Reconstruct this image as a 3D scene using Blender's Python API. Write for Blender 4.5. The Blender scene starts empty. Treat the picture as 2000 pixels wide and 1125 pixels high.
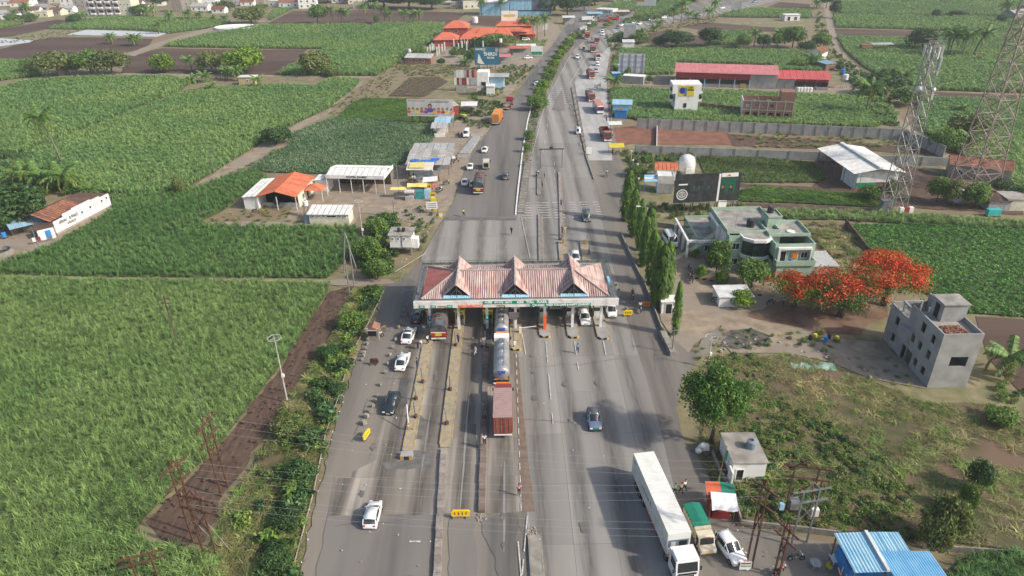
import bpy,math,random
import numpy as np
from mathutils import Vector,Matrix,noise as mn
random.seed(7);RS=np.random.RandomState(11)
sc=bpy.context.scene;COL=sc.collection
FPX,PITCH,ROLL,CAMH=1365.0,math.radians(28.3),math.radians(-0.9),60.0
_c,_s,_cp,_sp=math.cos(PITCH),math.sin(PITCH),math.cos(ROLL),math.sin(ROLL)
VF=Vector((0,_c,-_s));VR=Vector((_cp,_s*_sp,_c*_sp));VU=Vector((-_sp,_s*_cp,_c*_cp))
cd=bpy.data.cameras.new('camera');cam=bpy.data.objects.new('camera',cd);COL.objects.link(cam)
cd.sensor_width=36;cd.lens=36*FPX/2000;cd.clip_end=6000;cd.clip_start=.5
cam.matrix_world=Matrix(((VR.x,VU.x,-VF.x,0),(VR.y,VU.y,-VF.y,0),(VR.z,VU.z,-VF.z,CAMH),(0,0,0,1)))
sc.camera=cam
SUN_EL,SUN_AZ=math.radians(36),math.atan2(.93,-.36)
w=bpy.data.worlds.new('World');sc.world=w;w.use_nodes=True
nt=w.node_tree;bg=nt.nodes['Background'];sk=nt.nodes.new('ShaderNodeTexSky');sk.sky_type='NISHITA'
sk.sun_disc=False;sk.sun_elevation=SUN_EL;sk.sun_rotation=SUN_AZ;sk.dust_density=3.0;sk.air_density=1.0
nt.links.new(sk.outputs[0],bg.inputs[0]);bg.inputs[1].default_value=0.15
ld=bpy.data.lights.new('sun','SUN');ld.energy=3.45;ld.angle=math.radians(2.0);ld.color=(1,.93,.82)
lo=bpy.data.objects.new('sun',ld);COL.objects.link(lo)
sd=Vector((math.sin(SUN_AZ)*math.cos(SUN_EL),math.cos(SUN_AZ)*math.cos(SUN_EL),math.sin(SUN_EL)))
lo.rotation_euler=sd.to_track_quat('Z','Y').to_euler();lo.location=(60,-20,90)
sc.view_settings.view_transform='Standard';sc.view_settings.look='None'
sc.view_settings.exposure=0.36;sc.view_settings.gamma=1.0
sc.cycles.max_bounces=5;sc.cycles.diffuse_bounces=3;sc.cycles.transparent_max_bounces=6;sc.cycles.volume_bounces=1
def G(px,py,z=0.0):
 d=VF+VR*((px-1000)/FPX)-VU*((py-562.5)/FPX)
 t=(CAMH-z)/-d.z
 return(t*d.x,t*d.y)
def P(x,y,z):
 v=Vector((x,y,z-CAMH));q=v.dot(VF)
 return(1000+FPX*v.dot(VR)/q,562.5-FPX*v.dot(VU)/q)
def GP(pts,z=0.0):return[G(a,b,z)for a,b in pts]
def ppm(x,y):return FPX/Vector((x,y,-CAMH)).dot(VF)
def hz(x,y,ytop):
 a,b=0.0,59.0
 for _ in range(30):
  m=(a+b)/2
  if P(x,y,m)[1]>ytop:a=m
  else:b=m
 return a
def frame(a,b,z=0.0):
 p,q=G(a[0],a[1],z),G(b[0],b[1],z)
 return p[0],p[1],math.atan2(q[1]-p[1],q[0]-p[0]),math.hypot(q[0]-p[0],q[1]-p[1])
ORD='first second third fourth fifth sixth seventh eighth ninth tenth eleventh twelfth thirteenth fourteenth fifteenth'.split()
def tag(o,label=None,cat=None,group=None,kind=None):
 if label:o['label']=label
 if cat:o['category']=cat
 if group:o['group']=group
 if kind:o['kind']=kind
 return o
KIDS={}
def T(name,label,cat,x=0,y=0,z=0,rz=0,group=None):
 o=bpy.data.objects.new(name,None);COL.objects.link(o);o.location=(x,y,z);o.rotation_euler=(0,0,rz)
 o.empty_display_size=.3
 return tag(o,label,cat,group)
def link(name,me,parent=None,loc=None,rot=None,scale=None):
 o=bpy.data.objects.new(name,me);COL.objects.link(o)
 if parent is not None:o.parent=parent;KIDS.setdefault(parent.name,[]).append(o)
 if loc is not None:o.location=loc
 if rot is not None:o.rotation_euler=rot
 if scale is not None:o.scale=scale
 return o
def copy_tree(o,parent=None,lvl=0):
 c=o.copy();COL.objects.link(c);c.parent=parent
 if parent is not None:KIDS.setdefault(parent.name,[]).append(c)
 for k in list(KIDS.get(o.name,[])):copy_tree(k,c,lvl+1)
 return c
def put(proto,used,label,x,y,z=0,rz=0,group=None,s=None):
 """first use moves the prototype itself, later uses copy it"""
 r=proto if not used.get(proto.name)else copy_tree(proto)
 used[proto.name]=True
 r.location=(x,y,z);r.rotation_euler=(0,0,rz);r['label']=label
 if group:r['group']=group
 if s:r.scale=(s,s,s)if not isinstance(s,tuple)else s
 return r
class B:
 def __init__(s):s.v=[];s.f=[];s.m=[];s.mi=0
 def add(s,vs,fs):
  n=len(s.v);s.v+=[tuple(q)for q in vs];s.f+=[tuple(i+n for i in f)for f in fs];s.m+=[s.mi]*len(fs);return s
 def box(s,x,y,z,sx,sy,sz,rz=0,t=1.0):
  c,d=math.cos(rz),math.sin(rz);vs=[]
  for k,q in((0,1),(1,t)):
   for a,b in((-1,-1),(1,-1),(1,1),(-1,1)):
    u,w_=a*sx/2*q,b*sy/2*q;vs.append((x+u*c-w_*d,y+u*d+w_*c,z+k*sz))
  return s.add(vs,[(3,2,1,0),(4,5,6,7),(0,1,5,4),(1,2,6,5),(2,3,7,6),(3,0,4,7)])
 def bx(s,x0,x1,y0,y1,z0,z1):return s.box((x0+x1)/2,(y0+y1)/2,z0,abs(x1-x0),abs(y1-y0),z1-z0)
 def prism(s,pts,z0,z1):
  n=len(pts);vs=[(a,b,z0)for a,b in pts]+[(a,b,z1)for a,b in pts]
  return s.add(vs,[tuple(range(n-1,-1,-1)),tuple(range(n,2*n))]+[(i,(i+1)%n,n+(i+1)%n,n+i)for i in range(n)])
 def ext(s,pts,a,b,axis='x'):
  n=len(pts)
  if axis=='x':vs=[(a,u,z)for u,z in pts]+[(b,u,z)for u,z in pts]
  else:vs=[(u,a,z)for u,z in pts]+[(u,b,z)for u,z in pts]
  return s.add(vs,[tuple(range(n-1,-1,-1)),tuple(range(n,2*n))]+[(i,(i+1)%n,n+(i+1)%n,n+i)for i in range(n)])
 def cyl(s,x,y,z0,z1,r0,r1=None,n=10):
  return s.tube([(x,y,z0),(x,y,z1)],[r0,r0 if r1 is None else r1],n)
 def tube(s,pts,r,n=6):
  if not isinstance(r,(list,tuple)):r=[r]*len(pts)
  P_=[Vector(p)for p in pts];vs=[];u=None
  for i,p in enumerate(P_):
   d=(P_[min(i+1,len(P_)-1)]-P_[max(i-1,0)]).normalized()
   if u is None:u=d.orthogonal().normalized()
   u=(u-d*u.dot(d)).normalized();w_=d.cross(u)
   for k in range(n):
    a=2*math.pi*k/n;vs.append(p+(u*math.cos(a)+w_*math.sin(a))*r[i])
  fs=[(i*n+k,i*n+(k+1)%n,(i+1)*n+(k+1)%n,(i+1)*n+k)for i in range(len(P_)-1)for k in range(n)]
  fs+=[tuple(range(n-1,-1,-1)),tuple((len(P_)-1)*n+k for k in range(n))]
  return s.add(vs,fs)
 def bar(s,a,b,w_=.05,n=4):return s.tube([a,b],w_/2*1.2,n)
 def loft(s,rings,cap=True,close=True):
  n=len(rings[0]);vs=[p for r in rings for p in r];m=n if close else n-1
  fs=[(i*n+k,i*n+(k+1)%n,(i+1)*n+(k+1)%n,(i+1)*n+k)for i in range(len(rings)-1)for k in range(m)]
  if cap:fs+=[tuple(range(n-1,-1,-1)),tuple((len(rings)-1)*n+k for k in range(n))]
  return s.add(vs,fs)
 def ell(s,x,y,z,rx,ry,rz,n=10,m=6):
  rings=[]
  for i in range(1,m):
   a=math.pi*i/m
   rings.append([(x+rx*math.sin(a)*math.cos(2*math.pi*k/n),y+ry*math.sin(a)*math.sin(2*math.pi*k/n),z-rz*math.cos(a))for k in range(n)])
  return s.loft(rings)
 def quad(s,*p):return s.add(p,[tuple(range(len(p)))])
 def mesh(s,name,mats,smooth=False):
  me=bpy.data.meshes.new(name);me.from_pydata(s.v,[],s.f)
  for m in(mats if isinstance(mats,(list,tuple))else[mats]):me.materials.append(m)
  if any(s.m):me.polygons.foreach_set('material_index',s.m)
  if smooth:me.polygons.foreach_set('use_smooth',[True]*len(s.f))
  me.update();return me
 def obj(s,name,mats,parent=None,smooth=False,**k):
  return link(name,s.mesh(name,mats,smooth),parent,**k)
def fastmesh(name,verts,faces,mats,mi=None):
 """verts (N,3), faces (M,4) arrays"""
 me=bpy.data.meshes.new(name);verts=np.asarray(verts,dtype=np.float32);faces=np.asarray(faces,dtype=np.int32)
 M_,k=faces.shape
 me.vertices.add(len(verts));me.vertices.foreach_set('co',verts.ravel())
 me.loops.add(M_*k);me.loops.foreach_set('vertex_index',faces.ravel())
 me.polygons.add(M_);me.polygons.foreach_set('loop_start',np.arange(0,M_*k,k,dtype=np.int32))
 for m in(mats if isinstance(mats,(list,tuple))else[mats]):me.materials.append(m)
 if mi is not None:me.polygons.foreach_set('material_index',np.asarray(mi,dtype=np.int32))
 me.update(calc_edges=True);me.validate();return me
_M={}
def M(name,c,rough=.75,metal=0.0,var=.12,scale=1.5,bump=0.0,rand=0.0,c2=None,stretch=None,spec=.3,detail=4,lo=.35,hi=.65,coat=0.0,trans=0.0,coord='world',c3=None,s3=.05,alpha=None):
 if name in _M:return _M[name]
 m=bpy.data.materials.new(name);_M[name]=m;m.use_nodes=True;n=m.node_tree.nodes;L=m.node_tree.links
 p=n['Principled BSDF'];p.inputs['Roughness'].default_value=rough;p.inputs['Metallic'].default_value=metal
 p.inputs['Specular IOR Level'].default_value=spec;p.inputs['Coat Weight'].default_value=coat
 if trans:p.inputs['Transmission Weight'].default_value=trans
 col=None
 if coord=='world':g=n.new('ShaderNodeNewGeometry').outputs['Position']
 else:g=n.new('ShaderNodeTexCoord').outputs['Object']
 if stretch:
  mp=n.new('ShaderNodeMapping');mp.inputs['Scale'].default_value=stretch;L.new(g,mp.inputs['Vector']);g=mp.outputs[0]
 if var or c2:
  nz=n.new('ShaderNodeTexNoise');nz.inputs['Scale'].default_value=scale;nz.inputs['Detail'].default_value=detail
  L.new(g,nz.inputs['Vector'])
  cr=n.new('ShaderNodeValToRGB');L.new(nz.outputs[0],cr.inputs[0]);e=cr.color_ramp.elements
  e[0].position=lo;e[1].position=hi
  a=c2 if c2 else tuple(max(0,q*(1-var))for q in c);b=c if c2 else tuple(min(1,q*(1+var))for q in c)
  e[0].color=(*a,1);e[1].color=(*b,1);col=cr.outputs[0]
  if c3:
   n3=n.new('ShaderNodeTexNoise');n3.inputs['Scale'].default_value=s3;n3.inputs['Detail'].default_value=5;L.new(g,n3.inputs['Vector'])
   r3=n.new('ShaderNodeValToRGB');r3.color_ramp.elements[0].position=.42;r3.color_ramp.elements[1].position=.6;L.new(n3.outputs[0],r3.inputs[0])
   mx=n.new('ShaderNodeMix');mx.data_type='RGBA';L.new(r3.outputs[0],mx.inputs[0]);L.new(col,mx.inputs[6]);mx.inputs[7].default_value=(*c3,1);col=mx.outputs[2]
  if bump:
   bp=n.new('ShaderNodeBump');bp.inputs['Strength'].default_value=bump;bp.inputs['Distance'].default_value=.1
   L.new(nz.outputs[0],bp.inputs['Height']);L.new(bp.outputs[0],p.inputs['Normal'])
 if rand:
  oi=n.new('ShaderNodeObjectInfo');mr=n.new('ShaderNodeMapRange');L.new(oi.outputs['Random'],mr.inputs[0])
  mr.inputs[3].default_value=1-rand;mr.inputs[4].default_value=1+rand
  hs=n.new('ShaderNodeHueSaturation');L.new(mr.outputs[0],hs.inputs['Value'])
  if col is not None:L.new(col,hs.inputs['Color'])
  else:hs.inputs['Color'].default_value=(*c,1)
  col=hs.outputs[0]
 if col is not None:L.new(col,p.inputs['Base Color'])
 else:p.inputs['Base Color'].default_value=(*c,1)
 return m
def leafmat(name,c,c2,rand=.25,s3=.03,c3=None,tr=.25):
 """leaf: diffuse + translucent, varies with place (noise) and per instance"""
 if name in _M:return _M[name]
 m=bpy.data.materials.new(name);_M[name]=m;m.use_nodes=True;n=m.node_tree.nodes;L=m.node_tree.links
 out=n['Material Output'];p=n['Principled BSDF'];p.inputs['Roughness'].default_value=.55;p.inputs['Specular IOR Level'].default_value=.25
 g=n.new('ShaderNodeNewGeometry');nz=n.new('ShaderNodeTexNoise');nz.inputs['Scale'].default_value=s3;nz.inputs['Detail'].default_value=6
 L.new(g.outputs['Position'],nz.inputs['Vector']);cr=n.new('ShaderNodeValToRGB');L.new(nz.outputs[0],cr.inputs[0])
 e=cr.color_ramp.elements;e[0].position=.38;e[1].position=.62;e[0].color=(*c,1);e[1].color=(*c2,1)
 oi=n.new('ShaderNodeObjectInfo');mr=n.new('ShaderNodeMapRange');L.new(oi.outputs['Random'],mr.inputs[0]);mr.inputs[3].default_value=1-rand;mr.inputs[4].default_value=1+rand
 isl=n.new('ShaderNodeMapRange');L.new(g.outputs['Random Per Island'],isl.inputs[0]);isl.inputs[3].default_value=.55;isl.inputs[4].default_value=1.45
 mu=n.new('ShaderNodeMath');mu.operation='MULTIPLY';L.new(mr.outputs[0],mu.inputs[0]);L.new(isl.outputs[0],mu.inputs[1])
 hs=n.new('ShaderNodeHueSaturation');L.new(mu.outputs[0],hs.inputs['Value']);L.new(cr.outputs[0],hs.inputs['Color'])
 L.new(hs.outputs[0],p.inputs['Base Color'])
 tl=n.new('ShaderNodeBsdfTranslucent');L.new(hs.outputs[0],tl.inputs[0]);mx=n.new('ShaderNodeMixShader');mx.inputs[0].default_value=tr
 L.new(p.outputs[0],mx.inputs[1]);L.new(tl.outputs[0],mx.inputs[2]);L.new(mx.outputs[0],out.inputs[0])
 return m
def inpoly(X,Y,poly):
 r=np.zeros(X.shape,bool);n=len(poly);j=n-1
 for i in range(n):
  xi,yi=poly[i];xj,yj=poly[j]
  if yi!=yj:
   r^=((yi>Y)!=(yj>Y))&(X<(xj-xi)*(Y-yi)/(yj-yi)+xi)
  j=i
 return r
def area(poly):return abs(sum(poly[i-1][0]*poly[i][1]-poly[i][0]*poly[i-1][1]for i in range(len(poly))))/2
def sheet(name,px,mat,z,kind='structure',world=False,rough=0.0,parent=None):
 pts=px if world else GP(px)
 if sum(pts[i-1][0]*pts[i][1]-pts[i][0]*pts[i-1][1]for i in range(len(pts)))<0:pts=pts[::-1]
 if rough:
  q=[]
  for i in range(len(pts)):
   a,b=Vector(pts[i]),Vector(pts[(i+1)%len(pts)]);d=b-a;k=max(1,min(40,int(d.length/(rough*4))));nrm=Vector((-d.y,d.x)).normalized()if d.length else Vector((0,0))
   for t in range(k):q.append(tuple(a+d*t/k+(nrm*random.uniform(-rough,rough)if t else Vector((0,0)))))
  pts=q
 me=bpy.data.meshes.new(name);me.from_pydata([(a,b,z)for a,b in pts],[],[tuple(range(len(pts)))])
 me.materials.append(mat);me.update();o=link(name,me,parent)
 if kind and parent is None:o['kind']=kind
 return o
def clip_rect(poly,x0,x1,y0,y1):
 def cl(p,ins,cut):
  o=[]
  for i in range(len(p)):
   a,b=p[i-1],p[i]
   if ins(b):
    if not ins(a):o.append(cut(a,b))
    o.append(b)
   elif ins(a):o.append(cut(a,b))
  return o
 def cx(v):return lambda a,b:(v,a[1]+(b[1]-a[1])*(v-a[0])/(b[0]-a[0]))
 def cy(v):return lambda a,b:(a[0]+(b[0]-a[0])*(v-a[1])/(b[1]-a[1]),v)
 for ins,cut in((lambda p:p[0]>=x0,cx(x0)),(lambda p:p[0]<=x1,cx(x1)),(lambda p:p[1]>=y0,cy(y0)),(lambda p:p[1]<=y1,cy(y1))):
  poly=cl(poly,ins,cut)
  if len(poly)<3:return[]
 return poly
_GN={}
def gn_group(protos_col):
 if protos_col.name in _GN:return _GN[protos_col.name]
 ng=bpy.data.node_groups.new('scatter_'+protos_col.name,'GeometryNodeTree')
 ng.interface.new_socket('Geometry',in_out='INPUT',socket_type='NodeSocketGeometry');ng.interface.new_socket('Geometry',in_out='OUTPUT',socket_type='NodeSocketGeometry')
 N=ng.nodes;L=ng.links;gi=N.new('NodeGroupInput');go=N.new('NodeGroupOutput')
 ci=N.new('GeometryNodeCollectionInfo');ci.inputs['Collection'].default_value=protos_col;ci.inputs['Separate Children'].default_value=True;ci.inputs['Reset Children'].default_value=True
 ip=N.new('GeometryNodeInstanceOnPoints');ip.inputs['Pick Instance'].default_value=True
 def at(nm,t):
  a=N.new('GeometryNodeInputNamedAttribute');a.data_type=t;a.inputs['Name'].default_value=nm;return a.outputs[0]
 L.new(gi.outputs[0],ip.inputs['Points']);L.new(ci.outputs[0],ip.inputs['Instance'])
 L.new(at('ix','INT'),ip.inputs['Instance Index']);L.new(at('rt','FLOAT_VECTOR'),ip.inputs['Rotation']);L.new(at('ss','FLOAT_VECTOR'),ip.inputs['Scale'])
 L.new(ip.outputs[0],go.inputs[0]);_GN[protos_col.name]=ng;return ng
def protos(name,meshes):
 c=bpy.data.collections.new(name)
 for i,me in enumerate(meshes):
  o=bpy.data.objects.new('%s_%02d'%(name,i),me);c.objects.link(o)
 c['n']=len(meshes);return c
NINST=0
def scatter(name,pts,pc,s=1.0,sv=.25,label=None,cat=None,group=None,tilt=.12,zs=None,parent=None):
 global NINST
 pts=np.asarray(pts,dtype=np.float32)
 if len(pts)==0:return None
 n=len(pts);NINST+=n
 me=bpy.data.meshes.new(name);me.vertices.add(n);me.vertices.foreach_set('co',pts.ravel())
 a=me.attributes.new('ix','INT','POINT');a.data.foreach_set('value',RS.randint(0,pc['n'],n).astype(np.int32))
 r=np.stack([RS.uniform(-tilt,tilt,n),RS.uniform(-tilt,tilt,n),RS.uniform(0,6.283,n)],1).astype(np.float32)
 a=me.attributes.new('rt','FLOAT_VECTOR','POINT');a.data.foreach_set('vector',r.ravel())
 k=(s*RS.uniform(1-sv,1+sv,n)).astype(np.float32);kz=k if zs is None else k*zs
 a=me.attributes.new('ss','FLOAT_VECTOR','POINT');a.data.foreach_set('vector',np.stack([k,k,kz],1).astype(np.float32).ravel())
 me.update();o=link(name,me,parent);md=o.modifiers.new('scatter','NODES');md.node_group=gn_group(pc)
 tag(o,label,cat,group,'stuff');return o
def points(poly,dx,dy,ang=0.0,jit=.5,world=False,keep=1.0,z=0.0,margin=120):
 poly=poly if world else GP(poly)
 A=np.array(poly);c,s_=math.cos(ang),math.sin(ang)
 U=A[:,0]*c+A[:,1]*s_;V=-A[:,0]*s_+A[:,1]*c
 u,v=np.meshgrid(np.arange(U.min(),U.max(),dx),np.arange(V.min(),V.max(),dy))
 u=u.ravel();v=v.ravel();u=u+RS.uniform(-jit,jit,u.shape)*dx;v=v+RS.uniform(-jit,jit,v.shape)*dy
 X=u*c-v*s_;Y=u*s_+v*c;k=inpoly(X,Y,poly)
 if keep<1:k&=RS.rand(len(X))<keep
 X,Y=X[k],Y[k]
 q=Y*VF.y+(0-CAMH)*VF.z;sx=1000+FPX*(X*VR.x+Y*VR.y-CAMH*VR.z)/q;sy=562.5-FPX*(X*VU.x+Y*VU.y-CAMH*VU.z)/q
 k=(sx>-margin)&(sx<2000+margin)&(sy>-margin)&(sy<1125+margin)
 return np.stack([X[k],Y[k],np.full(k.sum(),z)],1)
m_base=M('dry_ground',(.26,.215,.13),.95,c2=(.12,.13,.05),scale=.3,detail=12,bump=.3,c3=(.2,.15,.1),s3=.02)
m_dirt=M('compacted_dirt',(.33,.265,.19),.95,c2=(.2,.155,.11),scale=.45,detail=12,c3=(.25,.21,.165),s3=.12,bump=.4)
m_soil=M('ploughed_soil',(.085,.052,.038),.95,c2=(.055,.034,.026),scale=.5,detail=8,stretch=(.3,3,1),bump=.6,c3=(.1,.065,.048),s3=.02)
m_soil2=M('track_soil',(.12,.078,.055),.95,c2=(.07,.045,.032),scale=.8,detail=9,stretch=(2,.5,1),bump=.6)
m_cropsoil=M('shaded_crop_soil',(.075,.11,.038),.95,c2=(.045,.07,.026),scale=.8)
m_red=M('red_murum_earth',(.24,.11,.07),.95,c2=(.16,.075,.05),scale=.35,detail=9,bump=.5)
m_grass=M('grass_ground',(.12,.17,.035),.95,c2=(.06,.1,.02),scale=.3,detail=8,c3=(.17,.16,.06),s3=.05)
m_asph=M('worn_asphalt',(.185,.166,.142),.9,c2=(.115,.105,.093),scale=.35,detail=10,stretch=(1.8,.12,1),bump=.1,c3=(.215,.19,.158),s3=.06,lo=.3,hi=.7)
m_asph2=M('dark_asphalt',(.145,.136,.124),.88,c2=(.093,.088,.082),scale=.4,detail=10,stretch=(1.8,.1,1),c3=(.185,.17,.152),s3=.06)
m_conc=M('road_concrete',(.34,.32,.285),.88,c2=(.2,.19,.172),scale=.22,detail=12,stretch=(2.6,.09,1),rand=.1,bump=.08,c3=(.225,.212,.19),s3=.11,lo=.32,hi=.68)
def bands(mat,x0,per,k,nz=.5):
 n=mat.node_tree.nodes;L=mat.node_tree.links;p=n['Principled BSDF'];src=p.inputs['Base Color'].links[0].from_socket
 g=n.new('ShaderNodeNewGeometry');sx=n.new('ShaderNodeSeparateXYZ');L.new(g.outputs['Position'],sx.inputs[0])
 def mth(op,a,b=None,c=None):
  q=n.new('ShaderNodeMath');q.operation=op
  for i,v in enumerate((a,b,c)):
   if v is None:continue
   if isinstance(v,(int,float)):q.inputs[i].default_value=v
   else:L.new(v,q.inputs[i])
  return q.outputs[0]
 mp=n.new('ShaderNodeMapping');mp.inputs['Scale'].default_value=(.5,.06,1);L.new(g.outputs['Position'],mp.inputs[0]);t=n.new('ShaderNodeTexNoise');t.inputs['Scale'].default_value=.8;t.inputs['Detail'].default_value=6;L.new(mp.outputs[0],t.inputs[0])
 xx=mth('MULTIPLY_ADD',t.outputs[0],1.6,sx.outputs[0]);ph=mth('MULTIPLY',mth('SUBTRACT',xx,x0+.8),6.2832/per)
 a=mth('POWER',mth('MULTIPLY_ADD',mth('COSINE',ph),.5,.5),2.2);mp2=n.new('ShaderNodeMapping');mp2.inputs['Scale'].default_value=(3,.25,1);L.new(g.outputs['Position'],mp2.inputs[0]);t2=n.new('ShaderNodeTexNoise');t2.inputs['Scale'].default_value=1.0;t2.inputs['Detail'].default_value=8;L.new(mp2.outputs[0],t2.inputs[0])
 f=mth('SUBTRACT',1.0,mth('MULTIPLY',a,mth('MULTIPLY',t2.outputs[0],k*1.9)));h=n.new('ShaderNodeHueSaturation');L.new(src,h.inputs['Color']);L.new(f,h.inputs['Value']);L.new(h.outputs[0],p.inputs['Base Color'])
bands(m_conc,3.0,4.6,.42)
m_conc2=M('pale_service_concrete',(.4,.39,.365),.88,c2=(.3,.295,.28),scale=.3,detail=9,stretch=(1.5,.3,1),rand=.06)
m_patch=M('tar_patch',(.11,.107,.1),.85,c2=(.075,.073,.07),scale=.6)
m_stain=M('damp_stain',(.16,.15,.138),.7,c2=(.11,.105,.097),scale=.8)
m_white=M('painted_line_white',(.6,.6,.57),.7,c2=(.35,.34,.31),scale=2.2,detail=7)
m_kerb=M('kerb_concrete',(.3,.28,.24),.85,c2=(.2,.18,.15),scale=1.0,rand=.12)
m_yel=M('road_yellow_paint',(.5,.31,.05),.7,c2=(.3,.24,.15),scale=2.5,detail=8)
m_blk=M('road_black_paint',(.025,.025,.025),.6)
sheet('ground',[(-3000,-300),(3000,-300),(3000,4600),(-3000,4600)],m_base,-.03,world=True)
Z=[0.0]
def lay(name,px,mat,rough=0,world=False,up=.0025):
 Z[0]+=up;return sheet(name,px,mat,Z[0],rough=rough,world=world)
for nm,px in{'ploughed_field':[(0,57),(60,47),(112,38),(139,40),(128,49),(90,57),(24,71),(-60,80),(-60,60)],'ploughed_field_striped':[(-80,100),(0,96),(60,80),(100,73),(200,73),(300,76),(288,93),(245,103),(200,118),(80,119),(-80,119)],'ploughed_field_middle':[(315,94),(400,96),(520,97),(600,96),(575,122),(538,146),(400,146),(330,143),(236,143),(252,107)],'ploughed_field_far':[(518,48),(572,21),(750,19),(912,25),(885,46),(740,47),(640,49)],'ploughed_field_by_blue_shed':[(905,48),(935,31),(1045,33),(1050,50),(1030,56)],'ploughed_field_right':[(1250,82),(1262,66),(1302,59),(1380,72),(1380,88),(1290,88)],'ploughed_field_road':[(1330,52),(1372,44),(1400,45),(1578,59),(1576,64),(1460,61),(1375,60)],'ploughed_field_strip':[(1500,14),(1522,4),(1582,8),(1582,19)],'ploughed_field_east':[(1628,56),(1780,60),(1842,63),(1842,73),(1780,75),(1632,70)],'ploughed_field_tower':[(1812,179),(2000,187),(2140,190),(2140,200),(2000,196),(1812,193)],'ploughed_field_near':[(1905,618),(2000,624),(2140,632),(2140,840),(2000,775),(1930,700)]}.items():
 lay('ploughed_field',px,m_soil)
lay('dirt_yard',[(545,455),(560,430),(600,350),(780,330),(800,290),(860,235),(950,226),(985,215),(960,250),(905,340),(868,430),(840,445),(760,420),(700,415),(690,440)],m_dirt,.5)
lay('dirt_yard',[(870,100),(900,80),(1000,85),(1030,40),(1090,45),(1100,70),(1060,110),(1010,165),(990,190),(960,175),(1000,140),(940,132),(870,125)],m_dirt,.8)
lay('dirt_yard',[(760,110),(790,100),(900,110),(1000,118),(1000,135),(900,135),(780,125)],m_dirt,.6)
lay('dirt_track',[(246,106),(300,85),(400,56),(520,38),(522,42),(405,63),(310,92),(262,110)],m_dirt,.4)
lay('dirt_track',[(560,147),(740,149),(738,154),(560,152)],m_dirt,.4)
lay('dirt_track',[(120,151),(100,142),(240,143),(520,146),(560,150),(350,152),(200,152)],m_dirt,.4)
lay('dirt_track',[(700,158),(712,158),(640,222),(565,262),(560,285),(470,330),(370,384),(360,376),(430,330),(540,262),(640,215)],m_dirt,1.0)
lay('dirt_track',[(1604,-5),(1616,-5),(1630,60),(1650,105),(1690,148),(1732,205),(1800,270),(1850,300),(1950,352),(2060,420),(2040,430),(1935,362),(1838,304),(1780,270),(1716,205),(1672,150),(1634,110),(1618,62)],m_dirt,.5)
lay('earth_track',[(1440,396),(1560,400),(1722,409),(1722,416),(1560,409),(1440,404)],m_soil2,.2)
lay('earth_plot',[(1430,358),(1600,366),(1590,372),(1440,366)],m_soil2,.2)
lay('track',[(640,572),(700,552),(712,560),(690,590),(600,720),(520,850),(440,960),(400,1060),(330,1065),(285,1020),(430,872),(560,702)],m_soil2,.4)
lay('dirt_track',[(0,540),(200,543),(600,548),(700,546),(760,545),(775,552),(700,560),(640,556),(200,549),(0,546)],m_dirt,.25)
lay('farm_yard',[(-60,440),(20,425),(110,440),(215,400),(225,408),(110,475),(60,495),(0,515),(-60,525)],m_dirt,.4)
lay('earth_bank',[(380,435),(560,432),(690,440),(694,446),(390,442)],m_dirt,.3)
lay('red_earth',[(1200,250),(1250,244),(1420,258),(1430,283),(1300,283),(1235,281),(1196,290)],m_red,.5)
lay('red_earth',[(1385,615),(1470,575),(1560,560),(1720,570),(1735,620),(1680,655),(1560,650),(1480,640)],M('dark_red_earth',(.17,.085,.058),.95,c2=(.1,.058,.042),scale=.7,detail=12,c3=(.2,.13,.09),s3=.2),1.1)
lay('bare_compound',[(1420,262),(1700,280),(1820,292),(1840,305),(1700,295),(1430,285)],m_soil2,.4)
lay('shed_yard',[(1600,300),(1640,290),(1800,330),(1900,360),(2000,400),(2000,420),(1780,405),(1590,375),(1585,330)],m_soil2,.5)
lay('shed_yard',[(1260,143),(1320,138),(1330,165),(1620,172),(1660,160),(1700,175),(1640,185),(1440,176),(1200,165)],m_dirt,.5)
lay('compound_ground',[(1255,480),(1300,455),(1400,425),(1560,520),(1600,540),(1520,590),(1400,640),(1345,690),(1318,690),(1300,640)],m_dirt,.5)
lay('bare_ground',[(1400,600),(1560,640),(1720,670),(1810,760),(1700,740),(1540,690),(1430,690),(1400,660)],m_dirt,1.2)
lay('ash_patch',[(1400,655),(1430,645),(1470,642),(1500,655),(1510,670),(1470,676),(1440,684),(1410,676)],M('ash_soil',(.13,.115,.1),.95,c2=(.06,.055,.05),scale=.9,detail=10,lo=.4,hi=.6),1.2)
lay('pale_mulch_sheet',[(170,58),(330,64),(308,72),(130,68)],M('plastic_mulch',(.6,.6,.6),.4,c2=(.4,.4,.4),scale=2,stretch=(.2,3,1)),.3)
lay('pale_mulch_sheet',[(-60,76),(0,75),(65,79),(58,83),(0,91),(-60,95)],_M['plastic_mulch'],.3)
ROAD=[(560,1300),(585,1125),(612,1000),(650,850),(690,720),(730,625),(775,560),(822,508),(868,425),(890,385),(905,340),(920,300),(958,250),(988,215),(1012,180),(1042,130),(1077,90),(1097,60),(1112,40),(1120,18),(1134,0),(1150,-12),(1162,-12),(1150,10),(1152,28),(1215,22),(1290,14),(1370,2),(1430,-6),(1560,-8),(1500,8),(1462,16),(1400,29),(1330,43),(1262,56),(1222,66),(1200,84),(1190,108),(1186,150),(1190,200),(1200,262),(1208,300),(1222,340),(1220,420),(1238,500),(1262,560),(1300,650),(1345,690),(1400,640),(1420,660),(1370,700),(1330,740),(1320,800),(1335,860),(1380,920),(1420,1010),(1480,1035),(1640,1065),(1700,1125),(1760,1300)]
lay('asphalt_apron',ROAD,m_asph,.25,up=.004)
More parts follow.
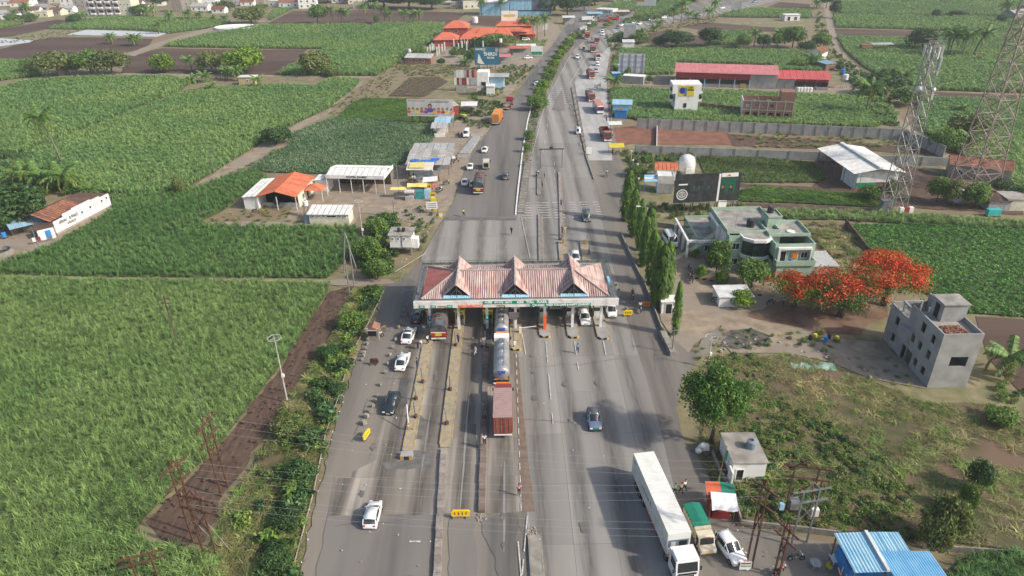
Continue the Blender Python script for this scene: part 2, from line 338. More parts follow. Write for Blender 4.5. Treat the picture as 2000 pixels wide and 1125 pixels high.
LEFTCARR=[(868,425),(892,385),(907,340),(925,300),(962,250),(990,215),(1014,180),(1044,130),(1079,90),(1098,60),(1114,40),(1122,18),(1135,0),(1148,0),(1148,28),(1165,33),(1145,45),(1122,66),(1087,105),(1056,160),(1041,200),(1030,240),(1021,300),(1013,370),(1008,422)]
lay('left_carriageway',LEFTCARR,m_asph2,.1,up=.004)
slab_root=sheet('main_concrete_road',[(822,505),(868,425),(1012,425),(1012,424),(1024,340),(1030,320),(1050,240),(1066,200),(1091,150),(1116,102),(1141,80),(1166,65),(1205,55),(1255,42),(1303,32),(1372,19),(1442,8),(1500,-6),(1555,-6),(1460,15),(1400,27),(1330,41),(1262,54),(1222,63),(1194,82),(1163,120),(1120,165),(1130,230),(1145,310),(1160,350),(1182,460),(1196,520),(1230,640),(1262,740),(1292,850),(1330,1010),(1345,1125),(1370,1300),(1035,1300),(1030,1010),(1010,690),(1000,600),(930,600),(850,560)],m_asph,Z[0]+.004)
Z[0]+=.004
SLABS=[]
def slabs(polypx,mat,x0,wx,y0,wy,ymax,root,name='concrete_slab',gap=.05,skew=0.0,lim=170):
 poly=GP(polypx);xs=[p[0]for p in poly];ys=[p[1]for p in poly];n=0
 j=0;yy=y0
 while yy<min(max(ys),ymax):
  i=math.floor((min(xs)-x0)/wx)
  while x0+i*wx<max(xs):
   o=(j*skew)
   c=clip_rect(poly,x0+i*wx+gap/2,x0+(i+1)*wx-gap/2,yy+gap/2,yy+wy-gap/2)
   i+=1
   if len(c)<3 or area(c)<1.5:continue
   q=[c[k]for k in range(len(c))if math.hypot(c[k][0]-c[k-1][0],c[k][1]-c[k-1][1])>.02]
   if len(q)<3:continue
   if sum(q[a-1][0]*q[a][1]-q[a][0]*q[a-1][1]for a in range(len(q)))<0:q=q[::-1]
   b=B();z=Z[0]+random.uniform(.003,.009);b.prism(q,Z[0]-.05,z);b.f=b.f[1:];b.m=b.m[1:]
   b.obj(name,mat,root);n+=1
   if n>lim:return n
  yy+=wy;j+=1
 return n
MAIN=[(822,505),(868,425),(1012,425),(1024,340),(1040,280),(1135,280),(1160,350),(1182,460),(1196,520),(1230,640),(1262,740),(1292,850),(1330,1010),(1345,1125),(1370,1300),(1035,1300),(1030,1010),(1010,690),(1000,600),(930,600),(850,560)]
slabs(MAIN,m_conc,1.6,4.6,44,9.0,200,slab_root)
far_conc=[(1040,280),(1050,240),(1066,200),(1091,150),(1116,102),(1141,80),(1166,65),(1205,55),(1255,42),(1303,32),(1372,19),(1442,8),(1500,-6),(1555,-6),(1460,15),(1400,27),(1330,41),(1262,54),(1222,63),(1194,82),(1163,120),(1120,165),(1130,230),(1135,280)]
lay('far_concrete_road',far_conc,m_conc,.0,up=.01)
srv=lay('service_lane',[(1122,160),(1163,120),(1195,84),(1200,84),(1190,110),(1184,150),(1186,200),(1192,262),(1196,314),(1150,314),(1136,240)],m_conc2,.0,up=.004)
slabs([(1122,160),(1163,120),(1195,84),(1200,84),(1190,110),(1184,150),(1186,200),(1192,262),(1196,314),(1150,314),(1136,240)],m_conc2,3.5,3.8,184,8.5,360,srv)
Z[0]+=.009
ll=lay('left_lanes',[(640,1010),(655,930),(720,900),(760,780),(790,640),(820,590),(930,600),(1000,600),(1010,690),(1030,1010),(1030,1060),(1000,1000),(850,1010)],m_asph,.0)
slabs([(735,900),(740,860),(770,740),(800,640),(1005,640),(1010,690),(1024,1000),(850,1010),(640,1010),(655,940)],M('stained_lane_concrete',(.34,.305,.255),.85,c2=(.15,.138,.122),scale=.35,detail=9,stretch=(2.5,.14,1),rand=.13,c3=(.19,.165,.138),s3=.12,lo=.35,hi=.62),-13.2,3.3,56.5,7.0,101,ll)
Z[0]+=.009
def strip(name,a,b,w_,mat,z=None):
 a,b=Vector(a),Vector(b);d=(b-a).normalized();n=Vector((-d.y,d.x))*w_/2
 return[tuple(a-n),tuple(b-n),tuple(b+n),tuple(a+n)]
bands(_M['stained_lane_concrete'],-6.2,4.8,.5)
lay('brown_shoulder',[(1003,690),(1012,690),(1028,870),(1045,1000),(1020,1002),(1012,870)],M('brown_stained_strip',(.2,.145,.11),.9,c2=(.14,.1,.08),scale=1,detail=8),.05)
for px,m in(([(745,560),(800,545),(838,560),(815,638),(745,632),(735,600)],m_asph2),([(1095,870),(1098,905),(1240,905),(1262,1010),(1230,1010),(1165,985),(1150,902)],None),([(905,870),(935,880),(930,830),(905,830)],m_patch),([(935,1010),(1010,1005),(1012,1130),(975,1130)],m_asph2),([(880,1008),(925,1008),(930,1130),(878,1130)],m_asph2),([(618,1130),(640,1010),(850,1008),(846,1130)],m_asph2),([(745,905),(790,900),(800,880),(845,880),(842,915),(755,918)],m_stain),([(770,795),(782,740),(800,745),(790,800)],m_patch),([(780,850),(800,800),(830,820),(826,860)],m_stain),([(868,425),(1008,425),(1009,431),(865,431)],m_stain)):  # polygon left of the canopy paints in its cast shadow with darker asphalt
 if m:lay('asphalt_and_shadow_patch',px,m,.3)
m_oil=M('oil_dark_lane',(.07,.066,.062),.8,c2=(.12,.115,.105),scale=.5,detail=8,stretch=(3,.12,1))
m_oil=M('faint_wheel_track',(.2,.19,.176),.8,c2=(.26,.246,.225),scale=.4,detail=9,stretch=(4,.1,1))
for x,y0,y1,w_ in((-11.4,62,76,.25),(-6.3,58,80,.3),(-1.3,52,66,.3)):
 q=[];k=14
 for i in range(k+1):q.append((x-w_*random.uniform(.3,.6)*math.sin(math.pi*(i+.3)/(k+.6))**.4,y0+(y1-y0)*i/k))
 for i in range(k,-1,-1):q.append((x+w_*random.uniform(.3,.6)*math.sin(math.pi*(i+.3)/(k+.6))**.4,y0+(y1-y0)*i/k))
 lay('wheel_lane_stain',q,m_oil,0,world=True)
rk=random.Random(17);m_tar=M('tar_seam',(.075,.07,.065),.7,var=.2)
def seam(x,y,dx,dy,n,w_=.035):
 p=[(x,y)]
 for i in range(n):p.append((p[-1][0]+dx+rk.uniform(-.25,.25)*abs(dy or 1),p[-1][1]+dy+rk.uniform(-.25,.25)*abs(dx or 1)))
 L1=[];L2=[]
 for i,q in enumerate(p):
  a,c=Vector(p[max(0,i-1)]),Vector(p[min(n,i+1)]);d=(c-a).normalized();k=Vector((-d.y,d.x))*w_*rk.uniform(.5,1.4);L1.append(tuple(Vector(q)+k));L2.append(tuple(Vector(q)-k))
 lay('tar_seam',L1+L2[::-1],m_tar,0,world=True,up=.0008)
for a in((-20,56,.9,.1,9),(-21,70,.15,1,9),(-19,84,.8,-.1,6),(3,86,1,.08,14),(5,118,1,0,12),(18.6,90,.05,1.1,10),(-14,117,1,.05,12),(-12,62,.9,.05,5),(-10.8,75,.6,.1,4),(21,84,.1,1,10),(1.5,74,.8,-.1,8)):seam(*a,w_=.022)
for i in range(30):
 lx=rk.choice((-11.4,-6.4,-1.4,2.9,7.4,12.0,-18));ly=rk.uniform(52,116);r0=rk.uniform(.12,.5);lay('oil_drip',[(lx+r0*rk.uniform(.5,1.2)*math.cos(k*.7),ly+r0*rk.uniform(.8,2.2)*math.sin(k*.7))for k in range(9)],m_stain,0,world=True,up=.0008)
Z[0]+=.004
Z[0]+=.009
mk=bpy.data.objects.new('road_marking',None);COL.objects.link(mk);mk['kind']='structure'
def line(a,b,w_=.12,dash=None,gap=0,px=True,nm='painted_line'):
 a,b=(G(*a),G(*b))if px else(a,b);A,Bv=Vector(a),Vector(b);L_=(Bv-A).length;d=(Bv-A).normalized();n=Vector((-d.y,d.x))*w_/2
 b_=B();t=0
 while t<L_:
  e=min(L_,t+(dash or L_));p,q=A+d*t,A+d*e
  b_.quad((*(p-n),Z[0]),(*(q-n),Z[0]),(*(q+n),Z[0]),(*(p+n),Z[0]));t=e+(gap or 9e9)
 return b_.obj(nm,m_white,mk)
for a,b,w_,ds,gp in(((1018,1000),(1008,690),.12,1.2,1.0),((1066,668),(1080,830),.12,6,3),((1122,668),(1130,725),.12,4,2),((1178,668),(1187,712),.12,4,2),((1027,695),(1003,560),.1,None,0),((1030,1010),(1020,1125),.14,5,1),((1035,505),(1018,425),.1,None,0),((1196,262),(1188,150),.1,None,0),((1040,300),(1066,200),.15,None,0),((1066,200),(1112,112),.15,None,0),((1112,165),(1160,90),.15,None,0),((1018,1130),(1012,1060),.14,None,0),((1060,300),(1080,180),.12,4,5),((800,1060),(842,1060),.2,1.2,1),((1083,318),(1084,420),.1,3,3)):
 line(a,b,w_,ds,gp)
def rumble(cx,y0,y1,x0,x1,n,w_=.22,seg=((0,1),)):
 for i in range(n):
  y=y0+(y1-y0)*i/max(1,n-1);b_=B()
  for s0,s1 in seg:
   a,c=x0+(x1-x0)*s0,x0+(x1-x0)*s1
   b_.quad((a,y,Z[0]),(c,y,Z[0]),(c,y+w_,Z[0]),(a,y+w_,Z[0]))
  b_.obj('rumble_bar',m_white,mk)
rumble(0,143.5,152.5,2.2,21,7,.3,((0,.13),(.2,.36),(.4,.53),(.6,.68),(.73,.82),(.9,.97)))
gx,gy=G(1082,188)
rumble(0,gy-12,gy+14,gx-2.8,gx+5.5,9,.55,((0,.18),(.24,.42),(.5,.62),(.68,.82),(.88,1)))
tip=G(1091,175);bl=G(1075,216);br=G(1107,216)
Z[0]+=.004
lay('tar_patch',[(1098,178),(1104,216),(1078,216),(1096,178)],m_asph2)
def textmesh(s,size,mat,name='lettering',parent=None,loc=(0,0,0),rot=(math.pi/2,0,0),ext=.01,width=None,align='CENTER',bold=0.0):
 c=bpy.data.curves.new('t','FONT');c.body=s;c.size=size;c.align_x=align;c.align_y='CENTER';c.extrude=ext;c.offset=bold;c.resolution_u=2
 o=bpy.data.objects.new('t',c);COL.objects.link(o);bpy.context.view_layer.update()
 me=bpy.data.meshes.new_from_object(o.evaluated_get(bpy.context.evaluated_depsgraph_get()));bpy.data.objects.remove(o);bpy.data.curves.remove(c)
 me.name=name;me.materials.clear();me.materials.append(mat);o=link(name,me,parent,loc,rot)
 if width:
  xs=[v.co.x for v in me.vertices]
  if xs:o.scale=(width/(max(xs)-min(xs)),1,1)
 return o
m_cane=leafmat('cane_leaf',(.17,.275,.08),(.245,.34,.11),.25,.05)
m_cane_dk=leafmat('cane_leaf_deep',(.095,.2,.055),(.145,.25,.075),.25,.05)
m_cane_blue=leafmat('cane_leaf_bluish',(.175,.3,.1),(.24,.355,.11),.14,.03)
m_maize=leafmat('maize_leaf',(.12,.22,.1),(.2,.29,.15),.35,.06)
m_soy=leafmat('soy_leaf',(.085,.23,.04),(.13,.28,.06),.35,.08)
m_squash=leafmat('squash_leaf',(.13,.17,.025),(.08,.13,.02),.3,.3)
m_fresh=leafmat('fresh_grass_leaf',(.12,.24,.02),(.07,.17,.015),.25,.12)
m_drygr=leafmat('dry_grass_leaf',(.33,.28,.13),(.17,.19,.07),.4,.07)
m_strawg=leafmat('green_straw_leaf',(.16,.22,.06),(.3,.3,.12),.45,.1)
m_weed=leafmat('weed_leaf',(.1,.19,.035),(.19,.25,.06),.45,.15)
m_weed2=leafmat('dark_weed_leaf',(.05,.13,.04),(.1,.18,.07),.4,.2)
m_tree=leafmat('tree_leaf',(.09,.175,.035),(.15,.235,.05),.15,.3)
m_treed=leafmat('dark_tree_leaf',(.04,.095,.03),(.07,.13,.04),.2,.3)
m_treeb=leafmat('bright_tree_leaf',(.18,.29,.03),(.12,.21,.03),.12,.3)
m_treeo=leafmat('olive_tree_leaf',(.18,.21,.065),(.11,.155,.045),.15,.3)
m_ashoka=leafmat('ashoka_leaf',(.1,.19,.022),(.055,.12,.018),.12,.5)
m_palm=leafmat('palm_leaf',(.11,.22,.05),(.17,.27,.07),.15,.5)
m_palmy=leafmat('yellow_palm_leaf',(.27,.28,.08),(.18,.24,.06),.15,.5)
m_flame=leafmat('flame_blossom',(.55,.055,.015),(.58,.13,.03),.2,.3,tr=.2)
m_pink=leafmat('pink_blossom',(.5,.2,.22),(.55,.45,.4),.2,.5)
m_bark=M('bark',(.13,.1,.075),.95,c2=(.07,.055,.04),scale=4)
m_palmbark=M('palm_bark',(.2,.175,.14),.95,c2=(.12,.1,.08),scale=6,stretch=(1,1,3))
def blades(n,h,rad,wd,seed,droop=.5,lean=.5,base=.3,segs=3):
 r=np.random.RandomState(seed);V=[];Fq=[]
 for i in range(n):
  a=r.uniform(0,6.283);b0=r.uniform(0,rad*.55);ph=r.uniform(0,6.283)
  x0,y0=b0*math.cos(ph),b0*math.sin(ph);zs=h*r.uniform(0,base);hh=h*r.uniform(.65,1.05)-zs;ln=rad*r.uniform(.4,1)*lean*2
  ca,sa=math.cos(a),math.sin(a);n0=len(V);w_=wd*r.uniform(.7,1.3)
  for k in range(segs+1):
   t=k/segs;d=ln*t**1.5;z=zs+hh*(t-droop*t**3*.8);ww=w_*(1-t*.85)*.5
   V.append((x0+ca*d-sa*ww,y0+sa*d+ca*ww,z));V.append((x0+ca*d+sa*ww,y0+sa*d-ca*ww,z))
  for k in range(segs):Fq.append((n0+2*k,n0+2*k+1,n0+2*k+3,n0+2*k+2))
 return V,Fq
def bladeproto(nm,mats,k,*a,**kw):
 out=[]
 for i in range(k):
  v,f=blades(*a,seed=100+i,**kw);m=mats[i%len(mats)];out.append(fastmesh('%s_clump'%nm,v,f,m))
 return out
def leaves(cent,rad,n,size,seed,up=.25,core=.7,flat=1.0,mi=None,elong=1.0,droop=0.0):
 """leaf quads around lobes: cent (K,3), rad (K,)"""
 r=np.random.RandomState(seed);cent=np.asarray(cent,float);rad=np.asarray(rad,float);K=len(cent)
 k=r.choice(K,n,p=rad**2/np.sum(rad**2));d=r.normal(size=(n,3));d[:,2]+=up;d/=np.linalg.norm(d,axis=1)[:,None]
 q=rad[k]*r.uniform(core,1.08,n);p=cent[k]+d*q[:,None]*np.array([1,1,flat])
 nr=d+r.normal(size=(n,3))*.55;nr/=np.linalg.norm(nr,axis=1)[:,None]
 t=r.normal(size=(n,3));t[:,2]-=droop;t-=nr*np.sum(t*nr,1)[:,None];t/=np.linalg.norm(t,axis=1)[:,None];b=np.cross(nr,t)
 s=size*r.uniform(.6,1.3,n);s1=(s*elong)[:,None];s2=s[:,None]
 v=np.stack([p-t*s1*.5,p+b*s2*.32,p+t*s1*.5,p-b*s2*.32],1).reshape(-1,3)
 f=np.arange(n*4).reshape(-1,4);return v,f,p,d
def lobes(nl,R,Hh,zc,seed,rl=.42,shape=1.0):
 r=np.random.RandomState(seed);c=[];rr=[]
 for i in range(nl):
  d=r.normal(size=3);d/=np.linalg.norm(d)
  if d[2]<-.35:d[2]*=-.6
  q=r.uniform(.35,.72);c.append((d[0]*R*q,d[1]*R*q,zc+d[2]*Hh*q));rr.append(R*rl*r.uniform(.7,1.15))
 return c,rr
def crown_mesh(nm,mat,R=1.0,Hh=.75,zc=.9,nl=22,n=2600,size=.14,seed=1,**k):
 c,r=lobes(nl,R,Hh,zc,seed,k.pop('rl',.36));v,f,p,d=leaves(c,r,n,size,seed,**k)
 return fastmesh(nm,v,f,mat)
CR={}
for nm,m in(('green',m_tree),('dark',m_treed),('bright',m_treeb),('olive',m_treeo)):
 CR[nm]=[crown_mesh('crown',m,seed=s,Hh=.78,zc=.74,nl=30,n=3400,size=.14,rl=.38,R=1.08)for s in(3,8,15)]
CR['tall']=[crown_mesh('crown',m_tree,seed=s,R=.85,Hh=1.3,zc=1.2,nl=32,n=3600,size=.15,rl=.42)for s in(4,9)]
CR['talldark']=[crown_mesh('crown',m_treed,seed=s,R=.85,Hh=1.3,zc=1.2,nl=32,n=3600,size=.15,rl=.42)for s in(4,9)]
def trunk_mesh(nm,h,r0,seed,limbs=5,spread=.6,mat=None):
 r=random.Random(seed);b=B();fork=h*.45
 b.tube([(0,0,-.2),(r.uniform(-.05,.05)*h,r.uniform(-.05,.05)*h,fork*.5),(0,0,fork)],[r0*1.3,r0,r0*.8],7)
 for i in range(limbs):
  a=6.283*i/limbs+r.uniform(-.4,.4);L_=spread*h*r.uniform(.6,1)
  p1=(math.cos(a)*L_*.45,math.sin(a)*L_*.45,fork+h*.25);p2=(math.cos(a)*L_*.9,math.sin(a)*L_*.9,h*r.uniform(.75,1))
  b.tube([(0,0,fork*.9),p1,p2],[r0*.55,r0*.35,r0*.12],5)
  b.tube([p1,(p1[0]*1.1+r.uniform(-.2,.2)*h,p1[1]*1.1+r.uniform(-.2,.2)*h,h*.85)],[r0*.28,r0*.1],4)
 return b.mesh(nm,mat or m_bark,True)
TRK=[trunk_mesh('trunk',1.0,.045,s)for s in(1,2,3)]
TREES=[]
def tree(bx,by,wpx,ytop,kind,label,name='broadleaf_tree',cat='tree',group=None,trunk=True,zoff=0,deep=1.0):
 x,y=G(bx,by);W=wpx/ppm(x,y)/2;h=max(1.2,hz(x,y,ytop)*.96)
 t=T(name,label,cat,x,y,zoff,random.uniform(0,6.28),group);r=random.Random(int(bx*7+by))
 c=link('crown',r.choice(CR[kind]),t,None,(0,0,0));tall=kind.startswith('tall');ref=2.55 if tall else 1.6;wr=.86 if tall else .9
 c.scale=(W/wr,W/wr*deep,h/ref)
 if trunk:k=link('trunk',r.choice(TRK),t);k.scale=(W*1.1,W*1.1,h*.72)
 return t
def frond_mesh(nm,mat,L_=3.6,seed=0,droop=1.0,nl=17):
 r=random.Random(seed);b=B();pts=[]
 for k in range(7):
  t=k/6;pts.append((L_*t*(1-.18*t*droop),0,L_*(.42*t-.75*droop*t*t)))
 b.tube(pts,[.05,.045,.04,.035,.03,.02,.01],4)
 for i in range(nl):
  t=.12+.88*i/nl;q=t*6;k=min(5,int(q));u=q-k;p=Vector(pts[k]).lerp(Vector(pts[k+1]),u)
  ll=.95*math.sin(math.pi*(.15+.8*t))**.6*L_/3.6*r.uniform(.8,1.1);wv=.11*L_/3.6*1.8
  for s in(-1,1):
   e=p+Vector((ll*.45,s*ll*.75,-ll*(.35+.35*r.random())));m_=p.lerp(e,.5)+Vector((0,0,ll*.1))
   b.quad(p+Vector((-wv/2,0,0)),m_+Vector((-wv/2,0,0)),e,m_+Vector((wv/2,0,0)),p+Vector((wv/2,0,0)))
 return b.mesh(nm,mat)
FR=[frond_mesh('frond',m_palm,seed=i,droop=.55+.3*i)for i in range(3)]+[frond_mesh('frond',m_palmy,seed=9,droop=1.5)]
def joined_fronds(nm,n,seed):
 r=random.Random(seed);b=B();mats=[m_palm,m_palmy];V=[];Fc=[];mi=[]
 for i in range(n):
  me=FR[0 if i<n*.35 else(1 if i<n*.65 else(2 if i<n*.85 else 3))];a=i*2.399+r.uniform(-.2,.2);el=.55-1.2*i/n
  R_=Matrix.Rotation(a,4,'Z')@Matrix.Rotation(-el,4,'Y');n0=len(b.v)
  for v in me.vertices:b.v.append(tuple(R_@v.co))
  for p in me.polygons:b.f.append(tuple(j+n0 for j in p.vertices));b.m.append(1 if me is FR[3]else 0)
 return b.mesh(nm,mats)
PALMC=[joined_fronds('crown',18,s)for s in(1,2)]
def palm(bx,by,ytop,label,near=False,lean=(0,0),group=None,s=1.0,name='coconut_palm'):
 x,y=G(bx,by);h=max(2.2,hz(x,y,ytop)*.97-2.2*s);t=T(name,label,'palm tree',x,y,0,0,group);r=random.Random(int(bx*3+by))
 lx,ly=lean[0]/ppm(x,y),lean[1];b=B();b.tube([(0,0,-.3),(lx*.15,ly*.15,h*.33),(lx*.5,ly*.5,h*.7),(lx,ly,h)],[.24*s,.17*s,.15*s,.13*s],7)
 b.obj('trunk',m_palmbark,t,True)
 if near:
  for i in range(17):
   k=0 if i<5 else(1 if i<10 else(2 if i<14 else 3));o=link('frond',FR[k],t,(lx,ly,h));el=.6-1.15*i/17
   o.rotation_euler=(Matrix.Rotation(i*2.399+r.uniform(-.3,.3),3,'Z')@Matrix.Rotation(-el,3,'Y')).to_euler();q=s*r.uniform(1.0,1.3);o.scale=(q,q,q)
  nb=B()
  for i in range(5):nb.ell(.22*math.cos(i*1.3),.22*math.sin(i*1.3),-.25,.13,.13,.16,6,4)
  nb.obj('coconut_bunch',M('coconut',(.14,.15,.03),.5,c2=(.2,.14,.05)),t,loc=(lx,ly,h))
 else:
  o=link('crown',r.choice(PALMC),t,(lx,ly,h),(0,0,r.uniform(0,6)));o.scale=(s,s,s)
 return t
PC={'cane':protos('cane',bladeproto('cane',[m_cane],5,34,2.1,.95,.085,droop=.64,lean=.68)),'canedk':protos('canedk',bladeproto('canedk',[m_cane_dk],5,32,1.8,.8,.075,droop=.6,lean=.55)),'canefar':protos('canefar',bladeproto('canefar',[m_cane_blue],4,30,2.0,1.15,.15,droop=.55,lean=.5,base=.6)),'maize':protos('maize',bladeproto('maize',[m_maize],4,12,1.5,.7,.13,droop=.75,lean=.7)),'fresh':protos('fresh',bladeproto('fresh',[m_fresh],4,30,.8,.9,.08,droop=.5,lean=.5)),'dry':protos('dry',bladeproto('dry',[m_drygr,m_strawg,m_drygr,m_weed,m_drygr],5,46,.8,.8,.08,droop=.6,lean=.75)),'soy':protos('soy',[crown_mesh('soy',m_soy,Hh=.55,zc=.35,nl=7,n=60,size=.42,seed=s,rl=.5)for s in(1,2,3)]),'squash':protos('squash',[crown_mesh('squash',m_squash,Hh=.4,zc=.25,nl=6,n=45,size=.4,seed=s,rl=.5)for s in(1,2)]),'weed':protos('weed',[crown_mesh('weed',m,Hh=.6,zc=.5,nl=9,n=190,size=.3,seed=s,rl=.45)for s,m in((1,m_weed),(2,m_weed),(3,m_weed2),(4,m_treeo))]),'weeddk':protos('weeddk',[crown_mesh('weeddk',m,Hh=.6,zc=.5,nl=9,n=200,size=.32,seed=s,rl=.45)for s,m in((1,m_weed2),(2,m_treed),(3,m_weed))]),}
def litter_proto():
 out=[]
 for s,c in((1,(.7,.7,.68)),(2,(.6,.62,.65)),(3,(.45,.4,.33)),(4,(.75,.74,.7)),(5,(.35,.22,.2))):
  b=B();b.box(0,0,0,.34,.22,.05,.4*s,.6);b.box(.1*s%.3,.12,0,.16,.12,.08,s,.5);out.append(b.mesh('litter_bit',M('litter_%d'%s,c,.7,var=.2)))
 return out
PC['litter']=protos('litter',litter_proto())
def stone_proto(c,nm):
 out=[]
 for s in range(4):
  r=random.Random(s);b=B();b.ell(0,0,.1,.3,.24,.2,6,4);b.v=[tuple(q*r.uniform(.75,1.2)for q in v)for v in b.v];out.append(b.mesh('stone_bit',M(nm,c,.9,var=.35,scale=3)))
 return out
PC['stone']=protos('stone',stone_proto((.3,.26,.22),'rubble_stone'));PC['redstone']=protos('redstone',stone_proto((.22,.1,.065),'red_clod'));PC['clod']=protos('clod',stone_proto((.1,.065,.045),'soil_clod'))
FARK=dict(canefar=.66,cane=.95,canedk=.95,maize=.85,soy=.85)
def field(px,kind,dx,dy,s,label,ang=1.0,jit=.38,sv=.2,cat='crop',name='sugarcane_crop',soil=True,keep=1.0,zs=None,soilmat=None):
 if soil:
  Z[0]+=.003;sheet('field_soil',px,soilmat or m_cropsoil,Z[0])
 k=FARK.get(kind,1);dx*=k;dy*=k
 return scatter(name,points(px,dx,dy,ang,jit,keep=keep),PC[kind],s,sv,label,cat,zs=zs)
field([(-330,540),(0,543),(200,548),(600,553),(643,556),(640,572),(560,700),(430,868),(285,1012),(255,1050),(150,1080),(60,1300),(-900,1300)],'cane',1.02,.7,.82,'big bright sugarcane field filling the lower left corner of the view',ang=.55,jit=.36)
field([(150,1060),(260,1040),(310,1070),(420,1080),(440,1125),(400,1300),(60,1300)],'cane',1.0,1.0,1.0,'fresh green cane and grass under the leaning pylons at the bottom left')
field([(-60,532),(0,515),(60,497),(112,477),(222,412),(215,385),(340,377),(400,362),(470,337),(500,337),(528,350),(480,378),(440,410),(388,436),(430,444),(694,444),(702,470),(690,500),(640,544),(200,541),(0,536),(-60,540)],'canedk',1.05,1.05,1.05,'deep green sugarcane field between the tiled farmhouse and the cream toilet block')
field([(-60,340),(0,322),(180,252),(362,181),(400,176),(490,170),(560,168),(612,171),(652,155),(706,158),(690,175),(640,213),(540,260),(430,330),(352,376),(250,382),(165,377),(140,350),(60,330),(-60,352)],'canefar',1.7,1.7,.95,'long sugarcane field running diagonally behind the orange roofed restaurant',ang=2.2,jit=.26)
field([(-60,178),(0,176),(50,160),(150,153),(330,151),(356,157),(370,165),(352,178),(180,247),(0,315),(-60,336)],'canefar',1.8,1.8,1.0,'sugarcane field at the left edge in front of the round trees')
field([(404,70),(505,51),(700,49),(718,51),(634,96),(520,95),(400,93),(318,92),(345,82)],'canefar',2.1,2.1,1.05,'sugarcane field beyond the round trees, upper left')
field([(538,147),(588,121),(640,95),(730,50),(745,47),(800,46),(870,48),(882,60),(858,70),(850,82),(800,100),(785,118),(735,149),(660,148)],'canefar',2.0,2.0,1.1,'pale green sugarcane field left of the orange roofed compound')
field([(92,57),(132,48),(170,39),(240,33),(262,36),(400,37),(452,45),(405,56),(330,66),(300,62),(240,58),(170,58)],'canefar',2.6,2.6,1.1,'far sugarcane plot in front of the white village houses')
field([(-60,40),(0,43),(40,43),(49,47),(0,57),(-60,62)],'canefar',2.4,2.4,1.0,'small sugarcane plot beside the village at the far left edge')
field([(-60,119),(0,119),(80,122),(80,148),(40,153),(0,158),(-60,165)],'canefar',1.9,1.9,1.0,'small sugarcane plot left of the lone small tree')
field([(524,36),(530,24),(545,17),(572,18),(545,31),(528,40)],'canefar',2.0,2.0,1.0,'narrow bright crop wedge by the far village edge')
field([(642,233),(740,236),(830,243),(858,252),(846,276),(800,312),(768,330),(765,338),(620,340),(480,336),(530,300),(562,287),(568,263)],'maize',1.6,.8,1.0,'maize crop in rows behind the white canopy shed',ang=math.radians(62),jit=.12,name='maize_crop')
field([(655,232),(690,200),(712,192),(790,194),(800,192),(890,200),(925,215),(890,236),(860,242),(830,240),(740,234)],'fresh',1.0,1.0,1.0,'bright lime grass behind the long poster billboard',cat='grass',name='green_grass')
field([(760,188),(800,152),(858,152),(876,160),(830,189)],'fresh',1.3,3.2,.9,'young crop in brown furrows near the tin fenced house',ang=math.radians(68),jit=.2,name='young_crop',soilmat=m_soil2)
field([(1212,97),(1330,98),(1400,99),(1560,101),(1600,106),(1612,130),(1604,141),(1512,139),(1510,128),(1320,123),(1316,146),(1215,148),(1196,130)],'canefar',1.9,1.9,1.0,'cane field behind the long red roofed shed')
field([(1192,176),(1240,174),(1305,180),(1440,181),(1640,190),(1700,180),(1752,225),(1742,238),(1700,252),(1540,246),(1300,240),(1250,236),(1196,226)],'canefar',1.5,1.5,.95,'rough cane field around the half built brick house')
field([(1405,97),(1375,95),(1310,91),(1310,87),(1440,89),(1445,95)],'fresh',2.2,2.2,1.0,'yellow green grass strip by the dark trees',cat='grass',name='green_grass')
field([(1630,5),(1812,-6),(1842,10),(1866,28),(1860,32),(1740,30),(1627,28)],'canefar',2.9,2.9,1.1,'pale yellowish cane field at the top right')
field([(1627,31),(1740,32),(1862,35),(1990,34),(2060,36),(2060,62),(1850,61),(1780,58),(1632,54)],'canefar',2.6,2.6,1.1,'cane field above the thin ploughed strip, upper right')
field([(1830,-6),(2060,-8),(2060,34),(1990,32),(1870,30),(1845,10)],'canefar',2.9,2.9,1.1,'farthest cane field in the top right corner')
field([(1634,73),(1780,77),(1850,66),(2060,64),(2060,184),(1960,181),(1812,176),(1720,150),(1685,130),(1650,100)],'canefar',1.8,1.8,1.0,'wide cane field behind both lattice towers')
field([(1790,195),(2000,199),(2060,202),(2100,420),(2010,385),(1945,345),(1850,290),(1800,255)],'canefar',1.5,1.5,1.0,'cane field beside the right lattice tower')
field([(1362,306),(1480,309),(1590,318),(1612,350),(1600,357),(1440,357),(1378,345)],'squash',1.1,1.1,.75,'yellow green vegetable patch behind the black billboard',ang=.1,jit=.35,name='vegetable_crop')
field([(1440,375),(1480,362),(1530,370),(1690,380),(1712,392),(1712,406),(1560,398),(1442,394)],'fresh',1.0,1.0,1.1,'bright green fodder grass behind the railway like track',cat='grass',name='green_grass')
field([(1500,412),(1560,412),(1730,418),(2000,434),(2060,437),(2060,449),(1900,446),(1760,438),(1640,430),(1540,430)],'cane',1.2,1.2,.9,'long hedge like strip of green cane behind the pale green house')
field([(1655,440),(1760,441),(2000,449),(2200,455),(2250,640),(2000,620),(1885,612),(1800,570),(1740,540),(1690,480)],'soy',1.15,.8,.62,'dense dark green leafy crop behind the orange flowering trees',ang=.25,jit=.3,name='bean_crop')
field([(1402,33),(1428,24),(1472,17),(1585,21),(1585,36),(1420,34)],'canefar',2.6,2.6,1.0,'green crop strip left of the dirt lane, near the far road')
field([(1162,22),(1196,6),(1240,-4),(1372,-6),(1345,10),(1290,26),(1245,34),(1226,30),(1190,24)],'canefar',2.8,2.8,1.0,'green field behind the roadside shops at the top centre')
field([(1400,62),(1462,62),(1462,88),(1380,88),(1382,74)],'canefar',2.2,2.2,1.0,'small crop plot left of the dark trees, upper right')
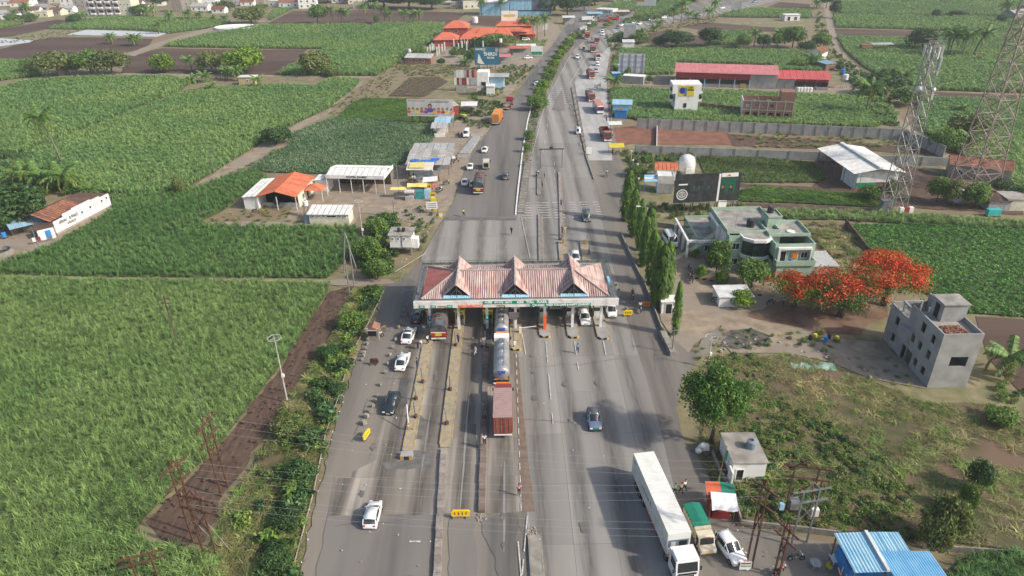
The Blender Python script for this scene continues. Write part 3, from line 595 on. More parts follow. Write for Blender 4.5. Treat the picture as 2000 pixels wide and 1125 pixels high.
field([(1880,1095),(1960,1078),(2100,1080),(2300,1300),(1840,1300),(1850,1125)],'canedk',.9,.9,1.05,'tall green cane in the bottom right corner by the boundary wall')
def patchy(P_,sc_,th,seed=0.0):
 return P_[np.array([mn.fractal(Vector((p[0]*sc_,p[1]*sc_*1.3,seed)),.8,2.0,3)>th for p in P_],bool)]if len(P_)else P_
def rough(px,kind,d,s,label,name='wild_grass',cat='grass',sv=.4,keep=1.0,zs=None,mask=None):
 if mask:return scatter(name,patchy(points(px,d,d,.3,.5,keep=keep),*mask),PC[kind],s,sv,label,cat,zs=zs)
 return scatter(name,points(px,d,d,.3,.5,keep=keep),PC[kind],s,sv,label,cat,zs=zs)
VERGE=[(700,562),(745,565),(722,612),(682,705),(640,845),(605,985),(578,1120),(560,1300),(300,1300),(440,1010),(560,800),(620,700)]
Z[0]+=.003;sheet('verge',VERGE,M('verge_soil',(.13,.1,.055),.95,c2=(.05,.06,.02),scale=.5,detail=12),Z[0])
rough(VERGE,'dry',.72,1.05,'tangled dry and green grass on the verge left of the road',mask=(.25,-.25,3))
rough([(700,565),(750,568),(722,616),(684,710),(642,850),(606,990),(578,1125),(570,1300),(470,1300),(520,1050),(600,850),(640,730),(690,620)],'weeddk',.9,.75,'leafy green weeds and creepers along the road edge','weeds','weeds',keep=.95,sv=.6,mask=(.2,-.2,5))
RW=[(1400,700),(1560,700),(1700,745),(1800,790),(1900,790),(2100,850),(2400,1100),(2000,1080),(1850,1060),(1640,1040),(1440,1030),(1400,960),(1370,870),(1380,780)]
Z[0]+=.003;sheet('waste_ground',RW,M('waste_ground',(.13,.105,.055),.95,c2=(.055,.06,.025),scale=.35,detail=12,c3=(.15,.1,.065),s3=.09),Z[0])
rough([(712,575),(742,570),(722,614),(682,706),(640,846),(605,986),(580,1120),(570,1300),(490,1300),(520,1080),(590,880),(630,740),(680,640)],'weeddk',1.7,1.35,'tangled dark scrub filling the verge beside the pipe rail','weeds','weeds',keep=.8,sv=.5,mask=(.3,-.3,9))
rough([(650,640),(690,600),(640,720),(600,830),(540,960),(500,1080),(450,1090),(520,900),(570,780)],'weed',1.7,.9,'olive scrub between the soil track and the dark road edge scrub','weeds','weeds',keep=.7,sv=.5,mask=(.3,-.05,4))
rough(RW,'dry',.75,1.0,'matted yellow dry grass on the waste ground to the right',zs=.9,mask=(.16,-.22))
rough([(1440,880),(1490,790),(1560,800),(1660,860),(1780,940),(1860,1010),(1850,1060),(1640,1040),(1440,1028),(1420,980)],'weed',.72,.55,'lush green creepers beside the small white hut','weeds','weeds',keep=.95,sv=.6,mask=(.14,-.18,7))
rough([(1480,800),(1620,850),(1780,930),(1900,1010),(1860,1060),(1760,960),(1640,880),(1500,830)],'weed',1.8,.6,'scattered green weeds at the edge of the dry grass','weeds','weeds',keep=.7)
rough([(1400,700),(1470,690),(1540,790),(1560,850),(1500,840),(1440,860),(1400,850)],'weed',.85,.5,'green weeds around the big roadside tree','weeds','weeds',keep=.7)
rough([(1930,740),(2060,780),(2060,860),(1950,800)],'weed',2.2,.8,'green weeds behind the bare concrete building','weeds','weeds',keep=.6)
rough([(1400,640),(1560,650),(1720,690),(1800,760),(1700,745),(1560,700),(1400,700)],'dry',1.8,.6,'sparse dry grass on the bare ground near the concrete building',keep=.7,zs=.6)
rough([(1220,300),(1290,296),(1360,300),(1350,345),(1290,330),(1245,360),(1226,340)],'weed',1.8,.9,'green shrubs on the plot beside the service lane end','weeds','weeds',keep=.8)
rough([(1250,400),(1330,400),(1440,400),(1480,410),(1400,425),(1310,428),(1262,430)],'weed',1.7,.8,'green shrubs under the black billboard','weeds','weeds',keep=.85)
rough([(1428,262),(1540,258),(1700,268),(1780,284),(1700,290),(1560,292),(1470,288)],'dry',1.7,1.1,'yellow green weeds inside the walled plot','weeds','weeds',keep=.6)
rough([(722,425),(770,425),(778,450),(758,470),(775,500),(760,540),(712,540),(700,500),(730,465)],'weeddk',1.3,1.1,'thick green shrubs around the raised white cabin','weeds','weeds')
rough([(770,415),(800,412),(840,400),(860,425),(830,470),(818,495),(800,440)],'weed',1.8,.7,'green weeds among the rubbish by the road bend','weeds','weeds',keep=.5)
rough([(900,235),(950,236),(960,250),(920,252)],'weed',1.5,.6,'green patch beside the orange container truck','weeds','weeds')
rough([(930,195),(990,205),(985,220),(940,232),(915,225)],'weeddk',1.8,.8,'dark weeds left of the parked flatbed lorry','weeds','weeds')
rough([(975,130),(1045,128),(1030,150),(1005,168),(960,165)],'weed',2.0,.8,'green grass beside the left carriageway near the tin house','weeds','weeds')
rough([(880,80),(940,92),(940,110),(890,108)],'weeddk',2.2,1.1,'dark shrubs around the orange roofed compound','weeds','weeds')
rough([(1010,82),(1070,80),(1060,98),(1000,94)],'canefar',2.0,.9,'tall grass clump right of the orange compound','weeds','weeds')
rough([(1740,430),(1640,440),(1600,480),(1560,480),(1560,440)],'dry',1.5,1.2,'dry brush behind the pale green house',cat='grass',keep=.8)
rough([(1180,70),(1225,64),(1260,56),(1250,75),(1215,84),(1205,140),(1196,200),(1190,210),(1196,110)],'weed',2.0,.9,'green bushes along the outside of the service lane','weeds','weeds',keep=.6)
rough([(1600,10),(1590,60),(1600,130),(1625,130),(1640,120),(1614,60)],'weed',2.6,1.0,'scrub along the dirt lane on the upper right','weeds','weeds',keep=.5)
rough([(1640,110),(1690,145),(1740,200),(1750,250),(1700,240),(1680,180),(1640,150)],'weeddk',2.0,1.2,'dense green scrub left of the dirt lane by the palms','weeds','weeds',keep=.8)
rough([(1860,300),(1890,310),(1980,365),(2060,400),(2060,385),(1950,330),(1880,290)],'weed',2.0,1.0,'hedge between the dirt lane and the right cane field','weeds','weeds')
rough([(-60,90),(100,62),(160,60),(140,72),(60,84)],'dry',3.0,1.0,'dry grass between the far left fields',keep=.7)
rough([(640,215),(712,165),(760,130),(790,112),(800,120),(770,150),(760,190),(690,200),(650,232)],'dry',1.8,.8,'dry grass bank beside the diagonal track',keep=.7)
rough([(370,378),(470,330),(540,290),(556,290),(500,330),(400,385)],'dry',1.4,.8,'dry grass along the diagonal farm track',keep=.8)
rough([(540,395),(600,440),(560,455),(400,440),(400,430)],'dry',1.5,.8,'dry weeds below the orange roofed restaurant',keep=.7)
for px,k_,d_,s_,l in(([(-60,330),(60,322),(150,350),(172,380),(110,385),(0,405),(-60,425)],'weed',1.3,1.3,'bright green undergrowth around the left palms'),([(770,128),(905,126),(965,132),(940,150),(878,150),(800,150)],'dry',1.8,1.2,'dry grass before the brick cottage'),([(1590,455),(1650,445),(1745,545),(1700,565),(1610,520)],'dry',1.1,1.3,'dry brush between the green office and the leafy field'),([(1640,540),(1740,548),(1730,580),(1660,570)],'weed',1.6,.6,'weeds under the largest flowering tree'),([(1345,690),(1400,645),(1420,700),(1385,720)],'dry',1.6,.7,'thin grass at the corner by the broken kerb'),([(860,100),(800,100),(770,120),(845,112)],'weeddk',2.2,1.3,'shrubs along the edge of the pale cane field'),([(940,150),(1000,148),(975,190),(905,196),(935,180)],'weed',1.9,.8,'green growth right of the tin fenced house'),([(1260,60),(1400,33),(1395,45),(1300,62),(1255,75)],'dry',2.6,1.4,'dry bank under the far highway'),([(1280,300),(1360,302),(1350,350),(1300,372),(1270,340)],'weed',2.2,.7,'low weeds around the domed tank'),([(1470,640),(1640,655),(1700,690),(1560,690),(1430,680)],'weed',2.0,.5,'low weeds on the bare ground behind the torn sheeting'),([(1215,320),(1230,330),(1260,440),(1300,560),(1288,560),(1225,420)],'weed',1.6,.6,'weeds at the foot of the slender tree row')):rough(px,k_,d_,s_,l,'weeds','weeds',keep=.85,mask=(.2,-.3,2))
for px,d,k in(([(770,412),(860,400),(862,428),(830,470),(810,500),(790,540),(770,545),(800,470)],.8,.7),([(590,1120),(615,1000),(640,900),(655,840),(700,700),(690,700),(640,850),(600,985),(578,1120)],.6,.5),([(1380,900),(1420,960),(1450,1020),(1480,1050),(1440,1040),(1400,980)],.7,.5),([(860,300),(900,260),(900,290),(880,330)],1.0,.5),([(1420,660),(1640,690),(1740,740),(1560,720),(1430,690)],1.8,.4),([(1150,1125),(700,1125),(700,700),(1280,700)],5.0,.2),([(630,1120),(820,1120),(800,620),(740,640)],3.0,.25),([(790,340),(900,290),(880,420),(780,380)],2.2,.5),([(1400,1125),(1640,1125),(1600,1060),(1440,1050)],1.4,.5),([(1210,250),(1200,300),(1230,460),(1340,690),(1300,690),(1220,500)],2.5,.4)):
 scatter('litter',points(px,d,d,.2,.5,keep=k,z=Z[0]+.02),PC['litter'],.42,.45,'scattered scraps of litter','litter')
scatter('rubble',points([(1400,655),(1500,660),(1620,690),(1800,755),(1700,740),(1540,700),(1400,690)],1.6,1.6,.3,.5,keep=.45),PC['stone'],.9,.5,'small stones strewn over the bare ground','stones')
scatter('rubble',points([(1100,160),(1128,230),(1146,312),(1136,300),(1112,210)],1.0,1.0,.3,.5,keep=.6,z=Z[0]),PC['stone'],.7,.5,'rubble lying along the concrete divider','stones')
scatter('soil_clods',points([(640,572),(700,552),(600,720),(520,850),(440,960),(400,1060),(330,1065),(285,1020),(430,872),(560,702)],.8,.8,.3,.5,keep=.5,z=Z[0]),PC['clod'],.5,.5,'loose clods on the dark soil track','soil')
m_wpaint=M('white_paint_worn',(.72,.7,.66),.6,c2=(.5,.46,.4),scale=.9,detail=8,lo=.3,hi=.5)
m_roofred=M('weathered_red_sheet',(.3,.125,.11),.78,c2=(.45,.37,.335),scale=1.0,detail=10,stretch=(5,.3,1),rand=.14,lo=.4,hi=.68)
m_roofred2=M('solid_red_sheet',(.3,.085,.08),.65,c2=(.36,.15,.13),scale=.6,detail=8,rand=.08)
m_green=M('sign_green',(.01,.24,.14),.5,var=.1)
m_orange=M('sign_orange',(.75,.13,.03),.5,var=.1)
m_let=M('lettering_white',(.85,.85,.83),.5,var=0)
m_letblk=M('lettering_black',(.02,.02,.02),.5,var=0)
m_blue=M('blue_roof_sheet',(.2,.42,.58),.6,c2=(.32,.52,.62),scale=.8,rand=.1)
m_steel=M('grey_steel',(.2,.2,.2),.5,metal=.3,var=.2)
m_dark=M('dark_opening',(.012,.013,.015),.8,var=0)
m_glass=M('dark_glass',(.02,.028,.03),.08,spec=.8,var=0)
m_rust=M('rusty_steel',(.12,.06,.04),.8,c2=(.07,.035,.025),scale=3)
m_conc_raw=M('raw_concrete',(.34,.335,.32),.9,c2=(.25,.245,.235),scale=.5,detail=9,bump=.15)
m_paver=M('yellowish_pavers',(.36,.3,.2),.9,c2=(.27,.225,.15),scale=1.3,detail=8)
m_pinkp=M('pink_grey_block',(.3,.26,.225),.9,c2=(.21,.18,.155),scale=2,detail=8,rand=.18)
m_ridge=M('ridge_cap_grey',(.42,.38,.34),.6,c2=(.3,.25,.22),scale=1)
def corr(A,Bp,up,vmax,name,mat,parent,width=1.05,pitch=.32,amp=.055,mats=None):
 """corrugated sheets: eave A->B, up = slope vector (unit), vmax(u) length up the slope"""
 A=Vector(A);Bp=Vector(Bp);L_=(Bp-A).length;d=(Bp-A)/L_;up=Vector(up).normalized();n=d.cross(up).normalized();k=max(1,round(L_/width));wd=L_/k
 for i in range(k):
  m=max(2,int(wd/pitch*2));b=B();lift=random.uniform(0,.02)
  for j in range(m+1):
   u=wd*i+wd*j/m*.995+.001;o=n*((amp if j%2 else-amp)+lift);v=max(.01,vmax(min(L_-.001,max(.001,u))))
   b.v+=[tuple(A+d*u+o-up*random.uniform(0,.0)),tuple(A+d*u+o+up*v)]
   if j:b.f.append((2*j-2,2*j,2*j+1,2*j-1));b.m.append(0)
  b.obj(name,random.choice(mats)if mats else mat,parent)
PZ=T('toll_plaza','toll plaza canopy with weathered red corrugated roof and three cross gables spanning the lanes','toll plaza',.5,96,0)
X0,X1,Y0,Y1,ZE,ZR=-14.9,14.9,.8,12.4,6.1,8.1;YM=(Y0+Y1)/2;RX0,RX1=-9.6,9.6
sl=math.hypot(YM-Y0,ZR-ZE)
def vm(u):
 x=X0+u;return sl if RX0<=x<=RX1 else sl*((x-X0)/(RX0-X0)if x<RX0 else(X1-x)/(X1-RX1))
corr((X0,Y0,ZE),(X1,Y0,ZE),(0,YM-Y0,ZR-ZE),vm,'roof_sheet',m_roofred,PZ)
corr((X1,Y1,ZE),(X0,Y1,ZE),(0,YM-Y1,ZR-ZE),vm,'roof_sheet',m_roofred,PZ)
hyp=math.hypot(RX0-X0,ZR-ZE);hv=lambda u:hyp*(1-abs(u/(Y1-Y0)*2-1))
corr((X0,Y1,ZE),(X0,Y0,ZE),(RX0-X0,0,ZR-ZE),hv,'roof_sheet',m_roofred2,PZ)
corr((X1,Y0,ZE),(X1,Y1,ZE),(RX1-X1,0,ZR-ZE),hv,'roof_sheet',m_roofred,PZ)
b=B();b.bx(X0+.1,X1-.1,Y0+.1,Y1-.1,5.86,5.98);b.obj('ceiling',m_conc_raw,PZ)
b=B();b.bar((RX0,YM,ZR+.08),(RX1,YM,ZR+.08),.28)
for a,c in(((X0,Y0),RX0),((X0,Y1),RX0),((X1,Y0),RX1),((X1,Y1),RX1)):b.bar((a[0],a[1],ZE+.08),(c,YM,ZR+.08),.26)
b.obj('ridge_cap',m_ridge,PZ)
for gx in(-9.3,0.0,9.3):
 s_=2.35;za,zb=8.45,6.2;gl=math.hypot(s_,za-zb);ya,yb=Y0+.3,Y1-1.2
 for sg in(-1,1):
  A=(gx+sg*s_,yb if sg<0 else ya,zb);C_=(gx+sg*s_,ya if sg<0 else yb,zb)
  k=9;LL=yb-ya
  corr(A,C_,(-sg*s_,0,za-zb),lambda u:gl,'roof_sheet',m_roofred,PZ,width=1.25)
 b=B();b.bar((gx,ya-.35,za+.06),(gx,yb+.1,za+.06),.24);b.obj('ridge_cap',m_ridge,PZ)
 b=B();b.quad((gx-s_+.1,ya+.25,zb),(gx+s_-.1,ya+.25,zb),(gx,ya+.25,za-.12));b.obj('gable_opening',m_dark,PZ);b=B();b.quad((gx+s_-.1,yb-.25,zb),(gx-s_+.1,yb-.25,zb),(gx,yb-.25,za-.12));b.obj('gable_opening',m_dark,PZ)
 b=B()
 for y in(ya+.12,):
  b.bar((gx-s_+.1,y,zb+.08),(gx+s_-.1,y,zb+.08),.09);b.bar((gx,y,zb),(gx,y,za-.1),.07);b.bar((gx-1.2,y,zb),(gx-.1,y,zb+1.3),.06);b.bar((gx+1.2,y,zb),(gx+.1,y,zb+1.3),.06)
 b.obj('gable_truss',m_steel,PZ)
 for sg in(-1,1):
  b=B();m=12
  for j in range(m+1):
   x=gx+sg*(.06+2.1*j/m);z=.03*(j%2);b.v+=[(x,Y0-.02,ZE+z+.06),(x,Y0+.75,ZE+z+.42)]
   if j:b.f.append((2*j-2,2*j,2*j+1,2*j-1));b.m.append(0)
  b.obj('blue_roof_sheet',m_blue,PZ)
for i in range(8):
 a=-16.1+32.4*i/8;b=B();b.bx(a+.01,a+32.4/8-.01,-.1,.1,4.95,6.12);b.obj('fascia_panel',m_wpaint,PZ)
b=B();b.bx(-16.1,16.3,.1,.75,5.9,5.98);b.obj('gutter',m_conc_raw,PZ)
for nm,(x0,x1,y0,y1)in(('l',(-16.0,-15.2,.2,13.3)),('r',(15.2,16.1,.2,13.3)),('b',(-15.2,15.2,12.6,13.3))):
 b=B();b.bx(x0,x1,y0,y1,5.8,5.9);b.obj('catwalk',m_steel if nm!='b' else m_conc_raw,PZ)
b=B()
for(p,q)in(((-16.05,.2),(-16.05,13.3)),((16.1,.2),(16.1,13.3)),((-16.05,13.35),(16.1,13.35)),((-15.15,.8),(-15.15,12.7)),((15.15,.8),(15.15,12.7))):
 for z in(6.25,6.7):b.bar((*p,z),(*q,z),.06)
 n=int(math.hypot(q[0]-p[0],q[1]-p[1])/1.6)
 for i in range(n+1):b.bar((p[0]+(q[0]-p[0])*i/n,p[1]+(q[1]-p[1])*i/n,5.85),(p[0]+(q[0]-p[0])*i/n,p[1]+(q[1]-p[1])*i/n,6.7),.06)
b.obj('catwalk_railing',M('dark_grey_rail',(.1,.11,.1),.6,var=.2),PZ)
b=B();b.bx(-16.05,16.1,13.38,13.42,5.75,6.4);b.obj('rear_fascia',M('greenish_grey_board',(.2,.22,.18),.8,var=.3),PZ)
CX=[-13.8,-9.2,-4.6,0,4.7,9.2,13.8]
for x in CX:
 for y in(1.2,11.5):
  b=B();b.bx(x-.21,x+.21,y-.21,y+.21,.3,5.88);b.obj('column',m_wpaint,PZ)
def sign(x0,x1,z0,z1,mat,txt,size,lm=None,parent=PZ,y=-.13,name='sign_board',wd=None):
 b=B();b.bx(x0,x1,y-.02,y+.02,z0,z1);o=b.obj(name,mat,parent)
 if txt:textmesh(txt,size,lm or m_let,'lettering',o,((x0+x1)/2,y-.03,(z0+z1)/2),width=wd or(x1-x0)*.9)
 return o
S1=sign(-5.1,5.2,5.56,6.1,m_green,None,.4);textmesh('किणी  पथकर  नाका',.5,m_let,'lettering',S1,(-2.7,-.16,5.81),width=4.3,bold=.018);textmesh('KINI   TOLL   PLAZA',.58,m_let,'lettering',S1,(2.6,-.16,5.83),width=4.7,bold=.022)
S2=sign(2.3,11.9,4.99,5.5,m_green,None,.4);textmesh('शुभ यात्रा',.46,m_let,'lettering',S2,(3.6,-.16,5.23),width=2.0,bold=.016);textmesh('WISH YOU SAFE & HAPPY JOURNEY',.5,m_let,'lettering',S2,(8.3,-.16,5.25),width=6.9,bold=.018)
sign(-9.0,-7.05,4.99,5.5,m_orange,'ETC VEHICLE\nONLY',.2);sign(-7.05,-5.1,4.99,5.5,m_orange,'वाहन के लिए\nआरक्षित',.22)
for a in(-15.2,-13.4,-10.8):
 o=sign(a,a+.85,5.0,5.48,m_green,None,.2)
 for q,w_ in((.3,.5),(.13,.6)):B().box(a+.42,-.16,5.0+q,w_,.01,.07).obj('worn_letter_line',m_let,o)
for a in(-12.2,-2.9):sign(a,a+1.35,5.0,5.46,M('fastag_cream',(.6,.55,.42),.5,var=.1),'FASTag',.36,m_letblk)
for x in(-15.6,15.4):
 b=B();b.bx(x-.2,x+.2,2.6 if x<0 else 5,4.2 if x<0 else 7,6.0,6.5);b.obj('floodlight_box',m_blue if x>0 else m_steel,PZ)
for x,z in((-13.8,2.9),(-4.6,2.9),(0,2.9)):
 b=B();b.bx(x-.28,x+.28,.9,.94,z-.9,z);o=b.obj('column_sign',m_green,PZ);B().box(x,.89,z-.6,.12,.01,.5).obj('worn_letter_line',m_let,o)
m_byel=M('booth_yellow',(.62,.5,.02),.5,c2=(.5,.4,.05),scale=1);m_bwhite=M('booth_white',(.6,.6,.55),.6,c2=(.45,.44,.4),scale=1)
def booth(x,y,label):
 t=T('toll_booth',label,'toll booth',x,y,.3,0,'toll booths under the canopy')
 B().box(0,0,0,1.5,2.4,1.0).obj('lower_wall',m_bwhite,t);b=B();b.box(0,0,1.85,1.55,2.45,.75);b.box(-.7,0,1,.15,2.4,.85);b.box(.7,-.95,1,.15,.5,.85);b.obj('upper_wall',m_byel,t)
 B().box(0,0,1.0,1.36,2.3,.85).obj('window',m_glass,t);B().box(0,0,2.6,1.8,2.8,.12).obj('roof',m_byel,t)
 b=B();b.tube([(-.5,-1.27,1.95),(-.3,-1.27,2.35),(.1,-1.27,2.45),(.4,-1.27,2.2),(.5,-1.27,1.9)],.06,5);b.obj('black_arc_emblem',m_blk,t)
 B().box(.25,-1.22,0,.6,.05,.98).obj('door',m_steel,t)
booth(-13.2,99.6,'yellow and white toll booth on the leftmost island');booth(-8.6,99.6,'yellow toll booth on the long tiled island beside the tarpaulin lorry');booth(-4.0,99.6,'yellow toll booth next to the silver tanker')
for x,l in((.5,'plain toll booth on the island right of the silver tankers'),(5.2,'toll booth behind the orange painted column'),(9.7,'toll booth left of the white hatchback under the canopy'),(14.3,'toll booth on the rightmost island')):
 t=T('toll_booth',l,'toll booth',x,101.5,.3,0,'toll booths under the canopy');B().box(0,0,0,1.3,2.2,1.0).obj('lower_wall',m_bwhite,t);B().box(0,0,1,1.22,2.1,.8).obj('window',m_glass,t);B().box(0,0,1.8,1.4,2.4,.5).obj('roof',m_bwhite,t)
def island(x,w_,y0,y1,label,h=.38,kerbs='both',top=m_paver,blk=1.0,nose=True,x2=None,cmat=None,end='near'):
 t=T('traffic_island',label,'traffic island',x,y0,0,0 if x2 is None else-math.atan2(x2-x,y1-y0),'kerbed islands between the lanes');L_=y1-y0
 b=B();pts=[(-w_/2+.15,.2),(w_/2-.15,.2),(w_/2-.15,L_),(-w_/2+.15,L_)]
 if nose:pts=[(-w_/2+.15,.7),(-w_/4,.25),(w_/4,.25),(w_/2-.15,.7)]+pts[2:]
 b.prism(pts,-.1,h-.02);b.obj('paving',top,t);n=max(2,int(L_/blk));n=min(n,90);me={}
 for s in((1,-1)if kerbs=='both' else(1,)):
  for i in range(n):
   a0,a1=.7+(L_-.7)*i/n,.7+(L_-.7)*(i+1)/n;k=(i%2)
   mt=cmat or(m_yel if k else m_kerb);mt=mt if kerbs!='plain' else m_pinkp
   key=(id(mt),round(a1-a0,3))
   if key not in me:q=B();q.box(0,0,0,.17,a1-a0-.03,h+.1);me[key]=q.mesh('kerb_block',mt)
   link('kerb_block',me[key],t,(s*(w_/2-.085)+random.uniform(-.012,.012),(a0+a1)/2,-.1+random.uniform(-.02,.01)))
 if nose:
  for i in range(4):
   a=-math.pi/2+(-.66+.44*i)*1.0;q=B();q.box((w_/2-.1)*math.sin((-.75+.5*i)*1.15),.62-.55*math.cos((-.75+.5*i)*1.15),-.1,w_/3.4,.16,h+.1,rz=(-.75+.5*i)*1.15*.9);q.obj('kerb_block',m_yel if i%2 else m_blk,t)
 return t
def blockwall(a,b_,w_,h,label,mat=m_pinkp,blk=1.1,name='low_block_wall',cat='low wall',group=None):
 A,C_=Vector(a),Vector(b_);L_=(C_-A).length;n=max(1,int(L_/blk));t=T(name,label,cat,A.x,A.y,0,math.atan2(C_.y-A.y,C_.x-A.x),group)
 q=B();q.bx(0,L_/n-.03,-w_/2,w_/2,-.1,h);me=q.mesh('block',mat)
 for i in range(n):link('block',me,t,(L_/n*i,random.uniform(-.04,.04),random.uniform(-.05,.03)),(0,0,random.uniform(-.015,.015)))
 return t
island(-13.45,1.5,67.3,111,'long island of yellowish pavers, leftmost, with a yellow box end')
t=T('barrier_end','yellow and black concrete block at the near end of the leftmost island','crash block',-13.45,67.0,0);B().box(0,0,0,1.5,.9,.75).obj('block',m_conc_raw,t)
for x in(-.55,.55):B().box(x,-.47,0,.42,.1,.74).obj('yellow_panel',m_yel,t)
B().box(0,-.46,.05,.6,.08,.6).obj('black_recess',m_blk,t)
island(-8.8,1.6,68.4,112,'long tiled island left of the red container lorry, second from the left',nose=False)
blockwall(G(851,1180),(-8.95,68.2),.75,.55,'low wall of pink and grey blocks running from the tiled island to the near edge')
blockwall((-3.85,57.6),(-4.2,91),.75,.55,'low dark stained block wall left of the red container lorry',M('dark_stained_block',(.15,.12,.1),.9,c2=(.22,.16,.13),scale=1,rand=.2))
island(-4.2,1.9,91.5,112,'dark oil stained island left of the silver tankers',top=m_stain)
island(.5,1.9,90.6,112,'island right of the silver tankers with an equipment pole')
island(5.2,1.9,94.2,112,'rounded island under the orange painted column',top=m_conc_raw);island(9.7,1.9,93.9,112,'rounded concrete island left of the white hatchback under the canopy',top=m_conc_raw);island(14.4,1.9,93.4,112,'rightmost rounded concrete island under the canopy',top=m_conc_raw)
island(2.5,1.5,38,54.2,'sandy island with broken white kerb at the bottom of the lanes',top=m_kerb,nose=False,kerbs='both',cmat=m_kerb,x2=2.0)
island(5.5,1.1,112.4,145.5,'narrow block island beyond the canopy, with a red far end',nose=False,top=m_pinkp,kerbs='both',cmat=m_pinkp,x2=6.6)
island(9.9,1.7,112.4,131,'wide island just beyond the canopy where the traffic police stand',nose=False,top=m_paver,cmat=m_kerb,x2=10.4)
island(10.5,.9,131.2,174,'narrow block island leading to the height gauge frame',nose=False,top=m_pinkp,cmat=m_pinkp,x2=12.9)
island(14.2,1.7,112.4,131,'short island beyond the canopy right of the waiting white car',top=m_paver,nose=False,cmat=m_kerb,x2=14.9)
island(6.8,1.0,157.5,176,'far short island under the left leg of the height gauge frame',nose=False,cmat=m_kerb,top=m_pinkp,x2=7.6)
def heap(x,y,r,n,label,name='rubble_heap',mat='rubble_stone',z=0):
 b=B();q=random.Random(int(x*10+y))
 for i in range(n):
  a,d=q.uniform(0,6.28),r*q.random()**.6;s=q.uniform(.15,.35)
  b.box(d*math.cos(a),d*math.sin(a),max(0,(r-d)*.35)*q.random(),s,s*.8,s*.7,q.uniform(0,3),.7)
 t=b.obj(name,_M[mat],None,loc=(x,y,z));tag(t,label,'rubble');return t
heap(-3.8,57.0,.6,26,'broken concrete heap at the near end of the dark block wall');heap(1.9,54.6,.8,34,'broken concrete heap on the sandy island tip')
x,y=G(1061,370);x1,y1=G(1094,343)
t=T('height_gauge','thin black portal frame over the far lanes beyond the canopy','height gauge',x,y+16,0);b=B();hh=5.2
b=B();b.bar((0,0,0),(0,0,hh),.22);b.obj('post',m_steel,t);b=B();b.bar((5.7,0,0),(5.7,0,hh),.22);b.obj('post',m_steel,t);b=B();b.bar((-.4,0,hh),(6.1,0,hh),.26);b.obj('crossbar',m_blk,t);B().box(2.8,0,hh,.8,.3,.6).obj('sensor_box',m_blk,t)
def pole_thing(x,y,h,r,label,mat=m_steel,name='pole',cat='pole',top=None,group=None,z=0):
 t=T(name,label,cat,x,y,z,0,group);b=B();b.cyl(0,0,0,h,r,r*.8,7);b.obj('shaft',mat,t)
 if top:b=B();top(b,h);b.obj('head',mat,t)
 return t
t=pole_thing(.1,91.5,6.0,.1,'tall post with a square dark board on the island right of the silver tankers',name='board_post');B().box(0,-.16,5.5,1.25,.12,1.15).obj('board',M('brown_board',(.15,.12,.12),.8,var=.1),t)
B().box(.2,-.2,.9,.4,.3,.5).obj('white_box',m_wpaint,t)
t=T('orange_painted_column','bright orange painted column guard on the rounded island','column guard',5.2,96.6,.3);B().box(0,0,0,.5,.5,2.6).obj('guard',m_orange,t);heap(4.7,96.8,.45,14,'red and grey blocks beside the orange painted column',z=.35)
t=T('boom_barrier','white boom barrier arm beside the silver tanker','boom barrier',1.2,95.6,.35);B().box(0,0,0,.35,.35,1.0).obj('cabinet',m_wpaint,t);b=B();b.bar((0,0,.9),(2.6,0,1.15),.12);b.obj('boom',m_wpaint,t)
for x,y,l in((-13.2,74.5,'dark boom barrier mast on the leftmost tiled island'),(-13.6,78.5,'upright steel barrier on the leftmost tiled island near the black car'),(-9.0,80.5,'dark reader pole on the second tiled island'),(-8.9,73.0,'short rusty mast on the near part of the second tiled island'),(-8.9,92.0,'dark pole beside a man on the second tiled island'),(-4.3,91.8,'dark pole beside the man in white near the tanker'),(-13.1,82.4,'thin mast leaning on the leftmost tiled island'),(-4.0,74.0,'bent steel mast on the dark block wall')):
 t=T('barrier_mast',l,'barrier',x,y,.35,random.uniform(0,3));B().box(0,0,0,.45,.35,.5).obj('base',m_rust,t);b=B();b.bar((0,0,.4),(random.uniform(-.2,.2),.1,2.6),.12);b.obj('mast',m_steel,t)
t=T('boom_barrier','white topped boom barrier with yellow trestle on the leftmost tiled island','boom barrier',-13.5,72.0,.35)
for s in(-.3,.3):b=B();b.bar((s,0,0),(s,.1,1.1),.14);b.obj('leg',m_yel,t)
b=B();b.bar((-.3,0,.6),(-.5,1.5,3.0),.14);b.obj('boom',m_wpaint,t)
for px,l in(((1100,478),'first'),((1097,470),'x'),((1145,480),'y'),((1150,500),'z')):
 x,y=G(*px);t=T('barrier_post',{'first':'yellow barrier post beside the police on the wide island','x':'grey boom cabinet on the wide island','y':'yellow barrier post on the short far island','z':'dark camera post on the short far island'}[l],'barrier',x,y,.35)
 B().box(0,0,0,.4,.4,1.1).obj('cabinet',m_yel if l in('first','y')else m_steel,t);b=B();b.bar((.1,0,1),(.1,0,2.4),.12);b.obj('mast',m_steel,t)
def paint(nm,c,rough=.25):return M('paint_'+nm,c,rough,var=.05,scale=3,coat=.6,spec=.5)
PW,PB_,PBL,PSIL=paint('white',(.78,.78,.76)),paint('black',(.015,.017,.02)),paint('slate_blue',(.13,.18,.25)),paint('silver',(.5,.52,.54))
PDG=paint('dark_green_black',(.02,.03,.032));PRED=paint('red',(.4,.04,.03));PMAR=paint('maroon',(.22,.035,.03));POR=paint('orange',(.65,.2,.03));PCR=paint('cream',(.62,.55,.4));PGRY=paint('grey',(.09,.1,.11))
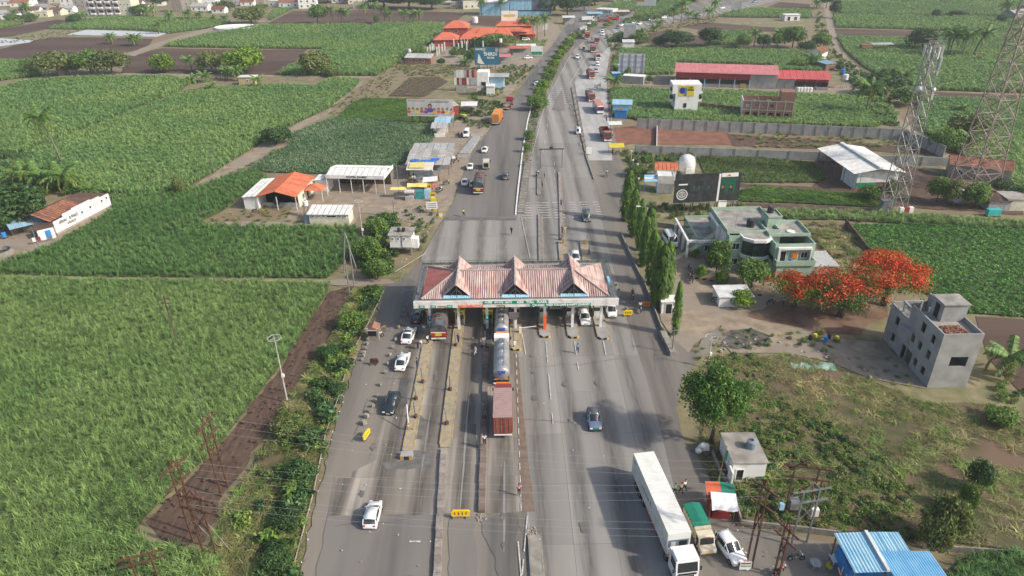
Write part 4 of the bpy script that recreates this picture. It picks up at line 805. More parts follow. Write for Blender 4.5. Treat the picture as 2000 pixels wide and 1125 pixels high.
m_tyre=M('tyre',(.02,.02,.02),.9,var=.1);m_rim=M('rim',(.45,.45,.46),.35,metal=.8,var=.1);m_light=M('headlight',(.75,.75,.72),.15,var=0);m_tail=M('tail_light',(.45,.01,.01),.25,var=0);m_plate=M('plate_white',(.7,.7,.65),.5,var=0);m_platey=M('plate_yellow',(.65,.45,.03),.5,var=0)
m_under=M('underbody',(.03,.03,.03),.9,var=0);m_chrome=M('chrome',(.6,.6,.6),.2,metal=1,var=0)
_wh={}
def wheel(parent,x,y,r=.32,w_=.2):
 if(r,w_)not in _wh:
  b=B();n=14;pr=[(-w_/2,r*.6),(-w_/2,r*.93),(-w_*.35,r),(w_*.35,r),(w_/2,r*.93),(w_/2,r*.6)]
  b.loft([[(q*math.cos(6.2832*k/n),p,q*math.sin(6.2832*k/n))for k in range(n)]for p,q in pr],cap=False);a=b.mesh('tyre',m_tyre,True)
  b=B();b.loft([[(q*math.cos(6.2832*k/n),p,q*math.sin(6.2832*k/n))for k in range(n)]for p,q in((-w_*.4,r*.62),(w_*.4,r*.62))]);_wh[(r,w_)]=(a,b.mesh('rim',m_rim))
 o=bpy.data.objects.new('wheel',None);COL.objects.link(o);o.parent=parent;o.location=(x,y,r);KIDS.setdefault(parent.name,[]).append(o)
 link('tyre',_wh[(r,w_)][0],o);link('rim',_wh[(r,w_)][1],o)
def car(label,x,y,rz,pt,L_=4.2,W=1.74,Hh=1.5,style='suv',group=None,roof=None,plate=None,name='car',cat='car',glassroof=False,rails=False):
 t=T(name,label,cat,x,y,.02,rz,group);w_=W/2;zb=Hh*.60;gl=.2
 if style=='suv':st=[(-.5,.40,.90,0),(-.487,.62,.97,0),(-.43,zb,.98,.0),(-.375,Hh*.93,.8,1),(-.3,Hh,.8,1),(.04,Hh*.985,.8,1),(.22,zb*1.02,.96,0),(.45,zb*.88,.95,0),(.492,.55,.9,0),(.5,.36,.88,0)];c0,c1,r0,r1=2,3,3,5
 elif style=='sedan':st=[(-.5,.40,.88,0),(-.492,zb*.95,.92,0),(-.36,zb*1.03,.95,0),(-.2,Hh*.97,.76,1),(-.12,Hh,.76,1),(.05,Hh*.985,.77,1),(.22,zb,.95,0),(.45,zb*.82,.93,0),(.492,.5,.88,0),(.5,.34,.85,0)]
 elif style=='hatch':st=[(-.5,.40,.9,0),(-.49,.7,.95,0),(-.455,zb,.97,0),(-.38,Hh*.93,.78,1),(-.28,Hh,.79,1),(.06,Hh*.985,.79,1),(.27,zb*1.0,.95,0),(.45,zb*.85,.93,0),(.492,.52,.88,0),(.5,.34,.85,0)]
 else:st=[(-.5,.4,.95,0),(-.495,.8,.98,0),(-.49,zb,.98,0),(-.465,Hh*.97,.88,1),(-.42,Hh,.88,1),(.3,Hh*.985,.88,1),(.43,zb*1.0,.95,0),(.48,zb*.8,.93,0),(.496,.5,.9,0),(.5,.34,.88,0)]
 def ring(s,lower):
  u,z,k,cab=s;X=u*L_;hw=w_*k if not cab else w_*.985;zt=z if not cab else zb;z0=.2 if abs(u)<.49 else .3
  e=1-.10*max(0,(abs(u)-.40)/.1)
  hw*=e;return[(X,-hw*.93,z0),(X,-hw,z0+.15),(X,-hw,min(zt-.06,zb-.04)),(X,-hw*.9,zt),(X,0,zt+.02),(X,hw*.9,zt),(X,hw,min(zt-.06,zb-.04)),(X,hw,z0+.15),(X,hw*.93,z0)]
 b=B();b.loft([ring(s,1)for s in st]);body=b.obj('body',pt,t,True)
 cabs=[i for i,s in enumerate(st)if s[3]];i0,i1=cabs[0]-1,cabs[-1]+1
 def gring(s):
  u,z,k,cab=s;X=u*L_
  if not cab:return[(X,-w_*.86,zb-.02),(X,-w_*.80,zb-.0),(X,0,zb+.02),(X,w_*.80,zb-.0),(X,w_*.86,zb-.02)]
  return[(X,-w_*.9,zb-.02),(X,-w_*k,z-.03),(X,0,z+.02),(X,w_*k,z-.03),(X,w_*.9,zb-.02)]
 rg=[gring(s)for s in st[i0:i1+1]]
 b=B();b.loft([rg[0],rg[1]],close=False,cap=False);b.obj('rear_window',m_glass,t,True)
 b=B();b.loft([rg[-2],rg[-1]],close=False,cap=False);b.obj('windscreen',m_glass,t,True)
 for sd in(0,3):
  b=B();b.loft([[r[sd],r[sd+1]]for r in rg[1:-1]],close=False,cap=False);b.obj('side_window',m_glass,t)
 b=B();e=.012
 b.loft([[(r[1][0],r[1][1],r[1][2]-.03),(r[1][0],r[1][1],r[1][2]+e),(r[2][0],0,r[2][2]+e+.01),(r[3][0],r[3][1],r[3][2]+e),(r[3][0],r[3][1],r[3][2]-.03)]for r in rg[1:-1]]);b.obj('roof',roof or pt,t,True)
 b=B()
 for sd in(-1,1):
  for r in(rg[1],rg[len(rg)//2],rg[-2]):
   p,q=(r[0],r[1])if sd<0 else(r[4],r[3]);b.bar((p[0],p[1]*1.01,p[2]),(q[0],q[1]*1.02,q[2]),.07)
  p,q=(rg[-2][1],rg[-1][1])if sd<0 else(rg[-2][3],rg[-1][3]);b.bar((p[0],p[1]*1.01,p[2]+.01),(q[0],q[1]*1.03,q[2]+.01),.08)
  p,q=(rg[1][1],rg[0][1])if sd<0 else(rg[1][3],rg[0][3]);b.bar((p[0],p[1]*1.01,p[2]+.01),(q[0],q[1]*1.03,q[2]+.01),.1)
 b.obj('pillars',pt,t)
 if glassroof:r_=rg[1:-1];b=B();xx=(r_[0][2][0]*.7,r_[-1][2][0]-.1);b.box((xx[0]+xx[1])/2,0,Hh+.025,abs(xx[1]-xx[0])*.75,W*.6,.02);b.obj('sunroof',m_glass,t)
 if rails:
  for s in(-1,1):b=B();b.bar((-.38*L_,s*w_*.74,Hh+.04),(.03*L_,s*w_*.74,Hh+.04),.05);b.obj('roof_rail',m_chrome,t)
 for s in(-1,1):
  B().box(L_*.487,s*w_*.66,.60,.09,w_*.38,.14).obj('headlight',m_light,t);B().box(-L_*.492,s*w_*.68,.72,.07,w_*.3,.15).obj('tail_light',m_tail,t);B().box(L_*.2,s*(w_+.05),zb-.02,.14,.16,.12).obj('mirror',pt,t)
  for u in(-.31,.32):wheel(t,u*L_,s*(w_-.09),.33 if style!='hatch' else .3)
 B().box(L_*.497,0,.42,.04,.5,.12).obj('number_plate',plate or m_plate,t);B().box(-L_*.498,0,.5,.04,.5,.12).obj('number_plate',plate or m_plate,t);B().box(L_*.493,0,.52,.04,w_*.7,.16).obj('grille',m_under,t)
 return t
UP,DN=math.pi/2,-math.pi/2
def gat(px,py):return G(px,py)
(x,y)=G(729,1012);car('white hatchback alone in the leftmost lane at the bottom, driving away',x,y,UP-.03,PW,3.9,1.7,1.5,'hatch')
(x,y)=G(766,795);car('dark green black car beside the leftmost tiled island, facing the camera',x,y,DN-.12,PDG,4.3,1.8,1.62,'suv',rails=True)
(x,y)=G(787,712);car('white saloon behind the white sports car, near the row of stones',x,y,UP-.1,PW,4.5,1.75,1.45,'sedan')
(x,y)=G(799,661);car('white low car with dark glass roof just behind the black estate',x,y,UP-.12,PW,4.5,1.85,1.5,'sedan',glassroof=True)
(x,y)=G(817,622);car('black estate car entering the canopy shadow on the left',x,y,UP-.1,PB_,4.3,1.8,1.65,'suv',rails=True)
(x,y)=G(1160,826);car('slate blue car with black roof in the tree shadow, facing the camera',x,y,DN+.0,PBL,4.1,1.8,1.6,'suv',roof=PGRY,plate=M('plate_green',(.02,.4,.2),.5,var=0),rails=True)
(x,y)=G(1141,627);car('white compact car leaving the canopy, facing the camera',x,y,DN+.03,PW,4.0,1.75,1.62,'suv',rails=True)
(x,y)=G(1193,612);car('white car half under the right end of the canopy',x,y,DN,PW,4.0,1.7,1.55,'hatch')
(x,y)=G(1123,508);car('white car waiting just beyond the canopy',x,y,DN,PW,4.0,1.7,1.55,'hatch')
(x,y)=G(1145,428);car('dark grey people carrier on the far rumble bars',x,y,DN-.02,PGRY,4.4,1.75,1.7,'van')
(x,y)=G(1129,261);car('small silver van beside the spiky divider',x,y,DN,PSIL,3.6,1.5,1.75,'van')
(x,y)=G(1423,1078);car('white car parked by the rusty double pole at the lower right',x,y,DN+.3,PW,4.3,1.8,1.65,'suv',rails=True)
(x,y)=G(988,348);car('dark blue car alone in the left carriageway',x,y,UP,PGRY,4.1,1.75,1.6,'suv')
for px,py,a,l,st in((947,296,UP-.1,'white saloon beside the weighbridge ramp','sedan'),(918,329,UP,'white saloon left of the cream tempo','sedan'),(908,360,UP,'white saloon nearest the yellow advert boards','sedan'),(924,362,UP,'white car mostly behind the tarpaulin lorry on the dirt yard side','hatch'),(1048,166,UP-.1,'white hatchback on the far left carriageway beside the hedge','hatch')):
 (x,y)=G(px,py);car(l,x,y,a,PW,4.2,1.7,1.5,st)
(x,y)=G(911,266);car('white microbus parked by the weighbridge, people beside it',x,y,DN,PW,4.6,1.9,2.1,'van',name='minibus',cat='minibus')
(x,y)=G(1308,476);car('white minibus parked beside the green police building',x,y,DN+.1,PW,5.2,2.0,2.3,'van',name='minibus',cat='minibus')
(x,y)=G(1031,115);car('old white saloon parked by the far roadside stalls',x,y,.2,PW,4.3,1.7,1.45,'sedan')
for px,py,a,c,l,st in((1127,114,DN,PW,'white hatchback beside a rider on the far highway','hatch'),(1166,128,DN,PW,'white people carrier behind the grey parked lorry','van'),(1164,141,DN,PSIL,'silver car parked beside the grey topped lorry','hatch'),(1207,56,DN-.5,PGRY,'dark car on the far bend, behind a white one','suv'),(1213,51,DN-.6,PW,'white car on the far bend, leading the dark one','sedan'),(1176,64,DN-.3,PW,'white car at the far bend nearest the hedge, rear of a pair','hatch'),(1178,69,DN-.3,PW,'white car at the far bend nearest the hedge, front of a pair','sedan'),(1237,46,DN-.7,PW,'white car beyond the blue topped hoarding','sedan'),(1249,48,DN-.7,PW,'white saloon just right of the blue topped hoarding','sedan'),(1268,41,DN-.8,PGRY,'dark car on the far straight','sedan'),(1296,36,DN-.9,PW,'white car near the far palms','hatch'),(1300,34,DN-.9,PGRY,'dark car next to the white one near the far palms','suv'),(1153,48,.1,PW,'white car by the far roadside shops','sedan'),(1410,17,DN-1.0,PW,'white car at the far end of the highway','hatch'),(1474,5,DN-1.1,PBL,'blue car at the farthest stretch of highway','suv'),(1027,79,.1,PW,'white van in the yard of the orange compound','van')):
 (x,y)=G(px,py);car(l,x,y,a,c,4.3,1.75,1.6,st)
def cab(t,x,w_=2.3,h=2.5,c=PRED,z=.6,ln=1.7,deco=True,side=1):
 b=B();b.ext([(x,z),(x+ln,z),(x+ln+.04,z+h*.45),(x+ln-.22,z+h*.95),(x+ln-.4,z+h),(x,z+h)],-w_/2,w_/2,'y');o=b.obj('cab',c,t)
 b=B();b.quad((x+ln+.055,-w_*.44,z+h*.47),(x+ln+.055,w_*.44,z+h*.47),(x+ln-.17,w_*.42,z+h*.9),(x+ln-.17,-w_*.42,z+h*.9));b.obj('windscreen',m_glass,o)
 for s in(-1,1):
  B().box(x+ln*.55,s*(w_/2+.01),z+h*.48,ln*.55,.03,h*.38).obj('side_window',m_glass,o);B().box(x+ln+.04,s*w_*.38,z+.22,.08,.28,.2).obj('headlight',m_light,o);b=B();b.box(x+ln-.1,s*(w_/2+.22),z+h*.45,.1,.2,.5);b.obj('mirror',m_under,o)
 B().box(x+ln+.06,0,z-.1,.14,w_*.98,.28).obj('bumper',PW if deco else c,o);B().box(x+ln+.05,0,z+.3,.05,w_*.6,.4).obj('grille',m_under,o);B().box(x+ln+.15,0,z-.05,.02,.5,.14).obj('number_plate',m_platey,o)
 if deco:B().box(x+ln-.15,0,z+h*.93,.25,w_*.8,.25).obj('name_board',POR,o)
 return o
def chassis(t,L_,x0,axles,w_=2.3,r=.5):
 b=B();b.bx(x0,x0+L_,-.45,.45,.55,.85);b.obj('chassis',m_under,t)
 for a in axles:
  for s in(-1,1):wheel(t,a,s*(w_/2-.2),r,.32)
def ribbed(b,x0,x1,y0,y1,z0,z1,n):
 b.bx(x0,x1,y0,y1,z0,z1)
 for i in range(n):x=x0+(x1-x0)*(i+.5)/n;b.bx(x-.07,x+.07,y0-.06,y1+.06,z0+.08,z1-.08)
def lorry(label,x,y,rz,kind='container',L_=9.0,c=PRED,bc=None,h=2.6,group=None,axles=None,cabc=None,name='lorry',empty_cab=False):
 t=T(name,label,'lorry',x,y,.02,rz,group);x0=-L_/2;bl=L_-1.95;bc=bc or c
 chassis(t,L_-.3,x0,axles or([x0+1.4,x0+2.7,L_/2-.9]if L_>7 else[x0+1.2,L_/2-.9]));cab(t,L_/2-1.75,c=cabc or c)
 if kind=='container':
  b=B();ribbed(b,x0,x0+bl,-1.22,1.22,1.0,1.0+h,int(bl/.45));b.bx(x0,x0+bl,-1.22,1.22,1.0+h-.02,1.0+h+.02);o=b.obj('container',bc,t)
  for s in(-1,1):
   d=B();d.box(x0-.04,s*.6,1.05,.05,1.12,h-.1);d.obj('door',bc,t)
   for q in(.25,.8):
    d=B();d.bar((x0-.09,s*q,1.1),(x0-.09,s*q,.9+h),.05);d.obj('lock_rod',m_chrome,t)
  B().box(x0-.05,0,.78,.12,2.3,.16).obj('bumper',PW,t)
 elif kind in('tarp','open','flat','low'):
  hb={'low':.7,'tarp':.95}.get(kind,1.5);b=B();b.bx(x0,x0+bl,-1.22,1.22,.95,1.1);b.obj('bed',m_under,t)
  for s in(-1,1):b=B();ribbed(b,x0,x0+bl,s*1.2-.04,s*1.2+.04,1.1,1.1+hb,int(bl/.8));b.obj('side_board',bc,t)
  b=B();b.bx(x0-.04,x0+.04,-1.16,1.16,1.1,1.0+hb);b.obj('tailgate',bc,t);b=B();b.bx(x0+bl-.06,x0+bl,-1.16,1.16,1.1,1.3+hb);b.obj('head_board',bc,t)
  B().box(x0-.08,0,.7,.1,2.3,.2).obj('bumper',PW,t);B().box(x0-.15,0,.85,.03,.55,.18).obj('number_plate',m_platey,t)
  for s in(-1,1):
   B().box(x0-.06,s*.85,1.2,.06,.5,.16).obj('tail_light',m_tail,t)
  B().box(x0-.06,0,1.25,.05,1.0,.5).obj('yellow_panel',m_byel,t);B().box(x0-.06,0,1.82,.05,2.3,.1).obj('white_stripe',PW,t)
  if kind=='tarp':
   r=random.Random(int(x*10));rings=[];n=12
   for i in range(n+1):
    X=x0+bl*i/n;e=1 if 0<i<n else .82;hh=h*(e+r.uniform(-.05,.05));rings.append([(X+(.12 if i==0 else 0),-1.28,1.5),(X,-1.3+r.uniform(-.03,.05),1.1+hh*.6),(X,-1.02,1.05+hh*.95+r.uniform(-.08,.08)),(X,-.3,1.15+hh+r.uniform(-.1,.1)),(X,.35,1.15+hh+r.uniform(-.1,.1)),(X,1.02,1.05+hh*.93+r.uniform(-.08,.08)),(X,1.3+r.uniform(-.05,.03),1.1+hh*.6),(X,1.28,1.5)])
   b=B();b.loft(rings);b.obj('tarpaulin',M('dark_tarpaulin',(.035,.04,.045),.55,c2=(.1,.11,.12),scale=1.2,detail=6,bump=.6),t)
   b=B()
   for i in range(2,n,2):q=[Vector(p)for p in rings[i]];b.tube([p+Vector((0,0,.03))for p in q[1:-1]],.025,4)
   b.obj('rope',M('rope_orange',(.6,.2,.08),.8,var=.1),t)
  if kind=='low':b=B();b.bx(x0+.1,x0+bl-.1,-1.1,1.1,1.1,1.45);b.obj('load',m_stain,t)
 return t
def tanker(label,x,y,rz,L_=10.5):
 t=T('tanker_lorry',label,'tanker lorry',x,y,.02,rz,'silver milk tankers queueing');x0=-L_/2;chassis(t,L_-.3,x0,[x0+1.2,x0+2.5,x0+3.8,L_/2-.9]);cab(t,L_/2-1.75,c=PW)
 m_tank=M('tank_steel',(.42,.42,.42),.42,metal=.45,c2=(.3,.3,.295),scale=1.2,detail=7);e=L_-2.1;b=B();rings=[];n=18
 for i in range(9):
  u=i/8;X=x0+e*u;q=1.0 if 0<i<8 else .9
  if i==0:X+=.0
  rings.append([(X,1.16*q*math.cos(6.2832*k/n),2.25+1.08*q*math.sin(6.2832*k/n))for k in range(n)])
 b.loft(rings[:1]+[[(p[0]+.22,p[1]/.9,(p[2]-2.25)/.9+2.25)for p in rings[0]]]+rings[1:]);b.obj('tank',m_tank,t,True)
 for i in(1,3,5,7):b=B();X=x0+e*i/8;b.loft([[(X+d,1.19*math.cos(6.2832*k/n),2.25+1.11*math.sin(6.2832*k/n))for k in range(n)]for d in(-.04,.04)]);b.obj('tank_band',m_chrome,t)
 for u in(.3,.62,.85):b=B();b.cyl(x0+e*u,0,3.3,3.5,.38,.34,12);o=b.obj('manhole',m_chrome,t);B().box(x0+e*u,0,3.5,.5,.12,.08).obj('lid_bar',m_steel,o)
 b=B()
 for s in(-.4,.4):b.bar((x0+.5,s,3.4),(x0+e-.5,s,3.4),.06)
 b.obj('catwalk_rail',m_chrome,t);textmesh('दूध',.75,M('tank_blue_letter',(.03,.1,.45),.5,var=0),'lettering',t,(x0-.03,0,2.6),(math.pi/2,0,-math.pi/2),width=1.2,bold=.02)
 B().box(x0-.05,0,.7,.12,2.3,.16).obj('bumper',PW,t)
 for s in(-1,1):B().box(x0-.02,s*.75,1.35,.08,.6,.2).obj('warning_panel',POR,t)
 return t
lorry('lorry under a dark tarpaulin tied with crossed orange ropes, entering the booths',*G(862,640),UP,'tarp',9.0,PRED,h=2.7)
tanker('front silver milk tanker, its nose under the canopy',-1.75,98.2,UP);tanker('second silver milk tanker, right behind the first',-1.7,86.5,UP,10.2)
m_contr=M('red_container_steel',(.3,.085,.06),.7,c2=(.21,.06,.045),scale=1.4,detail=7);m_conttop=M('dusty_container_roof',(.36,.24,.22),.8,c2=(.3,.2,.18),scale=1)
t=lorry('red container lorry behind the two tankers, doors shut',-1.45,74.3,UP,'container',8.3,PMAR,m_contr,2.55)
b=B();[b.bx(-4.15+.42*i,-4.15+.42*i+.39,-1.24,1.24,3.56,3.62)for i in range(15)];b.obj('container_roof',m_conttop,t)
(x,y)=G(1085,612);lorry('red lorry seen under the canopy beside the orange column',7.4,106.5,DN,'open',7.5,PRED,PMAR)
(x,y)=G(936,378);lorry('brown lorry heaped under a dark tarpaulin on the left carriageway edge',x,y+3,UP-.03,'tarp',9.0,PMAR,h=2.8)
(x,y)=G(972,245);lorry('orange container lorry parked left of the road',x,y+4,UP-.14,'container',9.5,PRED,M('orange_container',(.6,.27,.06),.6,c2=(.5,.2,.06),scale=.7),2.7)
(x,y)=G(993,214);lorry('tipper lorry with grey load ahead of the orange container',x,y+3,UP-.16,'low',8.5,PRED,PMAR)
(x,y)=G(1185,277);lorry('maroon open lorry nearest the end of the service lane',x,y+3.5,DN+.05,'open',8.5,PMAR,PMAR)
(x,y)=G(1160,200);lorry('tarpaulin lorry behind the red roofed bus',x-1,y+4,DN+.05,'tarp',8.5,PMAR,h=1.6)
(x,y)=G(1155,155);lorry('grey topped lorry with men standing beside it',x,y+3.5,DN+.05,'tarp',8.0,PRED,h=1.8)
(x,y)=G(1165,120);lorry('lorry with a yellow front panel in the far parked row',x+1,y+4,DN-.05,'tarp',7.5,POR,h=1.6,cabc=PW)
(x,y)=G(1160,104);lorry('red lorry beside the yellow fronted one in the far parked row',x,y+4,DN-.05,'container',7,PRED,PMAR,2.2)
(x,y)=G(1167,86);lorry('blue topped lorry driving near the far bend',x,y+3,DN-.1,'container',7,PRED,PBL,2.1)
(x,y)=G(1148,77);lorry('bright red lorry at the far bend by the flowering hedge',x,y+3,DN-.15,'container',7.5,PRED,PRED,2.4)
(x,y)=G(1140,64);tk=tanker('silver tanker beyond the hedge on the far left carriageway',x-1,y,UP-.5,9)
for px,py,a,l,c in((1180,43,.25,'red lorry with dark tarpaulin by the far shops',PRED),(1196,40,.25,'second red lorry by the far shops, right of the first',PRED),(1148,42,.1,'pale green white truck by the far roadside hut',PW)):
 (x,y)=G(px,py);lorry(l,x,y,a,'container' if c is PW else 'tarp',8,c,c,2)
(x,y)=G(1174,224);t=T('bus','red roofed white and blue bus parked in the service lane','bus',x-.5,y+4.5,.02,DN+.06);b=B();b.bx(-4.5,4.5,-1.22,1.22,.5,1.4);b.obj('lower_body',paint('bus_blue',(.04,.08,.3)),t)
b=B();b.bx(-4.5,4.5,-1.22,1.22,1.4,2.9);b.obj('upper_body',paint('bus_red',(.45,.09,.06)),t);b=B();b.bx(-4.45,4.4,-1.15,1.15,2.9,3.05);b.obj('roof',paint('bus_roof',(.5,.16,.11),.6),t);B().box(4.51,0,1.5,.04,2.2,.95).obj('windscreen',m_glass,t);B().box(4.52,0,.55,.06,2.3,.6).obj('front_panel',PW,t);B().box(4.5,0,2.6,.1,2.0,.35).obj('name_board',PW,t)
for s in(-1,1):
 for i in range(6):B().box(-3.8+1.25*i,s*1.23,1.7,1.0,.03,.8).obj('side_window',m_glass,t)
 for a in(-2.6,2.9):wheel(t,a,s*1.05,.48,.3)
 B().box(4.54,s*.85,.8,.05,.3,.22).obj('headlight',m_light,t)
bx_,by_=G(1322,1100);rx_,ry_=G(1252,935);hd=math.atan2(by_-ry_,bx_-rx_)
t=T('articulated_lorry','long white refrigerated container lorry parked on the right, facing the camera','articulated lorry',rx_,ry_,.02,hd);m_reef=M('reefer_white',(.68,.68,.63),.5,c2=(.52,.5,.44),scale=.5,detail=8,lo=.25,hi=.5)
LEN=12.2;b=B();ribbed(b,0,LEN,-1.22,1.22,1.25,4.1,34);[b.bx(1.2*i,1.2*i+.06,-1.2,1.2,4.1,4.13)for i in range(1,10)];b.obj('container',m_reef,t);b=B();b.bx(-.2,LEN+.1,-.9,.9,.9,1.2);b.bx(-.2,LEN+.3,-1.2,1.2,1.12,1.22);b.obj('trailer_frame',POR,t)
B().box(LEN+.03,0,2.2,.08,2.1,1.0).obj('refrigeration_unit',PBL,t);B().box(LEN+.08,.45,2.35,.06,.8,.7).obj('fan_grille',m_dark,t);B().box(LEN+.08,-.6,2.3,.06,.5,.7).obj('control_panel',PSIL,t);B().box(LEN+.04,0,1.3,.05,2.3,.85).obj('front_panel',PW,t)
for i,(u,hh_)in enumerate(((6.7,.5),(6.1,.32),(5.75,.3),(5.4,.34),(5.05,.3),(4.7,.3),(4.35,.34),(4.0,.3))):B().box(u,-1.265,2.55,.22,.02,hh_).obj('dark_letter_mark',m_letblk,t)
B().box(6.75,-1.265,2.95,.35,.02,.25).obj('orange_logo_mark',POR,t);B().box(.9,-1.265,3.3,.9,.02,.5).obj('teal_logo_mark',M('logo_teal',(.05,.3,.35),.5,var=0),t)
for a in(1.6,2.9,4.2):[wheel(t,a,s*1.0,.5,.35)for s in(-1,1)]
for s in(-1,1):b=B();b.bx(5.6,9.0,s*1.1-.04,s*1.1+.04,.5,1.0);b.obj('side_guard',PRED,t)
o=cab(t,LEN+.75,2.4,2.6,PW,.55,2.1,deco=False);[wheel(t,a,s*1.0,.5,.32)for a in(LEN+1.9,LEN-.3)for s in(-1,1)];B().box(LEN+2.92,0,1.4,.06,1.9,.22).obj('dark_front_strip',m_letblk,t)
for s in(-1,1):b=B();b.quad((LEN+2.96,s*.25,.85),(LEN+2.96,s*.75,.85),(LEN+2.96,s*.5,1.2));b.obj('red_triangle_mark',m_tail,t)
B().box(LEN+1.9,0,3.15,1.5,2.2,.12).obj('roof_fairing',PW,t)
(x,y)=G(1364,1048);t=T('pickup_truck','cream pickup truck with green tarpaulin beside the long white lorry','pickup truck',x,y,.02,DN+.13)
chassis(t,5.0,-2.6,[-1.7,1.6],1.8,.36);o=cab(t,.9,1.75,1.5,PCR,.45,1.15,deco=False);b=B();b.ext([(2.04,.45),(2.75,.45),(2.72,.95),(2.05,1.15)],-.85,.85,'y');b.obj('bonnet',PCR,t);b=B();ribbed(b,-2.6,.8,-.9,.9,.8,2.15,7);b.obj('cargo_box',M('cream_slats',(.5,.45,.33),.7,var=.2),t)
b=B();b.loft([[(X,-.95,1.95),(X,-.9,2.25+.03*(i%2)),(X,0,2.42),(X,.9,2.25),(X,.95,1.95)]for i,X in enumerate((-2.65,-1.5,-.4,.5))]);b.obj('green_tarpaulin',M('green_tarp',(.01,.2,.13),.6,c2=(.015,.15,.1),scale=1,bump=.4),t)
B().box(1.86,0,1.75,.05,.9,.14).obj('red_windscreen_strip',PRED,t)
for s in(-1,1):B().box(2.74,s*.62,.7,.06,.3,.16).obj('headlight',m_light,t)
B().box(2.78,0,.5,.04,.5,.12).obj('number_plate',m_platey,t)
(x,y)=G(950,328);t=T('tempo','cream box tempo with open dark rear on the left carriageway','tempo',x,y,.02,UP);chassis(t,4.0,-2,[-1.2,1.3],1.6,.3);cab(t,.9,1.55,1.4,PCR,.4,1.0,deco=False);b=B();b.bx(-2.1,.8,-.85,.85,.6,2.3);b.obj('cargo_box',PCR,t);B().box(-2.11,0,.8,.03,1.3,1.2).obj('rear_opening',m_dark,t)
def rick(px,py,label,rz=DN):
 x,y=G(px,py);t=T('auto_rickshaw',label,'auto rickshaw',x,y,.02,rz);b=B();b.ext([(-1.3,.35),(.9,.35),(1.35,.6),(1.25,1.0),(.5,1.05),(-1.3,1.0)],-.6,.6,'y');b.obj('body',PDG,t);b=B();b.loft([[(X,-.6,1.45),(X,-.5,z),(X,0,z+.08),(X,.5,z),(X,.6,1.45)]for X,z in((-1.3,1.65),(-.5,1.78),(.4,1.75),(.8,1.6))]);b.obj('hood',m_byel,t);b=B()
 for X,s in((-1.25,1),(-1.25,-1),(.75,1),(.75,-1)):b.bar((X,s*.57,1.0),(X,s*.57,1.5),.06)
 b.obj('frame',m_steel,t);B().box(.95,0,1.0,.04,1.05,.5).obj('windscreen',m_glass,t);wheel(t,1.0,0,.22,.12);wheel(t,-.8,.55,.22,.12);wheel(t,-.8,-.55,.22,.12)
rick(1140,97,'yellow hooded auto rickshaw in the middle of the far highway');rick(904,234,'auto rickshaw parked by the far stalls',2.5)
m_cream=M('cream_wall',(.62,.6,.47),.8,c2=(.5,.47,.37),scale=.8,detail=7)
m_ww=M('whitewash',(.72,.71,.68),.8,c2=(.55,.53,.48),scale=.7,detail=8,lo=.25,hi=.5)
m_mint=M('mint_wall',(.36,.47,.37),.8,c2=(.29,.39,.3),scale=.7,detail=8)
m_roofconc=M('stained_flat_roof',(.36,.34,.3),.9,c2=(.2,.185,.165),scale=.6,detail=9)
m_tin=M('grey_tin_sheet',(.4,.4,.39),.6,c2=(.28,.27,.26),scale=1.2,detail=7,stretch=(3,1,1),rand=.15)
m_wtin=M('white_tin_sheet',(.7,.7,.67),.5,c2=(.55,.54,.5),scale=.8,rand=.05)
m_oro=M('orange_roof_sheet',(.54,.17,.085),.65,c2=(.42,.12,.065),scale=.9,detail=8,rand=.09)
m_pinkroof=M('faded_pink_roof',(.52,.2,.2),.6,c2=(.44,.15,.15),scale=.5,rand=.04);m_redsheet=M('deep_red_cladding',(.3,.035,.035),.6,c2=(.24,.03,.03),scale=1,rand=.06)
m_tile=M('clay_tile_roof',(.3,.12,.075),.85,c2=(.15,.075,.05),scale=1.3,detail=6,rand=.3);m_tiledk=M('old_clay_tile',(.16,.095,.07),.9,c2=(.1,.065,.05),scale=1.5,rand=.25)
m_brick=M('brick_masonry',(.27,.14,.1),.9,c2=(.2,.11,.08),scale=2.5);m_bluep=M('blue_painted',(.03,.2,.5),.6,var=.15);m_ltblue=M('light_blue_sheet',(.25,.45,.6),.5,c2=(.35,.5,.6),scale=1,rand=.1)
m_wood=M('old_timber',(.18,.12,.08),.9,var=.3);m_tankb=M('black_tank',(.03,.03,.033),.5,var=.15);m_tankw=M('white_tank',(.65,.65,.63),.5,var=.1);m_thatch=M('thatch',(.3,.25,.18),.95,c2=(.2,.165,.12),scale=3)
